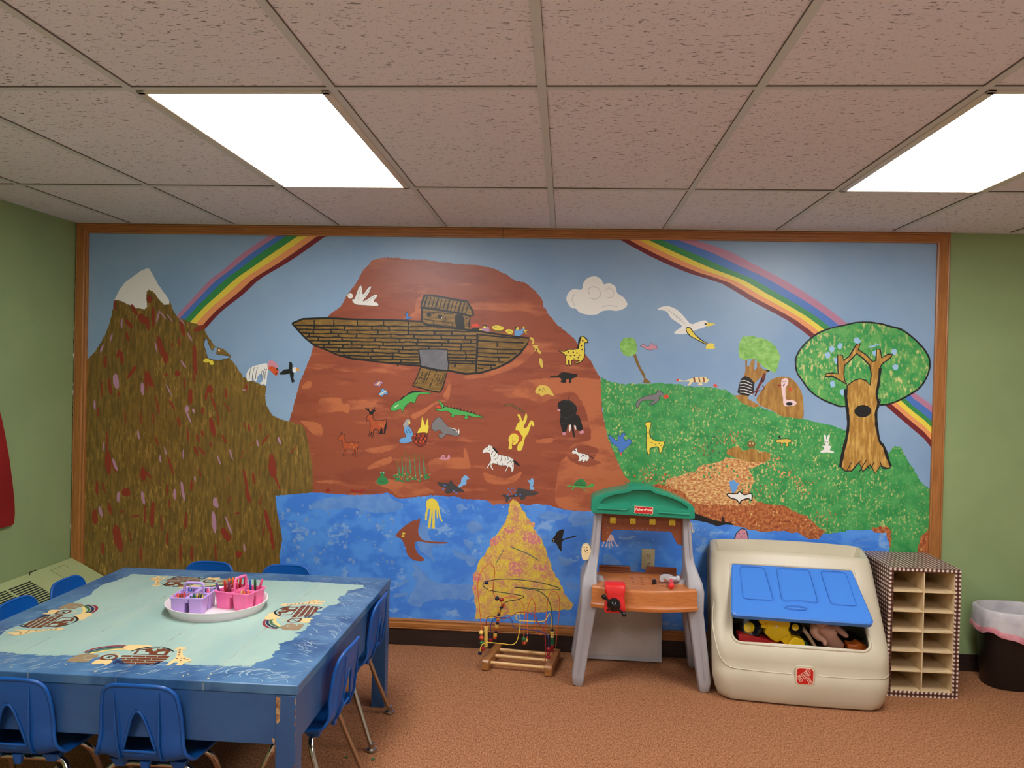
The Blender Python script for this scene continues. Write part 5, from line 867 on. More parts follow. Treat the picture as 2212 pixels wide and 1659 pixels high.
def caddy(name, loc, rz, w_, d, h, m, label, hang, turn=0):
    c = empty(name, loc, rz, label, 'caddy')
    cells_mesh(w_, d, h, 0, 0).build('pots', m, c)
    # rim frame and bridge bars
    q = MB(); r0 = [(a, b_, h) for a, b_ in rring(w_+.004, d+.004, .010, 5)]
    q.tube(r0, .0035, 8, closed=True)
    q.box(-.0065, .0065, -d/2+.0005, d/2-.0005, h-.018, h-.001); q.box(-w_/2+.0005, w_/2-.0005, -.0065, .0065, h-.018, h-.001)
    q.build('rim', m, c, angle=50)
    a = MB(); hw = (d if turn else w_)*.30; hh = hang; TM = Matrix.Rotation(PI/2*turn, 4, 'Z')
    P = [(-hw, 0, h-.003), (-hw, 0, h+hh*.6), (-hw*.82, 0, h+hh*.95), (-hw*.5, 0, h+hh), (hw*.5, 0, h+hh), (hw*.82, 0, h+hh*.95), (hw, 0, h+hh*.6), (hw, 0, h-.003)]
    a.tube(smooth_open(P, 4), .0052, 10, M=TM); a.box(-hw-.006, hw+.006, -.0055, .0055, h-.012, h+.004, M=TM)
    a.build('carry_handle', m, c, angle=50)
    return c
M_pur = mat('lilac_plastic', (186, 160, 222), rough=.28); M_pink = mat('pink_plastic', (242, 116, 168), rough=.28)
zc = TZ+.0045
PUR = Vector((-1.351, -1.395, zc)); PNK = Vector((-1.196, -1.318, zc))
PR, KR = math.radians(4), math.radians(-14)
caddy('craft_caddy', PUR, PR, .124, .150, .066, M_pur, 'lilac craft caddy with a handle full of crayons, left on the tray', .040)
caddy('craft_caddy', PNK, KR, .150, .120, .066, M_pink, 'pink craft caddy with a handle holding markers, right on the tray', .050, 1)
CR = dict(red=(206, 50, 40), orange=(236, 110, 40), yellow=(246, 206, 60), green=(30, 96, 64), blue=(44, 84, 170), purple=(96, 60, 120), black=(34, 34, 38), pink=(234, 84, 130), brown=(120, 60, 40), white=(232, 228, 222), plum=(150, 70, 90))
CRM = {k: mat('crayon_'+k, v, rough=.45) for k, v in CR.items()}
protos = {}
def stick(kind, colr, p, tilt, az, L_, label, grp_):
    key = (kind, colr)
    if key not in protos:
        mb = MB(); m = [CRM[colr]]
        if kind == 'crayon': mb.lathe([(.0036, 0), (.0038, .001), (.0038, .062), (.0029, .064), (.0012, .074)], 10)
        else: mb.lathe([(.0038, 0), (.0043, .002), (.0043, .066), (.0049, .067), (.0049, .090), (.0042, .095), (.0030, .097)], 12)
        o = mb.build(kind, m); protos[key] = o; first = True
    else: o = protos[key].copy(); COL.objects.link(o)
    o.location = p; o.rotation_euler = (0, tilt, az)
    tag(o, label, kind, grp_); return o
rr = random.Random(31)
def in_cell(origin, rz, w_, d, sx, sy, kind, cols_, n, zb, tl, what, grp_):
    g = .012; cw, cd_ = (w_-g)/2, (d-g)/2
    for i in range(n):
        cx = sx*(g/2+cw/2)+rr.uniform(-.24, .24)*cw; cy_ = sy*(g/2+cd_/2)+rr.uniform(-.26, .26)*cd_
        q = Matrix.Rotation(rz, 3, 'Z') @ Vector((cx, cy_, 0)); c = cols_[i % len(cols_)]
        stick(kind, c, Vector(origin)+q+Vector((0, 0, zb)), rr.uniform(-tl, tl), rr.uniform(0, 2*PI), 0, what % c, grp_)
g1 = 'crayons in the lilac caddy'; g2 = 'markers in the pink caddy'
in_cell(PUR, PR, .124, .150, -1, -1, 'crayon', ['red', 'orange', 'red', 'brown', 'orange', 'red', 'pink'], 14, .002, .36, '%s crayon in the near left pot of the lilac caddy', g1)
in_cell(PUR, PR, .124, .150, 1, -1, 'crayon', ['green', 'yellow', 'green', 'black', 'yellow', 'green'], 13, .002, .36, '%s crayon in the near right pot of the lilac caddy', g1)
in_cell(PUR, PR, .124, .150, -1, 1, 'crayon', ['blue', 'purple', 'blue', 'white'], 7, .002, .34, '%s crayon in the far left pot of the lilac caddy', g1)
in_cell(PUR, PR, .124, .150, 1, 1, 'crayon', ['black', 'white', 'black', 'pink'], 8, .002, .34, '%s crayon in the far right pot of the lilac caddy', g1)
in_cell(PNK, KR, .150, .120, -1, -1, 'marker', ['plum', 'purple', 'red', 'brown'], 5, .005, .4, '%s marker in the near left pot of the pink caddy', g2)
in_cell(PNK, KR, .150, .120, -1, 1, 'marker', ['orange', 'yellow', 'red', 'black', 'green', 'pink', 'orange'], 8, .005, .42, '%s marker in the far left pot of the pink caddy', g2)
in_cell(PNK, KR, .150, .120, 1, -1, 'crayon', ['orange', 'yellow', 'purple', 'blue', 'orange', 'white'], 9, .002, .25, '%s crayon in the near right pot of the pink caddy', 'crayons in the pink caddy')
in_cell(PNK, KR, .150, .120, 1, 1, 'marker', ['green', 'pink', 'blue'], 3, .005, .35, '%s marker in the far right pot of the pink caddy', g2)
for i, (c, x, y) in enumerate((('pink', -1.205, -1.275),)):
    stick('marker', c, Vector((x, y, zc+.018)), .12, .4, 0, 'pink marker standing tallest behind the pink caddy handle', g2)

# two green scraps on the carpet
M_scrap = mat('green_tinsel', (20, 110, 60), rough=.4)
for i, (px, py, lb) in enumerate(((748, 1637, 'tiny green scrap on the carpet beside the chair leg'), (807, 1641, 'green leafy scrap on the carpet, the right one of two'))):
    p = on_z(px, py, .001); mb = MB()
    for k in range(9):
        a = rr.uniform(0, 2*PI); d = rr.uniform(0, .008 if i else .006); s_ = rr.uniform(.002, .005)
        x, y = d*math.cos(a), d*math.sin(a); mb.add([(x, y-s_, .001), (x+s_, y, .002), (x, y+s_, .003), (x-s_, y, .001)], [(0, 1, 2, 3)])
    o = mb.build('paper_scrap', M_scrap, recalc=False); o.location = p; tag(o, lb, 'scrap', 'green scraps on the carpet')
# ------------------------------------------------------------------ left wall: red painted board and heater cover
M_red = mat('dark_red_paint', (150, 30, 34), rough=.4, rgb2=(134, 26, 30), scale=3); M_red2 = mat('coral_red_paint', (196, 72, 66), rough=.4, rgb2=(184, 62, 58), scale=4)
def yz(px, py): p = on_x(px, py, XL+.03); return (p.y, p.z)
Yc = -.92
right = [yz(0, 875), yz(8, 905), yz(16, 945), yz(24, 990), yz(30, 1035), yz(35, 1080), yz(36, 1110), yz(34, 1132), yz(30, 1134), yz(0, 1141)]
arc = [(-.615, 1.33)]
pl_ = [( -.60, 1.36), (-.572, 1.24), (-.542, 1.11), (-.520, .98), (-.503, .86), (-.498, .76), (-.500, .71), (-.512, .70)]
pr = right[:8]
full = [(2*Yc-y, z) for y, z in pr[::-1]]+[(Yc-.16, 1.52), (Yc, 1.60), (Yc+.16, 1.52)]+pr+[(pr[-1][0]-.02, pr[-1][1]-.004), (2*Yc-pr[-1][0]+.02, pr[-1][1]-.004)]
bd = empty('painted_wall_board', (XL, Yc, .7), 0, 'dark red arched board with a coral stripe hanging on the left green wall', 'wall board')
MB().prism(full, lambda a, b_: (XL+.004, a, b_), lambda a, b_: (XL+.022, a, b_)).build('board', M_red, bd, world=True, bevel=.002)
inn = [(Yc+(y-Yc)*.72, .712+(z-.712)*.74) for y, z in full]
MB().sheet([Vector((XL+.0228, a, b_)) for a, b_ in inn]).build('inner_arch', M_red2, bd, world=True, recalc=False)
M_cover = mat('green_cover_paint', (184, 196, 142), rough=.45, rgb2=(176, 190, 134), scale=3)
hv = empty('heater_cover', (XL, -1.2, 0), 0, 'sloping green painted heater cover with a louvred grille below the left wall', 'heater')
zt_, xo, zo = .415, .30, .27
ye = -.012; ys = -3.2
prof = [(0, 0), (0, zt_), (.012, zt_+.004), (xo, zo), (xo+.008, zo-.012), (xo+.008, 0)]
MB().rings([[(XL+.001+a, y, b_) for a, b_ in prof] for y in (ys, ye)]).build('cover_body', M_cover, hv, world=True, bevel=.003)
sl = Vector((xo-.012, 0, zo-zt_-.004)).normalized(); nrm = Vector((-sl.z, 0, sl.x)); o0 = Vector((XL+.013, 0, zt_+.004))
def onslope(u, y, h=0): return o0+sl*u+Vector((0, y, 0))+nrm*h
M_black = mat('dark_slot', (28, 28, 22), rough=.9)
gr = MB()
for k in range(12):
    y1 = -.44-k*.185
    for j in range(13):
        u = .055+j*.0155
        gr.add([onslope(u, y1, .0006), onslope(u, y1-.168, .0006), onslope(u+.0085, y1-.168, .0006), onslope(u+.0085, y1, .0006)], [(0, 1, 2, 3)])
gr.build('grille_slots', M_black, hv, world=True, recalc=False)
dr = MB()
a_, b2 = onslope(.035, -.24, .0006), onslope(.035, -.12, .0006)
dr.tube([onslope(.06, -.13, .0006), onslope(.035, -.13, .0006), onslope(.035, -.25, .0006), onslope(.15, -.25, .0006)], .0012, 6)
dr.build('access_panel_line', mat('cover_crease', (110, 124, 76), rough=.6), hv, world=True)
MB().tube([onslope(0, -.33, .004), onslope(.002, -.38, .006), onslope(.018, -.40, .003)], .0025, 6).build('bent_wire', M_black, hv, world=True)
# ------------------------------------------------------------------ bead maze
M_mwood = mat('varnished_wood', (148, 96, 50), rough=.3, rgb2=(168, 114, 62), scale=14, stretch=(1, 6, 6), rgb3=(120, 72, 34), lo3=.6, hi3=.72, scale3=18, stretch3=(6, 1, 6))
M_dowel = mat('pale_dowel', (222, 180, 118), rough=.3, rgb2=(206, 160, 98), scale=20, stretch=(1, 8, 8))
bz = empty('bead_maze', (-.11, -.22, 0), 0, 'wooden bead maze with coloured looping wires standing on the carpet', 'toy')
RL = ((-.293, -.345), (-.245, -.07)); RR_ = ((.034, -.385), (.078, -.11)); RH = .058
def rail(a, b_):
    d = Vector((b_[0]-a[0], b_[1]-a[1], 0)); n = Vector((-d.y, d.x, 0)).normalized()*.019
    L_ = d.length; M_ = Matrix.Translation((a[0], a[1], 0)) @ Matrix.Rotation(math.atan2(d.y, d.x), 4, 'Z')
    prof = [(0, .006), (.01, 0), (.07, 0), (.08, .008), (L_-.08, .008), (L_-.07, 0), (L_-.01, 0), (L_, .006), (L_, RH-.012), (L_-.012, RH), (.012, RH), (0, RH-.012)]
    mb = MB().prism(prof, lambda u, v: (u, -.019, v), lambda u, v: (u, .019, v), M=M_)
    return mb.build('side_rail', M_mwood, bz, world=True, bevel=.004, bseg=3)
rail(*RL); rail(*RR_)
for t, zz in ((.16, .032), (.5, .036), (.84, .036)):
    a = Vector((RL[0][0]+(RL[1][0]-RL[0][0])*t, RL[0][1]+(RL[1][1]-RL[0][1])*t, zz)); b_ = Vector((RR_[0][0]+(RR_[1][0]-RR_[0][0])*t, RR_[0][1]+(RR_[1][1]-RR_[0][1])*t, zz))
    MB().tube([a, b_], .0095, 14).build('dowel', M_dowel, bz, world=True, angle=60)
def r10(x, y, Y): return on_y(1000+x*.27125, 1050+y*.27125, Y)
WC = dict(orange=(226, 108, 60), green=(20, 64, 48), red=(150, 30, 40), blue=(36, 60, 130), yellow=(240, 204, 70))
wires = dict(
 orange=[(150, 1320, -.30), (148, 1140, -.30), (130, 950, -.29), (118, 800, -.28), (140, 690, -.27), (210, 617, -.25), (252, 670, -.23), (242, 780, -.21), (245, 860, -.19), (290, 905, -.18), (340, 885, -.18), (400, 878, -.18), (460, 915, -.19), (490, 990, -.2), (487, 1120, -.2), (486, 1220, -.21), (498, 1250, -.2), (512, 1200, -.19), (513, 1080, -.18), (520, 960, -.17), (548, 895, -.16), (575, 950, -.15), (568, 1060, -.14), (575, 1145, -.14), (620, 1182, -.14), (655, 1130, -.14), (668, 980, -.14), (685, 870, -.14), (722, 838, -.13), (765, 880, -.13), (768, 1000, -.13), (750, 1150, -.13), (740, 1280, -.13)],
 green=[(712, 1300, -.19), (712, 1150, -.19), (706, 990, -.19), (670, 890, -.18), (600, 835, -.17), (500, 818, -.16), (412, 806, -.14), (520, 812, -.22), (650, 826, -.28), (775, 821, -.27), (700, 790, -.20), (560, 760, -.15), (370, 740, -.12), (240, 748, -.15), (165, 775, -.2), (175, 808, -.25), (240, 835, -.27), (400, 860, -.25), (486, 880, -.22), (430, 905, -.2), (350, 920, -.17), (318, 948, -.13), (290, 1010, -.11), (272, 1090, -.10), (262, 1160, -.095), (250, 1225, -.09)],
 red=[(183, 1280, -.24), (184, 1110, -.24), (195, 1050, -.24), (235, 1036, -.23), (320, 1057, -.2), (385, 1035, -.19), (440, 1005, -.18), (530, 1012, -.18), (583, 1045, -.2), (585, 1075, -.24), (630, 1120, -.3), (655, 1190, -.36), (655, 1400, -.372)],
 blue=[(220, 1240, -.14), (220, 1120, -.14), (245, 1065, -.14), (310, 1045, -.15), (375, 1055, -.16), (398, 1090, -.18), (400, 1120, -.2), (460, 1138, -.24), (560, 1148, -.28), (640, 1165, -.32), (680, 1200, -.34), (682, 1300, -.34), (680, 1375, -.34)],
 yellow=[(133, 1345, -.335), (145, 1275, -.335), (190, 1247, -.33), (300, 1254, -.31), (395, 1262, -.28), (435, 1220, -.27), (455, 1110, -.26), (450, 1015, -.26), (422, 1040, -.26), (440, 1070, -.25), (540, 1076, -.23), (640, 1076, -.2), (672, 1045, -.19), (690, 1015, -.18), (704, 1055, -.18), (710, 1140, -.18)])
for k, p in wires.items():
    P = [tuple(r10(*q)) for q in p]
    MB().tube(smooth_open(P, 5), .0023, 8).build('bead_wire', mat('wire_'+k, WC[k], rough=.3), bz, world=True, angle=70)['label'] = k+' wire'
BC = dict(y=(240, 206, 104), o=(216, 84, 44), g=(34, 104, 56), r=(150, 26, 36), n=(26, 34, 62), c=(222, 176, 78))
def bead(x, y, Y, c, kind='ball', s_=1):
    p = r10(x, y, Y); mb = MB(); m = mat('bead_'+c, BC[c], rough=.22)
    if kind == 'ball': mb.ball(p, .0125*s_, (1, 1, .92))
    elif kind == 'disc': mb.lathe([(.004, -.0045), (.009, -.004), (.0105, 0), (.009, .004), (.004, .0045)], 14, M=Matrix.Translation(p))
    elif kind == 'cube': mb.rbox(p.x-.0095, p.x+.0095, p.y-.0095, p.y+.0095, p.z-.0095, p.z+.0095, .0015, M=None)
    else: mb.lathe([(.006, -.009), (.0105, -.006), (.0105, .006), (.006, .009)], 14, M=Matrix.Translation(p))
    mb.build('bead', m, bz, world=True, angle=50)
for a in ((145, 1166, -.30, 'y'), (148, 1208, -.30, 'o'), (152, 1250, -.30, 'g'), (158, 1296, -.31, 'r')): bead(*a, s_=1.0)
bead(136, 1330, -.335, 'n', 'barrel')
for i in range(13): bead(183+(i % 2), 1124+i*12.6, -.24, 'y', 'disc')
bead(187, 768, -.18, 'n', s_=.95); bead(220, 829, -.26, 'c', 'cube')
bead(272, 895, -.18, 'n'); bead(307, 905, -.18, 'r')
for i, (x, y, c, k) in enumerate(((318, 947, 'o', 'barrel'), (307, 966, 'n', 'disc'), (297, 988, 'c', 'cube'), (290, 1004, 'o', 'disc'), (286, 1024, 'n', 'disc'), (281, 1048, 'c', 'cube'), (279, 1070, 'o', 'disc'), (275, 1092, 'n', 'disc'), (270, 1117, 'c', 'cube'), (265, 1140, 'o', 'disc'), (262, 1162, 'n', 'disc'), (257, 1184, 'c', 'cube'), (253, 1206, 'o', 'barrel'))): bead(x, y, -.105, c, k)
bead(220, 1228, -.14, 'r', 'barrel')
for a in ((512, 1184, -.18, 'n'), (500, 1228, -.19, 'y'), (490, 1246, -.2, 'o'), (484, 1220, -.215, 'g')): bead(*a)
for i, c in enumerate('nyyygggrrr'): bead(711, 1145+i*18, -.19, c, 'disc', 1)
for i, c in enumerate('rrr'): bead(681, 1298+i*32, -.34, c, 'ball', .9)

# ------------------------------------------------------------------ toy workbench
M_gpl = mat('grey_toy_plastic', (164, 160, 164), rough=.42, bump=.1, bscale=300)
M_grn = mat('green_toy_plastic', (26, 146, 114), rough=.35)
M_bench = mat('orange_brown_plastic', (198, 122, 62), rough=.38, rgb2=(182, 106, 50), scale=26, stretch=(.6, 1, 9), lo=.42, hi=.6, bump=.1)
M_brn = mat('brown_pegboard', (142, 74, 38), rough=.5)
M_brn2 = mat('dark_brown_plastic', (120, 62, 34), rough=.4)
M_yel = mat('yellow_plastic', (240, 206, 56), rough=.35)
M_redp = mat('red_plastic', (226, 44, 44), rough=.3); M_blk = mat('black_plastic', (22, 20, 22), rough=.18); M_lgp = mat('light_grey_plastic', (186, 190, 194), rough=.35)
wb = empty('toy_workbench', (.495, -.3, 0), 0, 'grey, brown and green plastic toy workbench against the mural', 'toy workbench')
for s_, nm in ((-1, 'L'), (1, 'R')):
    cx = .495
    X_ = lambda v: cx+s_*v
    def leg(yb, yt, wb_, fl):
        mb = MB(); secs = []
        for t, z, xo, xi, d in ((0, 0, .318, .293, .055), (.04, .008, .334, .284, .066), (.1, .05, .341, .279, .072), (1, .40, .300, .222, .095)):
            y = yb+(yt-yb)*t; secs.append((X_((xo+xi)/2), y, z, xo-xi, d, .009))
        mb.loft(secs); return mb
    leg(-.455, -.40, 0, 1).build('front_leg', M_gpl, wb, world=True, angle=50)
    leg(-.125, -.19, 0, 1).build('rear_leg', M_gpl, wb, world=True, angle=50)
    # shoulder and upright
    mb = MB()
    mb.loft([(X_(.262), -.30, .385, .082, .30, .010), (X_(.264), -.30, .48, .082, .29, .012), (X_(.262), -.30, .52, .072, .26, .014), (X_(.254), -.30, .56, .058, .18, .012), (X_(.244), -.30, .60, .050, .12, .010), (X_(.238), -.30, .64, .045, .095, .009), (X_(.222), -.30, .845, .040, .075, .008)])
    mb.loft([(X_(.212), -.345, .47, .03, .04, .012), (X_(.206), -.345, .50, .045, .045, .015), (X_(.212), -.345, .52, .03, .035, .012)])
    mb.build('upright', M_gpl, wb, world=True, angle=50)
    MB().tube([(X_(.229), -.341, .83), (X_(.247), -.352, .62)], .0012, 6).tube([(X_(.262), -.452, .50), (X_(.31), -.489, .06)], .0012, 6).build('moulding_seam', M_gpl, wb, world=True)
# bench top: bowed front slab
def bow(x, y0=-.462, k=.055): u = (x-.5)/.262; return y0-k*(1-u*u)
n_ = 16; xs = [.243+(.759-.243)*i/n_ for i in range(n_+1)]
mb = MB()
def rowp(off, z): return [Vector((.5+(x-.5)*(1+off*.6), bow(x)-off*.12*1.0, z)) for x in xs]
R = [rowp(.0, .392)[::1]]
fr = [(.012, .395), (.045, .397), (.050, .400), (.050, .412), (.020, .418), (.008, .43), (0, .485), (-.010, .494), (-.03, .498)]
rg = [[Vector((.5+(x-.5)*(1+o_*.35), bow(x)-o_*.2, z)) for x in xs] for o_, z in fr]
back = [Vector((.5+(x-.5)*.97, -.17, .498)) for x in xs]
mb.rings(rg+[back], closed=False, cap0=False, cap1=False)
mb.rings([[Vector((x, bow(x)+.004, .396)) for x in xs], [Vector((x, -.15, .396)) for x in xs]], closed=False, cap0=False, cap1=False)
for i0 in (0, n_):
    pts = [r_[i0] for r_ in rg]+[back[i0], Vector((xs[i0], -.17, .396))]
    mb.sheet(pts) if 0 else mb.add(pts, [tuple(range(len(pts)))])
mb.build('benchtop', M_bench, wb, world=True, angle=35)
mb = MB()
for (x, y) in [(.455+i*.048, -.40+j*.045) for i in range(5) for j in range(4)]:
    if .6 < x and y < -.3: continue
    mb.box(x-.007, x+.007, y-.0022, y+.0022, .4978, .4986)
mb.box(.338, .340, .0, .001, .498, .4985)
mb.build('bench_slots', mat('slot_brown', (96, 44, 20), rough=.8), wb, world=True)
# rear tray with a notch
poly = [(.29, .40), (.29, .533), (.455, .533), (.460, .50), (.535, .50), (.540, .533), (.70, .533), (.70, .40)]
MB().prism(poly, lambda a, b_: (a, -.165, b_), lambda a, b_: (a, -.150, b_)).box(.29, .70, -.175, -.165, .42, .505).prism([(a, b_) for a, b_ in [(.29, .525), (.29, .533), (.455, .533), (.455, .525)]], lambda a, b_: (a, -.172, b_), lambda a, b_: (a, -.15, b_)).build('back_panel', M_brn2, wb, world=True, bevel=.003)
# pegboard
poly = [(.290, .87), (.290, .688), (.316, .690), (.350, .753), (.645, .753), (.680, .690), (.704, .686), (.704, .87)]
pb = MB().prism(poly, lambda a, b_: (a, -.312, b_), lambda a, b_: (a, -.300, b_)).build('pegboard', M_brn, wb, world=True, bevel=.002)
mb = MB()
for j, z in enumerate((.812, .789)):
    for i in range(15): 
        if i % 4 != 1: mb.tube([(.323+i*.0252, -.3126, z), (.323+i*.0252, -.310, z)], .0021, 8)
mb.build('peg_holes', M_blk, wb, world=True)
mb = MB()
for i in range(15): mb.tube([(.323+i*.0252, -.3126, .763+0*i), (.323+i*.0252, -.310, .763)], .0019, 8)
mb.tube([(.323, -.3126, .738), (.323, -.31, .738)], .0019, 8).tube([(.676, -.3126, .725), (.676, -.31, .725)], .0019, 8)
mb.build('see_through_peg_holes', mat('pale_peg_hole', (150, 170, 205), rough=.5), wb, world=True)
for i in range(4):
    x = .348+i*.1007
    h = MB().rbox(x-.0155, x+.0155, -.3175, -.312, .786, .818, .003).build('tool_hook', M_yel, wb, world=True)
    MB().tube(smooth_open([(x, -.315, .796), (x, -.330, .791), (x, -.334, .795)], 3), .0038, 8).build('hook_peg', M_yel, h, world=True)
# roof
def roofpoly():
    return [(.233, .858), (.236, .915), (.250, .930), (.30, .950), (.36, .965), (.405, .972), (.425, .986), (.450, .990), (.520, .990), (.545, .984), (.565, .968), (.62, .955), (.68, .932), (.735, .906), (.750, .888), (.752, .842), (.745, .835), (.245, .848), (.236, .852)]
rf = MB().prism(roofpoly(), lambda a, b_: (a, -.385, b_), lambda a, b_: (a, -.215, b_)).build('roof_canopy', M_grn, wb, world=True)
def cut(poly, y0, y1): return MB().prism(poly, lambda a, b_: (a-.495, y0+.3, b_), lambda a, b_: (a-.495, y1+.3, b_)).build('cutter', M_grn, wb)
c1 = cut([(.275, .898), (.30, .925), (.345, .944), (.42, .958), (.44, .972), (.53, .972), (.55, .957), (.62, .942), (.68, .918), (.715, .895), (.715, .880), (.565, .886), (.56, .897), (.435, .902), (.43, .890), (.29, .893)], -.45, -.358)
booled(rf, [c1], bevel=.007, bseg=3, angle=35)
mb = MB().tube([(.262, -.386, .872), (.41, -.387, .869), (.42, -.389, .88)], .005, 8).tube([(.57, -.387, .862), (.725, -.386, .858)], .005, 8)
mb.build('roof_moulding', M_grn, wb, world=True, angle=60)
# name plate
bx0, bx1, bz0, bz1 = .452, .540, .8545, .889
sc_ = [(bx0, bz1), (bx0, bz0+.004)]
for i in range(5):
    for k in range(5): a = PI+PI*k/4; sc_.append((bx0+(i+.5)*(bx1-bx0)/5+math.cos(a)*(bx1-bx0)/10, bz0+.005+math.sin(a)*.005))
sc_ += [(bx1, bz1-.002)]
cxm, czm = (bx0+bx1)/2, (bz0+bz1)/2
tilt = Matrix.Translation((cxm, 0, czm)) @ Matrix.Rotation(R_(1.3), 4, 'Y') @ Matrix.Translation((-cxm, 0, -czm))
pl = MB().prism([(cxm+(a-cxm)*1.06, czm+(b_-czm)*1.12) for a, b_ in sc_], lambda a, b_: (a, -.389, b_), lambda a, b_: (a, -.3845, b_), M=tilt)
p_ = pl.build('name_plate', mat('plate_cream', (240, 214, 180), rough=.4), wb, world=True)
MB().prism(sc_, lambda a, b_: (a, -.3896, b_), lambda a, b_: (a, -.388, b_), M=tilt).build('red_field', mat('plate_red', (206, 28, 36), rough=.35), p_, world=True)
M_ = tilt @ Matrix.Translation((cxm, -.3898, czm+.0025)) @ Matrix.Rotation(PI/2, 4, 'X')
vs, fs = text_mesh('Fisher-Price', .0172, M_, .0002, .0004)
MB().add(vs, fs).build('lettering', mat('plate_letter', (250, 236, 214), rough=.4), p_, world=True, recalc=False)
# vise
vc = (.352, -.535)
mb = MB()
def vsec(z, w_, y0, y1, r=.006): return ((vc[0]-.002)+(.5-z)*0, (y0+y1)/2, z, w_, y1-y0, r)
mb.loft([(vc[0], -.545, .398, .094, .034, .008), (vc[0], -.545, .405, .102, .040, .01), (vc[0], -.545, .43, .102, .040, .01), (vc[0]+.003, -.543, .455, .088, .036, .01), (vc[0]+.004, -.541, .485, .084, .036, .008), (vc[0], -.536, .505, .098, .05, .008), (vc[0], -.525, .528, .100, .050, .008), (vc[0], -.515, .534, .092, .038, .008)])
vs_ = mb.build('vise', M_redp, wb, world=True, angle=40)
MB().rbox(vc[0]-.046, vc[0]+.05, -.492, -.482, .47, .53, .004).rbox(vc[0]-.045, vc[0]+.049, -.50, -.42, .499, .510, .003).build('vise_jaw', M_redp, vs_, world=True)
mb = MB(); hc = Vector((vc[0]-.006, -.567, .440))
mb.lathe([(.031, 0), (.033, .004), (.031, .012), (.018, .022), (.014, .030), (.004, .033)], 28, M=Matrix.Translation(hc) @ Matrix.Rotation(PI/2, 4, 'X'))
d = Vector((.049, 0, -.040)); q = hc+Vector((0, -.018, 0))
mb.tube([q-d*.98, q+d*.98], .0062, 12); mb.ball(q-d, .0125); mb.ball(q+d, .0125)
mb.build('vise_crank', M_blk, vs_, world=True, angle=50)
MB().tube([(vc[0]-.034, -.5665, .412), (vc[0]-.034, -.564, .412)], .005, 10).build('vise_hole', M_blk, vs_, world=True)
p = on_y(1220+1110*.17481, 1220+250*.17481, -.36)
MB().loft([(.560, -.375, .498, .020, .018, .004), (.560, -.375, .517, .020, .018, .004), (.560, -.375, .519, .016, .014, .003)]).build('black_peg', M_blk, wb, world=True)
# cream clip-on gauge at the left and a small clip at the right
gg = MB(); pts = smooth_closed([(.232, .606), (.198, .600), (.190, .638), (.195, .668), (.212, .676), (.228, .673), (.240, .638)], 4)
gg.prism(pts, lambda a, b_: (a, -.345, b_), lambda a, b_: (a, -.305, b_))
ga = gg.build('cream_gauge', mat('cream_plastic', (240, 218, 166), rough=.4), wb, world=True, bevel=.003)
ga['label'] = 'cream gauge clipped to the left upright'
mb = MB()
for x, z, s_ in ((.203, .663, .003), (.217, .664, .003), (.205, .650, .0025), (.219, .650, .004), (.211, .641, .004), (.223, .638, .003), (.213, .631, .002)): mb.rbox(x-s_, x+s_, -.3462, -.3448, z-.0014, z+.0014, .0004)
mb.build('gauge_marks', M_blk, ga, world=True)
MB().tube(smooth_open([(.748, -.30, .80), (.754, -.30, .76), (.756, -.31, .755), (.762, -.315, .762)], 3), .003, 8).build('side_clip', mat('cream_plastic', (240, 218, 166)), wb, world=True)
# toy hammer lying on the bench
hm = empty('toy_hammer', (.645, -.37, .498), 0, 'toy hammer with light grey head and red handle lying on the bench', 'toy hammer')
hd = MB()
hd.tube([(.640, -.352, .523), (.672, -.352, .523)], [.013, .011], 14); hd.tube([(.672, -.352, .523), (.688, -.352, .523)], [.015, .016], 14)
hd.prism(smooth_closed([(.588, .517), (.592, .534), (.612, .543), (.648, .541), (.654, .530), (.645, .512), (.628, .514), (.612, .524), (.604, .520), (.612, .510), (.596, .506)], 2), lambda a, b_: (a, -.362, b_), lambda a, b_: (a, -.344, b_))
hd.rbox(.634, .658, -.366, -.338, .505, .532, .004)
hd.build('hammer_head', M_lgp, hm, world=True, bevel=.0015)
MB().tube(smooth_open([(.645, -.366, .517), (.642, -.39, .516), (.637, -.43, .515), (.633, -.462, .514), (.632, -.472, .514)], 3), [.010, .0105, .011, .012, .0125, .013, .0135, .014, .0145, .015, .0145, .012, .006][:13], 14).build('hammer_handle', M_redp, hm, world=True, angle=60)

# whiteboard leaning behind the workbench
W_ = empty('whiteboard', (.44, -.06, 0), 0, 'blank dusty whiteboard leaning against the wall beneath the toy workbench', 'whiteboard')
lean = Matrix.Translation((0, -.115, .012)) @ Matrix.Rotation(R_(-9), 4, 'X') @ Matrix.Rotation(R_(.4), 4, 'Y')
MB().rbox(.215, .640, 0, .012, 0, .40, .003, M=lean).build('board_frame', mat('board_grey', (176, 174, 176), rough=.5), W_, world=True)
MB().rbox(.235, .618, -.0015, .002, .024, .385, .001, M=lean).build('writing_surface', mat('board_white', (192, 186, 180), rough=.35, rgb2=(178, 172, 166), scale=4, lo=.4, hi=.7), W_, world=True)
mb = MB(); rr = random.Random(2)
mb.tube([lean @ Vector(p) for p in ((.43, -.002, .155), (.44, -.002, .150), (.446, -.002, .138))], .0007, 5)
mb.build('pen_mark', mat('pen_mark', (70, 66, 64)), W_, world=True)

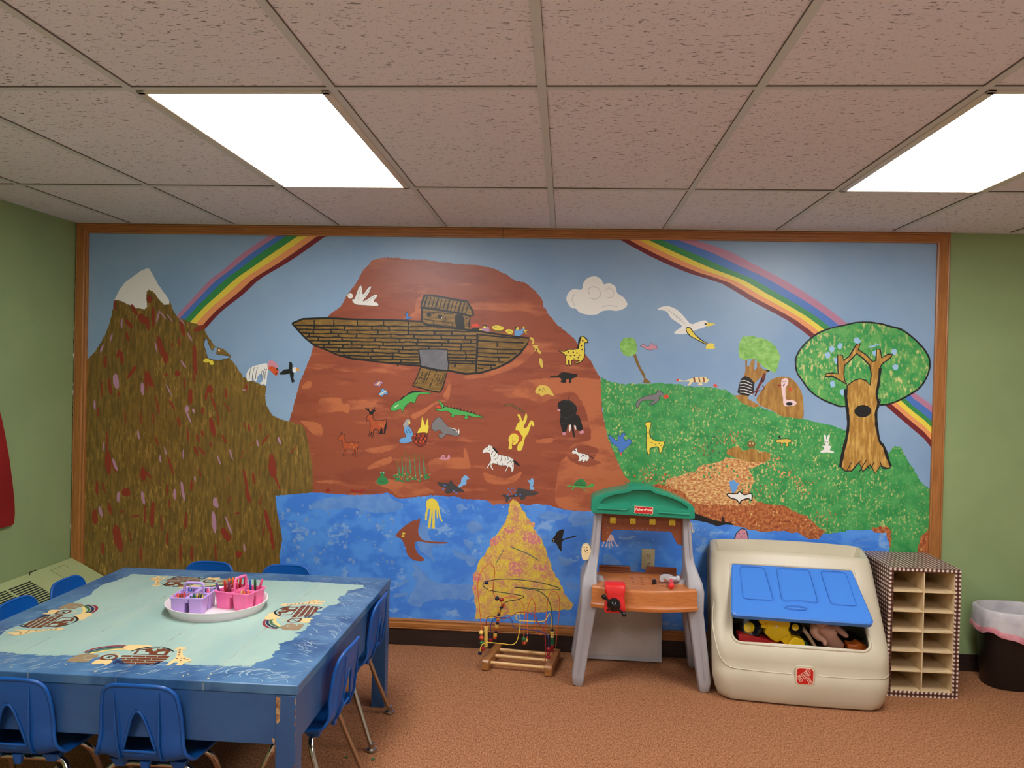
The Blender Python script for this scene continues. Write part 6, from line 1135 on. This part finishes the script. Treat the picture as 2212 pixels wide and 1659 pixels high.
# wall outlet on the mural
ot = empty('wall_outlet', (.566, -.003, .54), 0, 'beige double wall outlet on the painted blue water behind the toy workbench', 'outlet')
M_bei = mat('beige_outlet', (196, 178, 138), rough=.35)
y0_ = -.0095
MB().rbox(.530, .602, y0_, -.003, .483, .595, .003).build('cover_plate', M_bei, ot, world=True)
mb = MB(); ms = MB()
for z in (.562, .517):
    mb.lathe([(.0170, 0), (.0170, .003), (.0160, .0036)], 20, M=Matrix.Translation((.566, y0_+.001, z)) @ Matrix.Rotation(PI/2, 4, 'X'), sy=.82)
    for dx in (-.006, .006): ms.box(.566+dx-.0011, .566+dx+.0011, y0_-.0032, y0_-.002, z-.002, z+.0065)
    ms.tube([(.566, y0_-.0032, z-.0085), (.566, y0_-.002, z-.0085)], .0026, 10)
mb.build('socket_face', M_bei, ot, world=True); ms.build('socket_slots', M_blk, ot, world=True)

# ------------------------------------------------------------------ toy storage box
M_cream_p = mat('cream_toybox_plastic', (204, 194, 170), rough=.4, rgb2=(198, 188, 163), scale=3, bump=.08, bscale=350)
M_lid = mat('bright_blue_plastic', (66, 132, 224), rough=.36, bump=.08, bscale=350)
TB = empty('toy_box', (1.262, -.306, 0), R_(-5), 'large cream plastic toy box with a propped open blue lid', 'toy box')
# local coordinates: x about centre, y from -.30 (front) .. , z
FZ = [(-.262, 0), (-.280, .010), (-.290, .04), (-.292, .10), (-.288, .145), (-.280, .155), (-.278, .20), (-.268, .245), (-.24, .285), (0.045, .592), (.062, .622), (.075, .637), (.095, .642), (.17, .66), (.225, .672), (.238, .668), (.248, .655), (.25, .60), (.25, .02), (.246, 0)]
def hwz(z):
    if z < .09: return .368+.037*(z/.09)**.6
    if z < .3: return .405+.006*math.sin(PI*.5*min(1, (z-.09)/.2))
    if z < .5: return .411
    return .411-.018*((z-.5)/.17)**1.5
def body_slice(side, th):
    "th 0..90 deg around the vertical front corner"
    r = .075; out = []
    for y, z in FZ:
        w_ = hwz(z); f = max(0, min(1, (.20-y)/.25))
        x = (w_-r)+r*math.sin(th); yy = y+r*(1-math.cos(th))*f
        zz = z-(.012*(1-math.cos(th)) if z > .61 else 0)
        yy -= .014*(1-(x/w_)**2)*f*(1 if z < .3 else .4)
        zz += .012*(1-(x/w_)**2) if z > .58 else 0
        out.append(Vector((side*x, yy, max(zz, 0))))
    return out
sl = [body_slice(-1, R_(a)) for a in (90, 72, 54, 36, 18, 0)]
for k in range(1, 12):
    t = k/12; a, b_ = body_slice(-1, 0), body_slice(1, 0)
    row = []
    for p, q in zip(a, b_):
        x = p.x+(q.x-p.x)*t; w_ = abs(p.x)+.075; v = p.copy(); v.x = x
        f = max(0, min(1, (.20-p.y)/.25)); u0 = (abs(p.x)/w_)**2; u1 = (x/w_)**2
        v.y = p.y+.0-.014*((1-u1)-(1-u0))*f*(1 if p.z < .3 else .4)
        if p.z > .58: v.z = p.z+.012*((1-u1)-(1-u0))
        row.append(v)
    sl.append(row)
sl += [body_slice(1, R_(a)) for a in (0, 18, 36, 54, 72, 90)]
bd = MB().rings(sl).build('box_body', M_cream_p, TB, angle=50)
def xprism(poly, x0, x1, x2=None, x3=None):
    return MB().prism(poly, lambda a, b_: (x0, a, b_), lambda a, b_: (x1, a, b_)).build('cutter', M_cream_p, TB)
def taper(polyyz, xw):
    "prism across x with half-width per point"
    n = len(polyyz); vs = [(-w_+.0, y, z) for (y, z), w_ in zip(polyyz, xw)]+[(w_, y, z) for (y, z), w_ in zip(polyyz, xw)]
    mb = MB(); mb.add(vs, [tuple(range(n)), tuple(reversed(range(n, 2*n)))]+[(i, i+n, (i+1) % n+n, (i+1) % n) for i in range(n)])
    return mb.build('cutter', M_cream_p, TB)
cav = xprism([(-.250, .03), (-.250, .235), (-.205, .275), (.055, .556), (.20, .56), (.228, .52), (.228, .03)], -.375, .375)
s0, s1 = Vector((0, -.245, .272)), Vector((0, .040, .588)); sd_ = (s1-s0).normalized(); sn_ = Vector((0, -sd_.z, sd_.y)); SL_ = (s1-s0).length
def oprect(grow=0, n=6):
    pts = []; wb2, wt2 = .318+grow, .302+grow; rb2, rt2 = .045, .018
    for (cx_, cu, r_, a0) in ((wb2-rb2, rb2-grow, rb2, -90), (wt2-rt2, SL_-rt2+grow, rt2, 0), (-wt2+rt2, SL_-rt2+grow, rt2, 90), (-wb2+rb2, rb2-grow, rb2, 180)):
        for k in range(n+1): a = R_(a0+90*k/n); pts.append((cx_+r_*math.cos(a), cu+r_*math.sin(a)))
    return pts
OP = oprect()
opn = MB().rings([[Vector((x, 0, 0))+s0+sd_*u+sn_*h+(sd_*(.02*(1-u/SL_)) if 0 else Vector((0, 0, 0))) for x, u in OP] for h in (-.07, .25)]).build('cutter', M_cream_p, TB)
trc = taper([(.092, .60), (.215, .606), (.222, .70), (.222, .80), (.080, .80), (.086, .66)], [.345, .345, .372, .385, .385, .372])
booled(bd, [cav, opn, trc], bevel=.0085, bseg=3, angle=38)
rimp = []
def surf_y(z):
    for (y0, z0), (y1, z1) in zip(FZ[3:11], FZ[4:12]):
        if z0 <= z <= z1: return y0+(y1-y0)*(z-z0)/(z1-z0)
    return .045
for x, u in oprect(.001, 8):
    p = Vector((x, 0, 0))+s0+sd_*u
    rimp.append(Vector((x, surf_y(p.z)-.014*(1-(x/.418)**2)*(1 if p.z < .3 else .4)+.003, p.z)))
rimd = []
for i in range(len(rimp)):
    a, b_ = rimp[i], rimp[(i+1) % len(rimp)]; m_ = max(1, int((b_-a).length/.03))
    for k in range(m_):
        q = a.lerp(b_, k/m_); rimd.append(Vector((q.x, surf_y(q.z)-.014*(1-(q.x/.418)**2)*(1 if q.z < .3 else .4)+.003, q.z)))
MB().tube(rimd, .0075, 10, closed=True).build('opening_lip', M_cream_p, TB, angle=80)
gp = [(-.395, .42), (-.405, .34), (-.395, .26), (-.375, .20), (-.34, .168), (-.30, .158), (-.15, .154), (-.05, .154)]
def gq(x, z):
    w_ = hwz(z); r_ = .075; ax_ = abs(x); yy = surf_y(max(z, .10))
    if ax_ > w_-r_: c_ = min(1, (ax_-(w_-r_))/r_); yy += r_*(1-math.sqrt(max(0, 1-c_*c_)))*min(1, (.20-yy)/.25)
    return Vector((x, yy-.014*(1-(x/w_)**2)*(1 if z < .3 else .4), z))
MB().tube([gq(*p) for p in smooth_open(gp, 5)], .0032, 8).tube([gq(*p) for p in smooth_open([(.07, .154), (.2, .154), (.36, .158), (.40, .166)], 5)], .0032, 8).build('moulded_ridge', M_cream_p, TB, angle=80)
# blue lid: top edge at hinge, front edge lifted
h0 = Vector((0, .040, .586)); h1 = Vector((0, -.262, .408))
dv = (h1-h0); LL = dv.length; dv.normalize(); nv = Vector((0, dv.z, -dv.y)); nv = nv if nv.z > 0 else -nv
def onlid(x, u, h=0): return Vector((x, 0, 0))+h0+dv*u+nv*h
def lidw(u): return .298+.027*(u/LL)
mb = MB()
def lring(h, ins):
    out = []
    n = 8
    # corner-rounded outline
    r = .03
    for i in range(n+1): a = PI/2*i/n; out.append((lidw(LL)-ins-r+r*math.sin(a) , LL-ins-r+r*math.cos(a)))
    out = out[::1]
    right = out+[(lidw(.05)-ins, .05), (lidw(0)-ins, 0+ins)]
    left = [(-x, u) for x, u in right[::-1]]
    pts = right+left
    return [onlid(x, u, h+.010*(1-(x/.32)**2)*1.0) for x, u in pts]
mb.rings([lring(-.024, .006), lring(-.026, .0), lring(-.006, -.001), lring(0, .006)], cap0=True, cap1=False)
# domed top sheet as a grid
gx, gu = 20, 6
top = lring(0, .006)
mb.add(top, [tuple(range(len(top)))])
ld = mb.build('lid', M_lid, TB, angle=40)
gl = MB()
def lidpt(x, u): return onlid(x, u, .0006+.010*(1-(x/.32)**2))
def outline(x0, x1, u0, u1, x2, x3, r=.02, dip=0):
    P = [(x0, u0), (x1, u0), (x3, u1), ((x2+x3)/2, u1-dip), (x2, u1)]
    C = []
    for i in range(len(P)):
        a, b_, c = P[i-1], P[i], P[(i+1) % len(P)]
        for s0, s1 in ((a, .1), (c, .1)): pass
        va = Vector((a[0]-b_[0], a[1]-b_[1])); vb = Vector((c[0]-b_[0], c[1]-b_[1])); ra = min(r, va.length*.4); rb = min(r, vb.length*.4); va.normalize(); vb.normalize()
        for t in (0, .33, .66, 1):
            p = (Vector(b_)+va*ra)*(1-t)**2+Vector(b_)*2*t*(1-t)+(Vector(b_)+vb*rb)*t*t; C.append((p.x, p.y))
    out = []
    for i in range(len(C)):
        a, b_ = C[i], C[(i+1) % len(C)]; m_ = max(1, int(math.dist(a, b_)/.02))
        for k in range(m_): out.append(lidpt(a[0]+(b_[0]-a[0])*k/m_, a[1]+(b_[1]-a[1])*k/m_))
    return out
for a in ((-.258, -.135, .02, .245, -.262, -.118, .02), (-.075, .085, .02, .245, -.078, .092, .02, .012), (.140, .262, .02, .245, .150, .270, .02)): gl.tube(outline(*a), .0016, 6, closed=True)
gl.tube([lidpt(x, u) for x, u in [(-.02+.05*math.cos(t), .285+.011*math.sin(t)) for t in [2*PI*k/24 for k in range(24)]]], .0022, 6, closed=True)
gl.build('lid_moulding', M_lid, ld, angle=70)
# badge
by = -.304
M_bdg = mat('badge_red', (202, 34, 32), rough=.35); M_bw = mat('badge_outline', (248, 222, 196), rough=.4)
R4 = [(a, b_) for a, b_ in rring(.080, .080, .016, 5)]
c0 = Vector((.010, by, .152))
MB().prism([(a*1.14, b_*1.14) for a, b_ in R4], lambda a, b_: (c0.x+a, by-.001, c0.z+b_), lambda a, b_: (c0.x+a, by+.028, c0.z+b_)).build('badge_mount', M_cream_p, TB, bevel=.003)
b1 = MB().prism(R4, lambda a, b_: (c0.x+a, by-.0022, c0.z+b_), lambda a, b_: (c0.x+a, by, c0.z+b_)).build('brand_badge', M_bw, TB)
MB().prism([(a*.93, b_*.93) for a, b_ in R4], lambda a, b_: (c0.x+a, by-.0028, c0.z+b_), lambda a, b_: (c0.x+a, by-.002, c0.z+b_)).build('badge_field', M_bdg, b1)
def bl(txt, x, z, size, rot, y, bold, m, nm):
    M_ = Matrix.Translation((c0.x+x, y, c0.z+z)) @ Matrix.Rotation(PI/2, 4, 'X') @ Matrix.Rotation(R_(rot), 4, 'Z')
    vs, fs = text_mesh(txt, size, M_, .0002, bold); MB().add(vs, fs).build(nm, m, b1, recalc=False)
for t, x, z, s_, rt in (('S', -.022, -.014, .036, 40), ('T', -.006, -.002, .036, 40), ('E', .004, .008, .032, 40), ('P', .018, .021, .036, 40), ('2', .021, -.019, .034, 30)):
    bl(t, x, z, s_, rt, by-.0031, .0026, M_bw, 'badge_letter_outline'); bl(t, x, z, s_, rt, by-.0036, .0004, M_bdg, 'badge_letter')
# groove line along the body
# toys inside the box
def TBW(x, y, z): return TB.matrix_basis @ Vector((x, y, z))
M_ytoy = mat('yellow_toy_plastic', (244, 200, 20), rough=.28); M_dgt = mat('toy_dark_green', (20, 70, 40), rough=.3)
CT = Matrix.Translation(TB.location) @ Matrix.Rotation(TB.rotation_euler.z, 4, 'Z')
def r13(x, y, Y): return on_y(1500+x*.25919, 1120+y*.25919, Y)
tt = empty('toy_tractor', CT @ Vector((-.11, -.12, .30)), 0, 'yellow toy tractor with black wheels tipped over inside the toy box', 'toy vehicle')
rotT = Matrix.Rotation(R_(-8), 4, 'Z')
def tp(x, z, y): return Vector((1.255+x, -.30+y, z))
YT = -.44
def bxp(x, y, Y=YT): return on_y(1500+x*.1944, 1210+y*.1944, Y)
def flat(mb, pts, y0, y1):
    q = [(bxp(*p).x, bxp(*p).z) for p in pts]
    return mb.prism(q, lambda a, b_: (a, y0, b_), lambda a, b_: (a, y1, b_))
body = MB()
flat(body, [(840, 600), (1040, 655), (1060, 700), (1035, 770), (1062, 800), (1000, 860), (940, 895), (895, 905), (870, 880), (840, 870), (770, 800), (795, 735), (800, 650)], -.455, -.40)
flat(body, [(700, 600), (850, 610), (845, 650), (760, 700), (720, 690), (702, 650)], -.465, -.42)
flat(body, [(760, 690), (810, 700), (800, 760), (720, 740)], -.45, -.43)
body.build('tractor_body', M_ytoy, tt, world=True, bevel=.004)
hb_ = MB(); flat(hb_, [(985, 935), (1050, 835), (1090, 815), (1180, 850), (1200, 920), (1175, 965), (1050, 955)], -.495, -.43); flat(hb_, [(935, 870), (1060, 805), (1060, 860), (1000, 930)], -.465, -.42)
hb_.build('tractor_hood', M_ytoy, tt, world=True, bevel=.008, bseg=3)
gr_ = MB(); flat(gr_, [(1180, 855), (1225, 880), (1245, 940), (1230, 965), (1178, 965), (1203, 920)], -.487, -.435); gr_.build('tractor_grille', M_dgt, tt, world=True, bevel=.003)
flat(MB(), [(885, 735), (905, 710), (918, 722), (898, 748)], -.4562, -.4545).build('sticker', mat('pale_sticker', (220, 210, 200)), tt, world=True)
for x, y, r, hx, hz, Y in ((625, 765, .056, -44, 38, -.425), (1125, 760, .035, -30, 50, -.445)):
    M_ = Matrix.Translation(bxp(x, y, Y)) @ Matrix.Rotation(R_(hx), 4, 'Y') @ Matrix.Rotation(R_(hz), 4, 'X')
    wv = MB().lathe([(r*.55, -.018), (r*.9, -.018), (r, -.010), (r, .010), (r*.9, .018), (r*.55, .018)], 28, M=M_).build('wheel', M_blk, tt, world=True, angle=40)
    MB().lathe([(r*.5, .017), (r*.45, .024), (r*.15, .026)], 20, M=M_).build('wheel_hub', M_ytoy, wv, world=True)
rt = flat(MB(), [(470, 800), (500, 790), (520, 800), (640, 815), (760, 845), (900, 905), (985, 925), (980, 1000), (560, 1000), (480, 960)], -.485, -.41).build('toy_bin', mat('deep_red_plastic', (170, 30, 34), rough=.35), bevel=.004)
tag(rt, 'red plastic toy tub under the yellow tractor inside the toy box', 'toy')
sk = MB().tube([bxp(1080, 630, -.42), bxp(1150, 690, -.43), bxp(1260, 830, -.455), bxp(1350, 975, -.475)], [.011, .011, .0095, .008], 12).build('wooden_stick', mat('stick_wood', (190, 160, 122), rough=.6, rgb2=(160, 128, 92), scale=20, stretch=(1, 1, 5)), angle=60)
tag(sk, 'pale wooden stick standing between the tractor and the doll', 'stick')
# doll lying face down: one skinned body
M_doll = mat('doll_vinyl', (206, 152, 128), rough=.42)
def skin(name, nodes, edges, m, parent, sub=2):
    me = bpy.data.meshes.new(name); me.from_pydata([tuple(n[0]) for n in nodes], edges, []); me.materials.append(m)
    o = bpy.data.objects.new(name, me); COL.objects.link(o)
    o.modifiers.new('skin', 'SKIN'); sd = o.modifiers.new('sub', 'SUBSURF'); sd.levels = sub; sd.render_levels = sub
    lay = me.skin_vertices[0] if me.skin_vertices else None
    for v, n in zip(lay.data, nodes): v.radius = (n[1], n[2] if len(n) > 2 else n[1])
    lay.data[0].use_root = True
    dg = bpy.context.evaluated_depsgraph_get(); dg.update(); m2_ = bpy.data.meshes.new_from_object(o.evaluated_get(dg)); o.modifiers.clear(); o.data = m2_
    m2_.polygons.foreach_set('use_smooth', [True]*len(m2_.polygons))
    if parent: o.parent = parent; o.location = -Vector(parent.location)
    return o
dl = empty('baby_doll', tp(.15, .28, -.10), 0, 'bare baby doll lying face down inside the toy box', 'doll')
def dn(x, y, r, dy=0): return (bxp(x, y, -.44+dy), r*.000452)
nd = [dn(1400, 690, 84), dn(1430, 760, 92), dn(1480, 830, 88), dn(1530, 900, 66),
      dn(1350, 720, 66, -.01), dn(1325, 790, 58, -.02), dn(1360, 850, 44, -.035), dn(1425, 880, 34, -.045), dn(1455, 905, 30, -.055), dn(1450, 960, 22, -.06),
      dn(1460, 640, 60, .02), dn(1500, 600, 52, .03),
      dn(1560, 750, 44), dn(1630, 790, 40, .005), dn(1685, 835, 32, 0), dn(1700, 860, 22, 0),
      dn(1590, 940, 66, 0), dn(1650, 985, 60, 0), dn(1500, 950, 36, -.01), dn(1490, 1000, 30, -.01)]
ed = [(0, 1), (1, 2), (2, 3), (0, 4), (4, 5), (5, 6), (6, 7), (7, 8), (8, 9), (0, 10), (10, 11), (1, 12), (12, 13), (13, 14), (14, 15), (3, 16), (16, 17), (3, 18), (18, 19)]
skin('doll_body', nd, ed, M_doll, dl)
ob = flat(MB(), [(1680, 905), (1760, 920), (1800, 895), (1890, 925), (1900, 1000), (1690, 1000)], -.475, -.41).build('toy_scoop', mat('orange_plastic', (222, 112, 40), rough=.35), bevel=.006)
tag(ob, 'orange plastic toy piece at the right end inside the toy box', 'toy')
fl = MB().rbox(-.36, .36, -.235, .20, .032, .235, .02, M=CT).build('toy_pile', mat('dark_toy_pile', (54, 40, 40), rough=.6, rgb2=(110, 60, 50), scale=14, lo=.5, hi=.6))
tag(fl, 'dark jumble of toys filling the bottom of the toy box', 'toys', kind='stuff')

# ------------------------------------------------------------------ pigeonhole cubby covered in gingham
M_ging = bpy.data.materials.new('brown_gingham_paper'); M_ging.use_nodes = True
nt = M_ging.node_tree; N = nt.nodes; L = nt.links; b = N['Principled BSDF']; b.inputs['Roughness'].default_value = .5
uvn = N.new('ShaderNodeUVMap'); sp = N.new('ShaderNodeSeparateXYZ'); L.new(uvn.outputs[0], sp.inputs[0])
def stripe(out):
    m1 = N.new('ShaderNodeMath'); m1.operation = 'FRACT'; L.new(out, m1.inputs[0]); m2 = N.new('ShaderNodeMath'); m2.operation = 'GREATER_THAN'; m2.inputs[1].default_value = .5; L.new(m1.outputs[0], m2.inputs[0]); return m2.outputs[0]
sx_, sy_ = stripe(sp.outputs[0]), stripe(sp.outputs[1])
mxa = N.new('ShaderNodeMath'); mxa.operation = 'MAXIMUM'; L.new(sx_, mxa.inputs[0]); L.new(sy_, mxa.inputs[1])
mna = N.new('ShaderNodeMath'); mna.operation = 'MULTIPLY'; L.new(sx_, mna.inputs[0]); L.new(sy_, mna.inputs[1])
c1 = N.new('ShaderNodeMix'); c1.data_type = 'RGBA'; c1.inputs[6].default_value = lin((232, 218, 206))+(1,); c1.inputs[7].default_value = lin((104, 64, 50))+(1,); L.new(mxa.outputs[0], c1.inputs[0])
c2 = N.new('ShaderNodeMix'); c2.data_type = 'RGBA'; L.new(c1.outputs[2], c2.inputs[6]); c2.inputs[7].default_value = lin((58, 30, 26))+(1,); L.new(mna.outputs[0], c2.inputs[0]); L.new(c2.outputs[2], b.inputs['Base Color'])
M_birch = mat('pale_board', (226, 202, 160), rough=.55, rgb2=(216, 190, 146), scale=8, stretch=(1, 6, 1))
cb = empty('pigeonhole_cubby', (1.872, -.405, 0), R_(.2), 'twelve-slot pigeonhole cubby covered in brown and white gingham paper', 'cubby')
cw, ch, cdp, tk_ = .342, .636, .375, .021
mb = MB()
mb.box(-cw/2, -cw/2+tk_, 0, cdp, 0, ch); mb.box(cw/2-tk_*1.25, cw/2, 0, cdp, 0, ch); mb.box(-cw/2+tk_, cw/2-tk_*1.25, 0, cdp, ch-tk_*.9, ch); mb.box(-cw/2+tk_, cw/2-tk_*1.25, 0, cdp, 0, tk_*1.3); mb.box(-cw/2+tk_, cw/2-tk_*1.25, cdp-.006, cdp, tk_, ch-tk_)
o = mb.build('gingham_case', M_ging, cb)
uv = o.data.uv_layers.new(name='UVMap'); s_ = 1/.0208
for poly in o.data.polygons:
    n_ = poly.normal
    for li in poly.loop_indices:
        co = o.data.vertices[o.data.loops[li].vertex_index].co
        if abs(n_.z) > .5: uv.data[li].uv = (co.x*s_, co.y*s_*.9)
        elif abs(n_.x) > .5: uv.data[li].uv = (co.y*s_*.9, co.z*s_)
        else: uv.data[li].uv = (co.x*s_+.2, co.z*s_+.1)
M_in = M_birch
ix0, ix1 = -cw/2+tk_, cw/2-tk_*1.25; iz0, iz1 = tk_*1.3, ch-tk_*.9
for i in range(1, 6):
    z = iz0+(iz1-iz0)*i/6
    MB().box(ix0, ix1, .004, cdp-.008, z-.003, z+.003).build('shelf', M_in, cb)
MB().box((ix0+ix1)/2-.0028, (ix0+ix1)/2+.0028, .002, cdp-.008, iz0, iz1).build('divider', M_in, cb)
ln = MB(); ln.box(ix0, ix0+.0015, .006, cdp-.007, iz0, iz1); ln.box(ix1-.0015, ix1, .006, cdp-.007, iz0, iz1); ln.box(ix0, ix1, .006, cdp-.007, iz0, iz0+.0015); ln.box(ix0, ix1, .006, cdp-.007, iz1-.0015, iz1); ln.box(ix0, ix1, cdp-.008, cdp-.0065, iz0, iz1)
ln.build('inner_lining', M_in, cb)

# ------------------------------------------------------------------ waste bin and bag
M_bin = mat('black_bin_plastic', (30, 24, 24), rough=.45)
bn = empty('waste_bin', (2.425, -.165, 0), 0, 'black oval waste bin at the right edge of the room', 'waste bin')
def oval(w_, d, z, n=36, e=2.6, wob=0, seed=0, dz=0):
    out = []
    rr_ = random.Random(seed); ph = [rr_.uniform(0, 6) for _ in range(6)]
    for k in range(n):
        a = 2*PI*k/n; c, s = math.cos(a), math.sin(a)
        x = math.copysign(abs(c)**(2/e), c)*w_/2; y = math.copysign(abs(s)**(2/e), s)*d/2
        q = 1+wob*(math.sin(7*a+ph[0])+.7*math.sin(13*a+ph[1])+.6*math.sin(21*a+ph[2]))/2
        out.append(Vector((x*q, y*q, z+dz*(math.sin(3*a+ph[3])+.6*math.sin(8*a+ph[4]))-(dz*4.5*(c+.6) if dz > .004 else 0))))
    return out
MB().rings([oval(.27, .20, 0), oval(.285, .215, .008), oval(.345, .262, .38), oval(.35, .267, .39), oval(.335, .252, .39), oval(.275, .205, .012)], cap0=True, cap1=True).build('bin_body', M_bin, bn, angle=50)
M_bag = mat('white_translucent_bag', (214, 210, 214), rough=.35, rgb2=(196, 192, 198), scale=14, bump=.6, bscale=40)
bg = empty('bin_liner', (2.425, -.165, .39), 0, 'white plastic bin liner with a pink drawstring band folded over the black bin', 'bin liner')
def bo(w_, d, z, wob, seed, dz=0): return [p-Vector((0, 0, .41)) for p in oval(w_, d, z, 96, 2.6, wob, seed, dz)]
MB().rings([bo(.30, .225, .20, .01, 1), bo(.322, .238, .40, .006, 1), bo(.330, .246, .4185, .004, 1), bo(.354, .272, .4195, .004, 1), bo(.366, .283, .412, .006, 1), bo(.368, .286, .37, .012, 1, .002), bo(.372, .292, .345, .022, 1, .006), bo(.372, .294, .318, .03, 1, .010)], cap0=False, cap1=False).build('bag', M_bag, bg, angle=60, recalc=False)
MB().rings([bo(.373, .295, .322, .03, 1, .010), bo(.382, .302, .310, .034, 1, .012), bo(.378, .298, .292, .036, 1, .012)], cap0=False, cap1=False).build('drawstring_band', mat('pink_band', (226, 160, 170), rough=.4, rgb2=(206, 110, 124), scale=9), bg, angle=60, recalc=False)
MB().tube([(-.01, -.145, -.115), (.02, -.158, -.118), (.06, -.158, -.122)], .006, 8).build('drawstring', mat('drawstring_red', (190, 40, 60), rough=.4), bg)
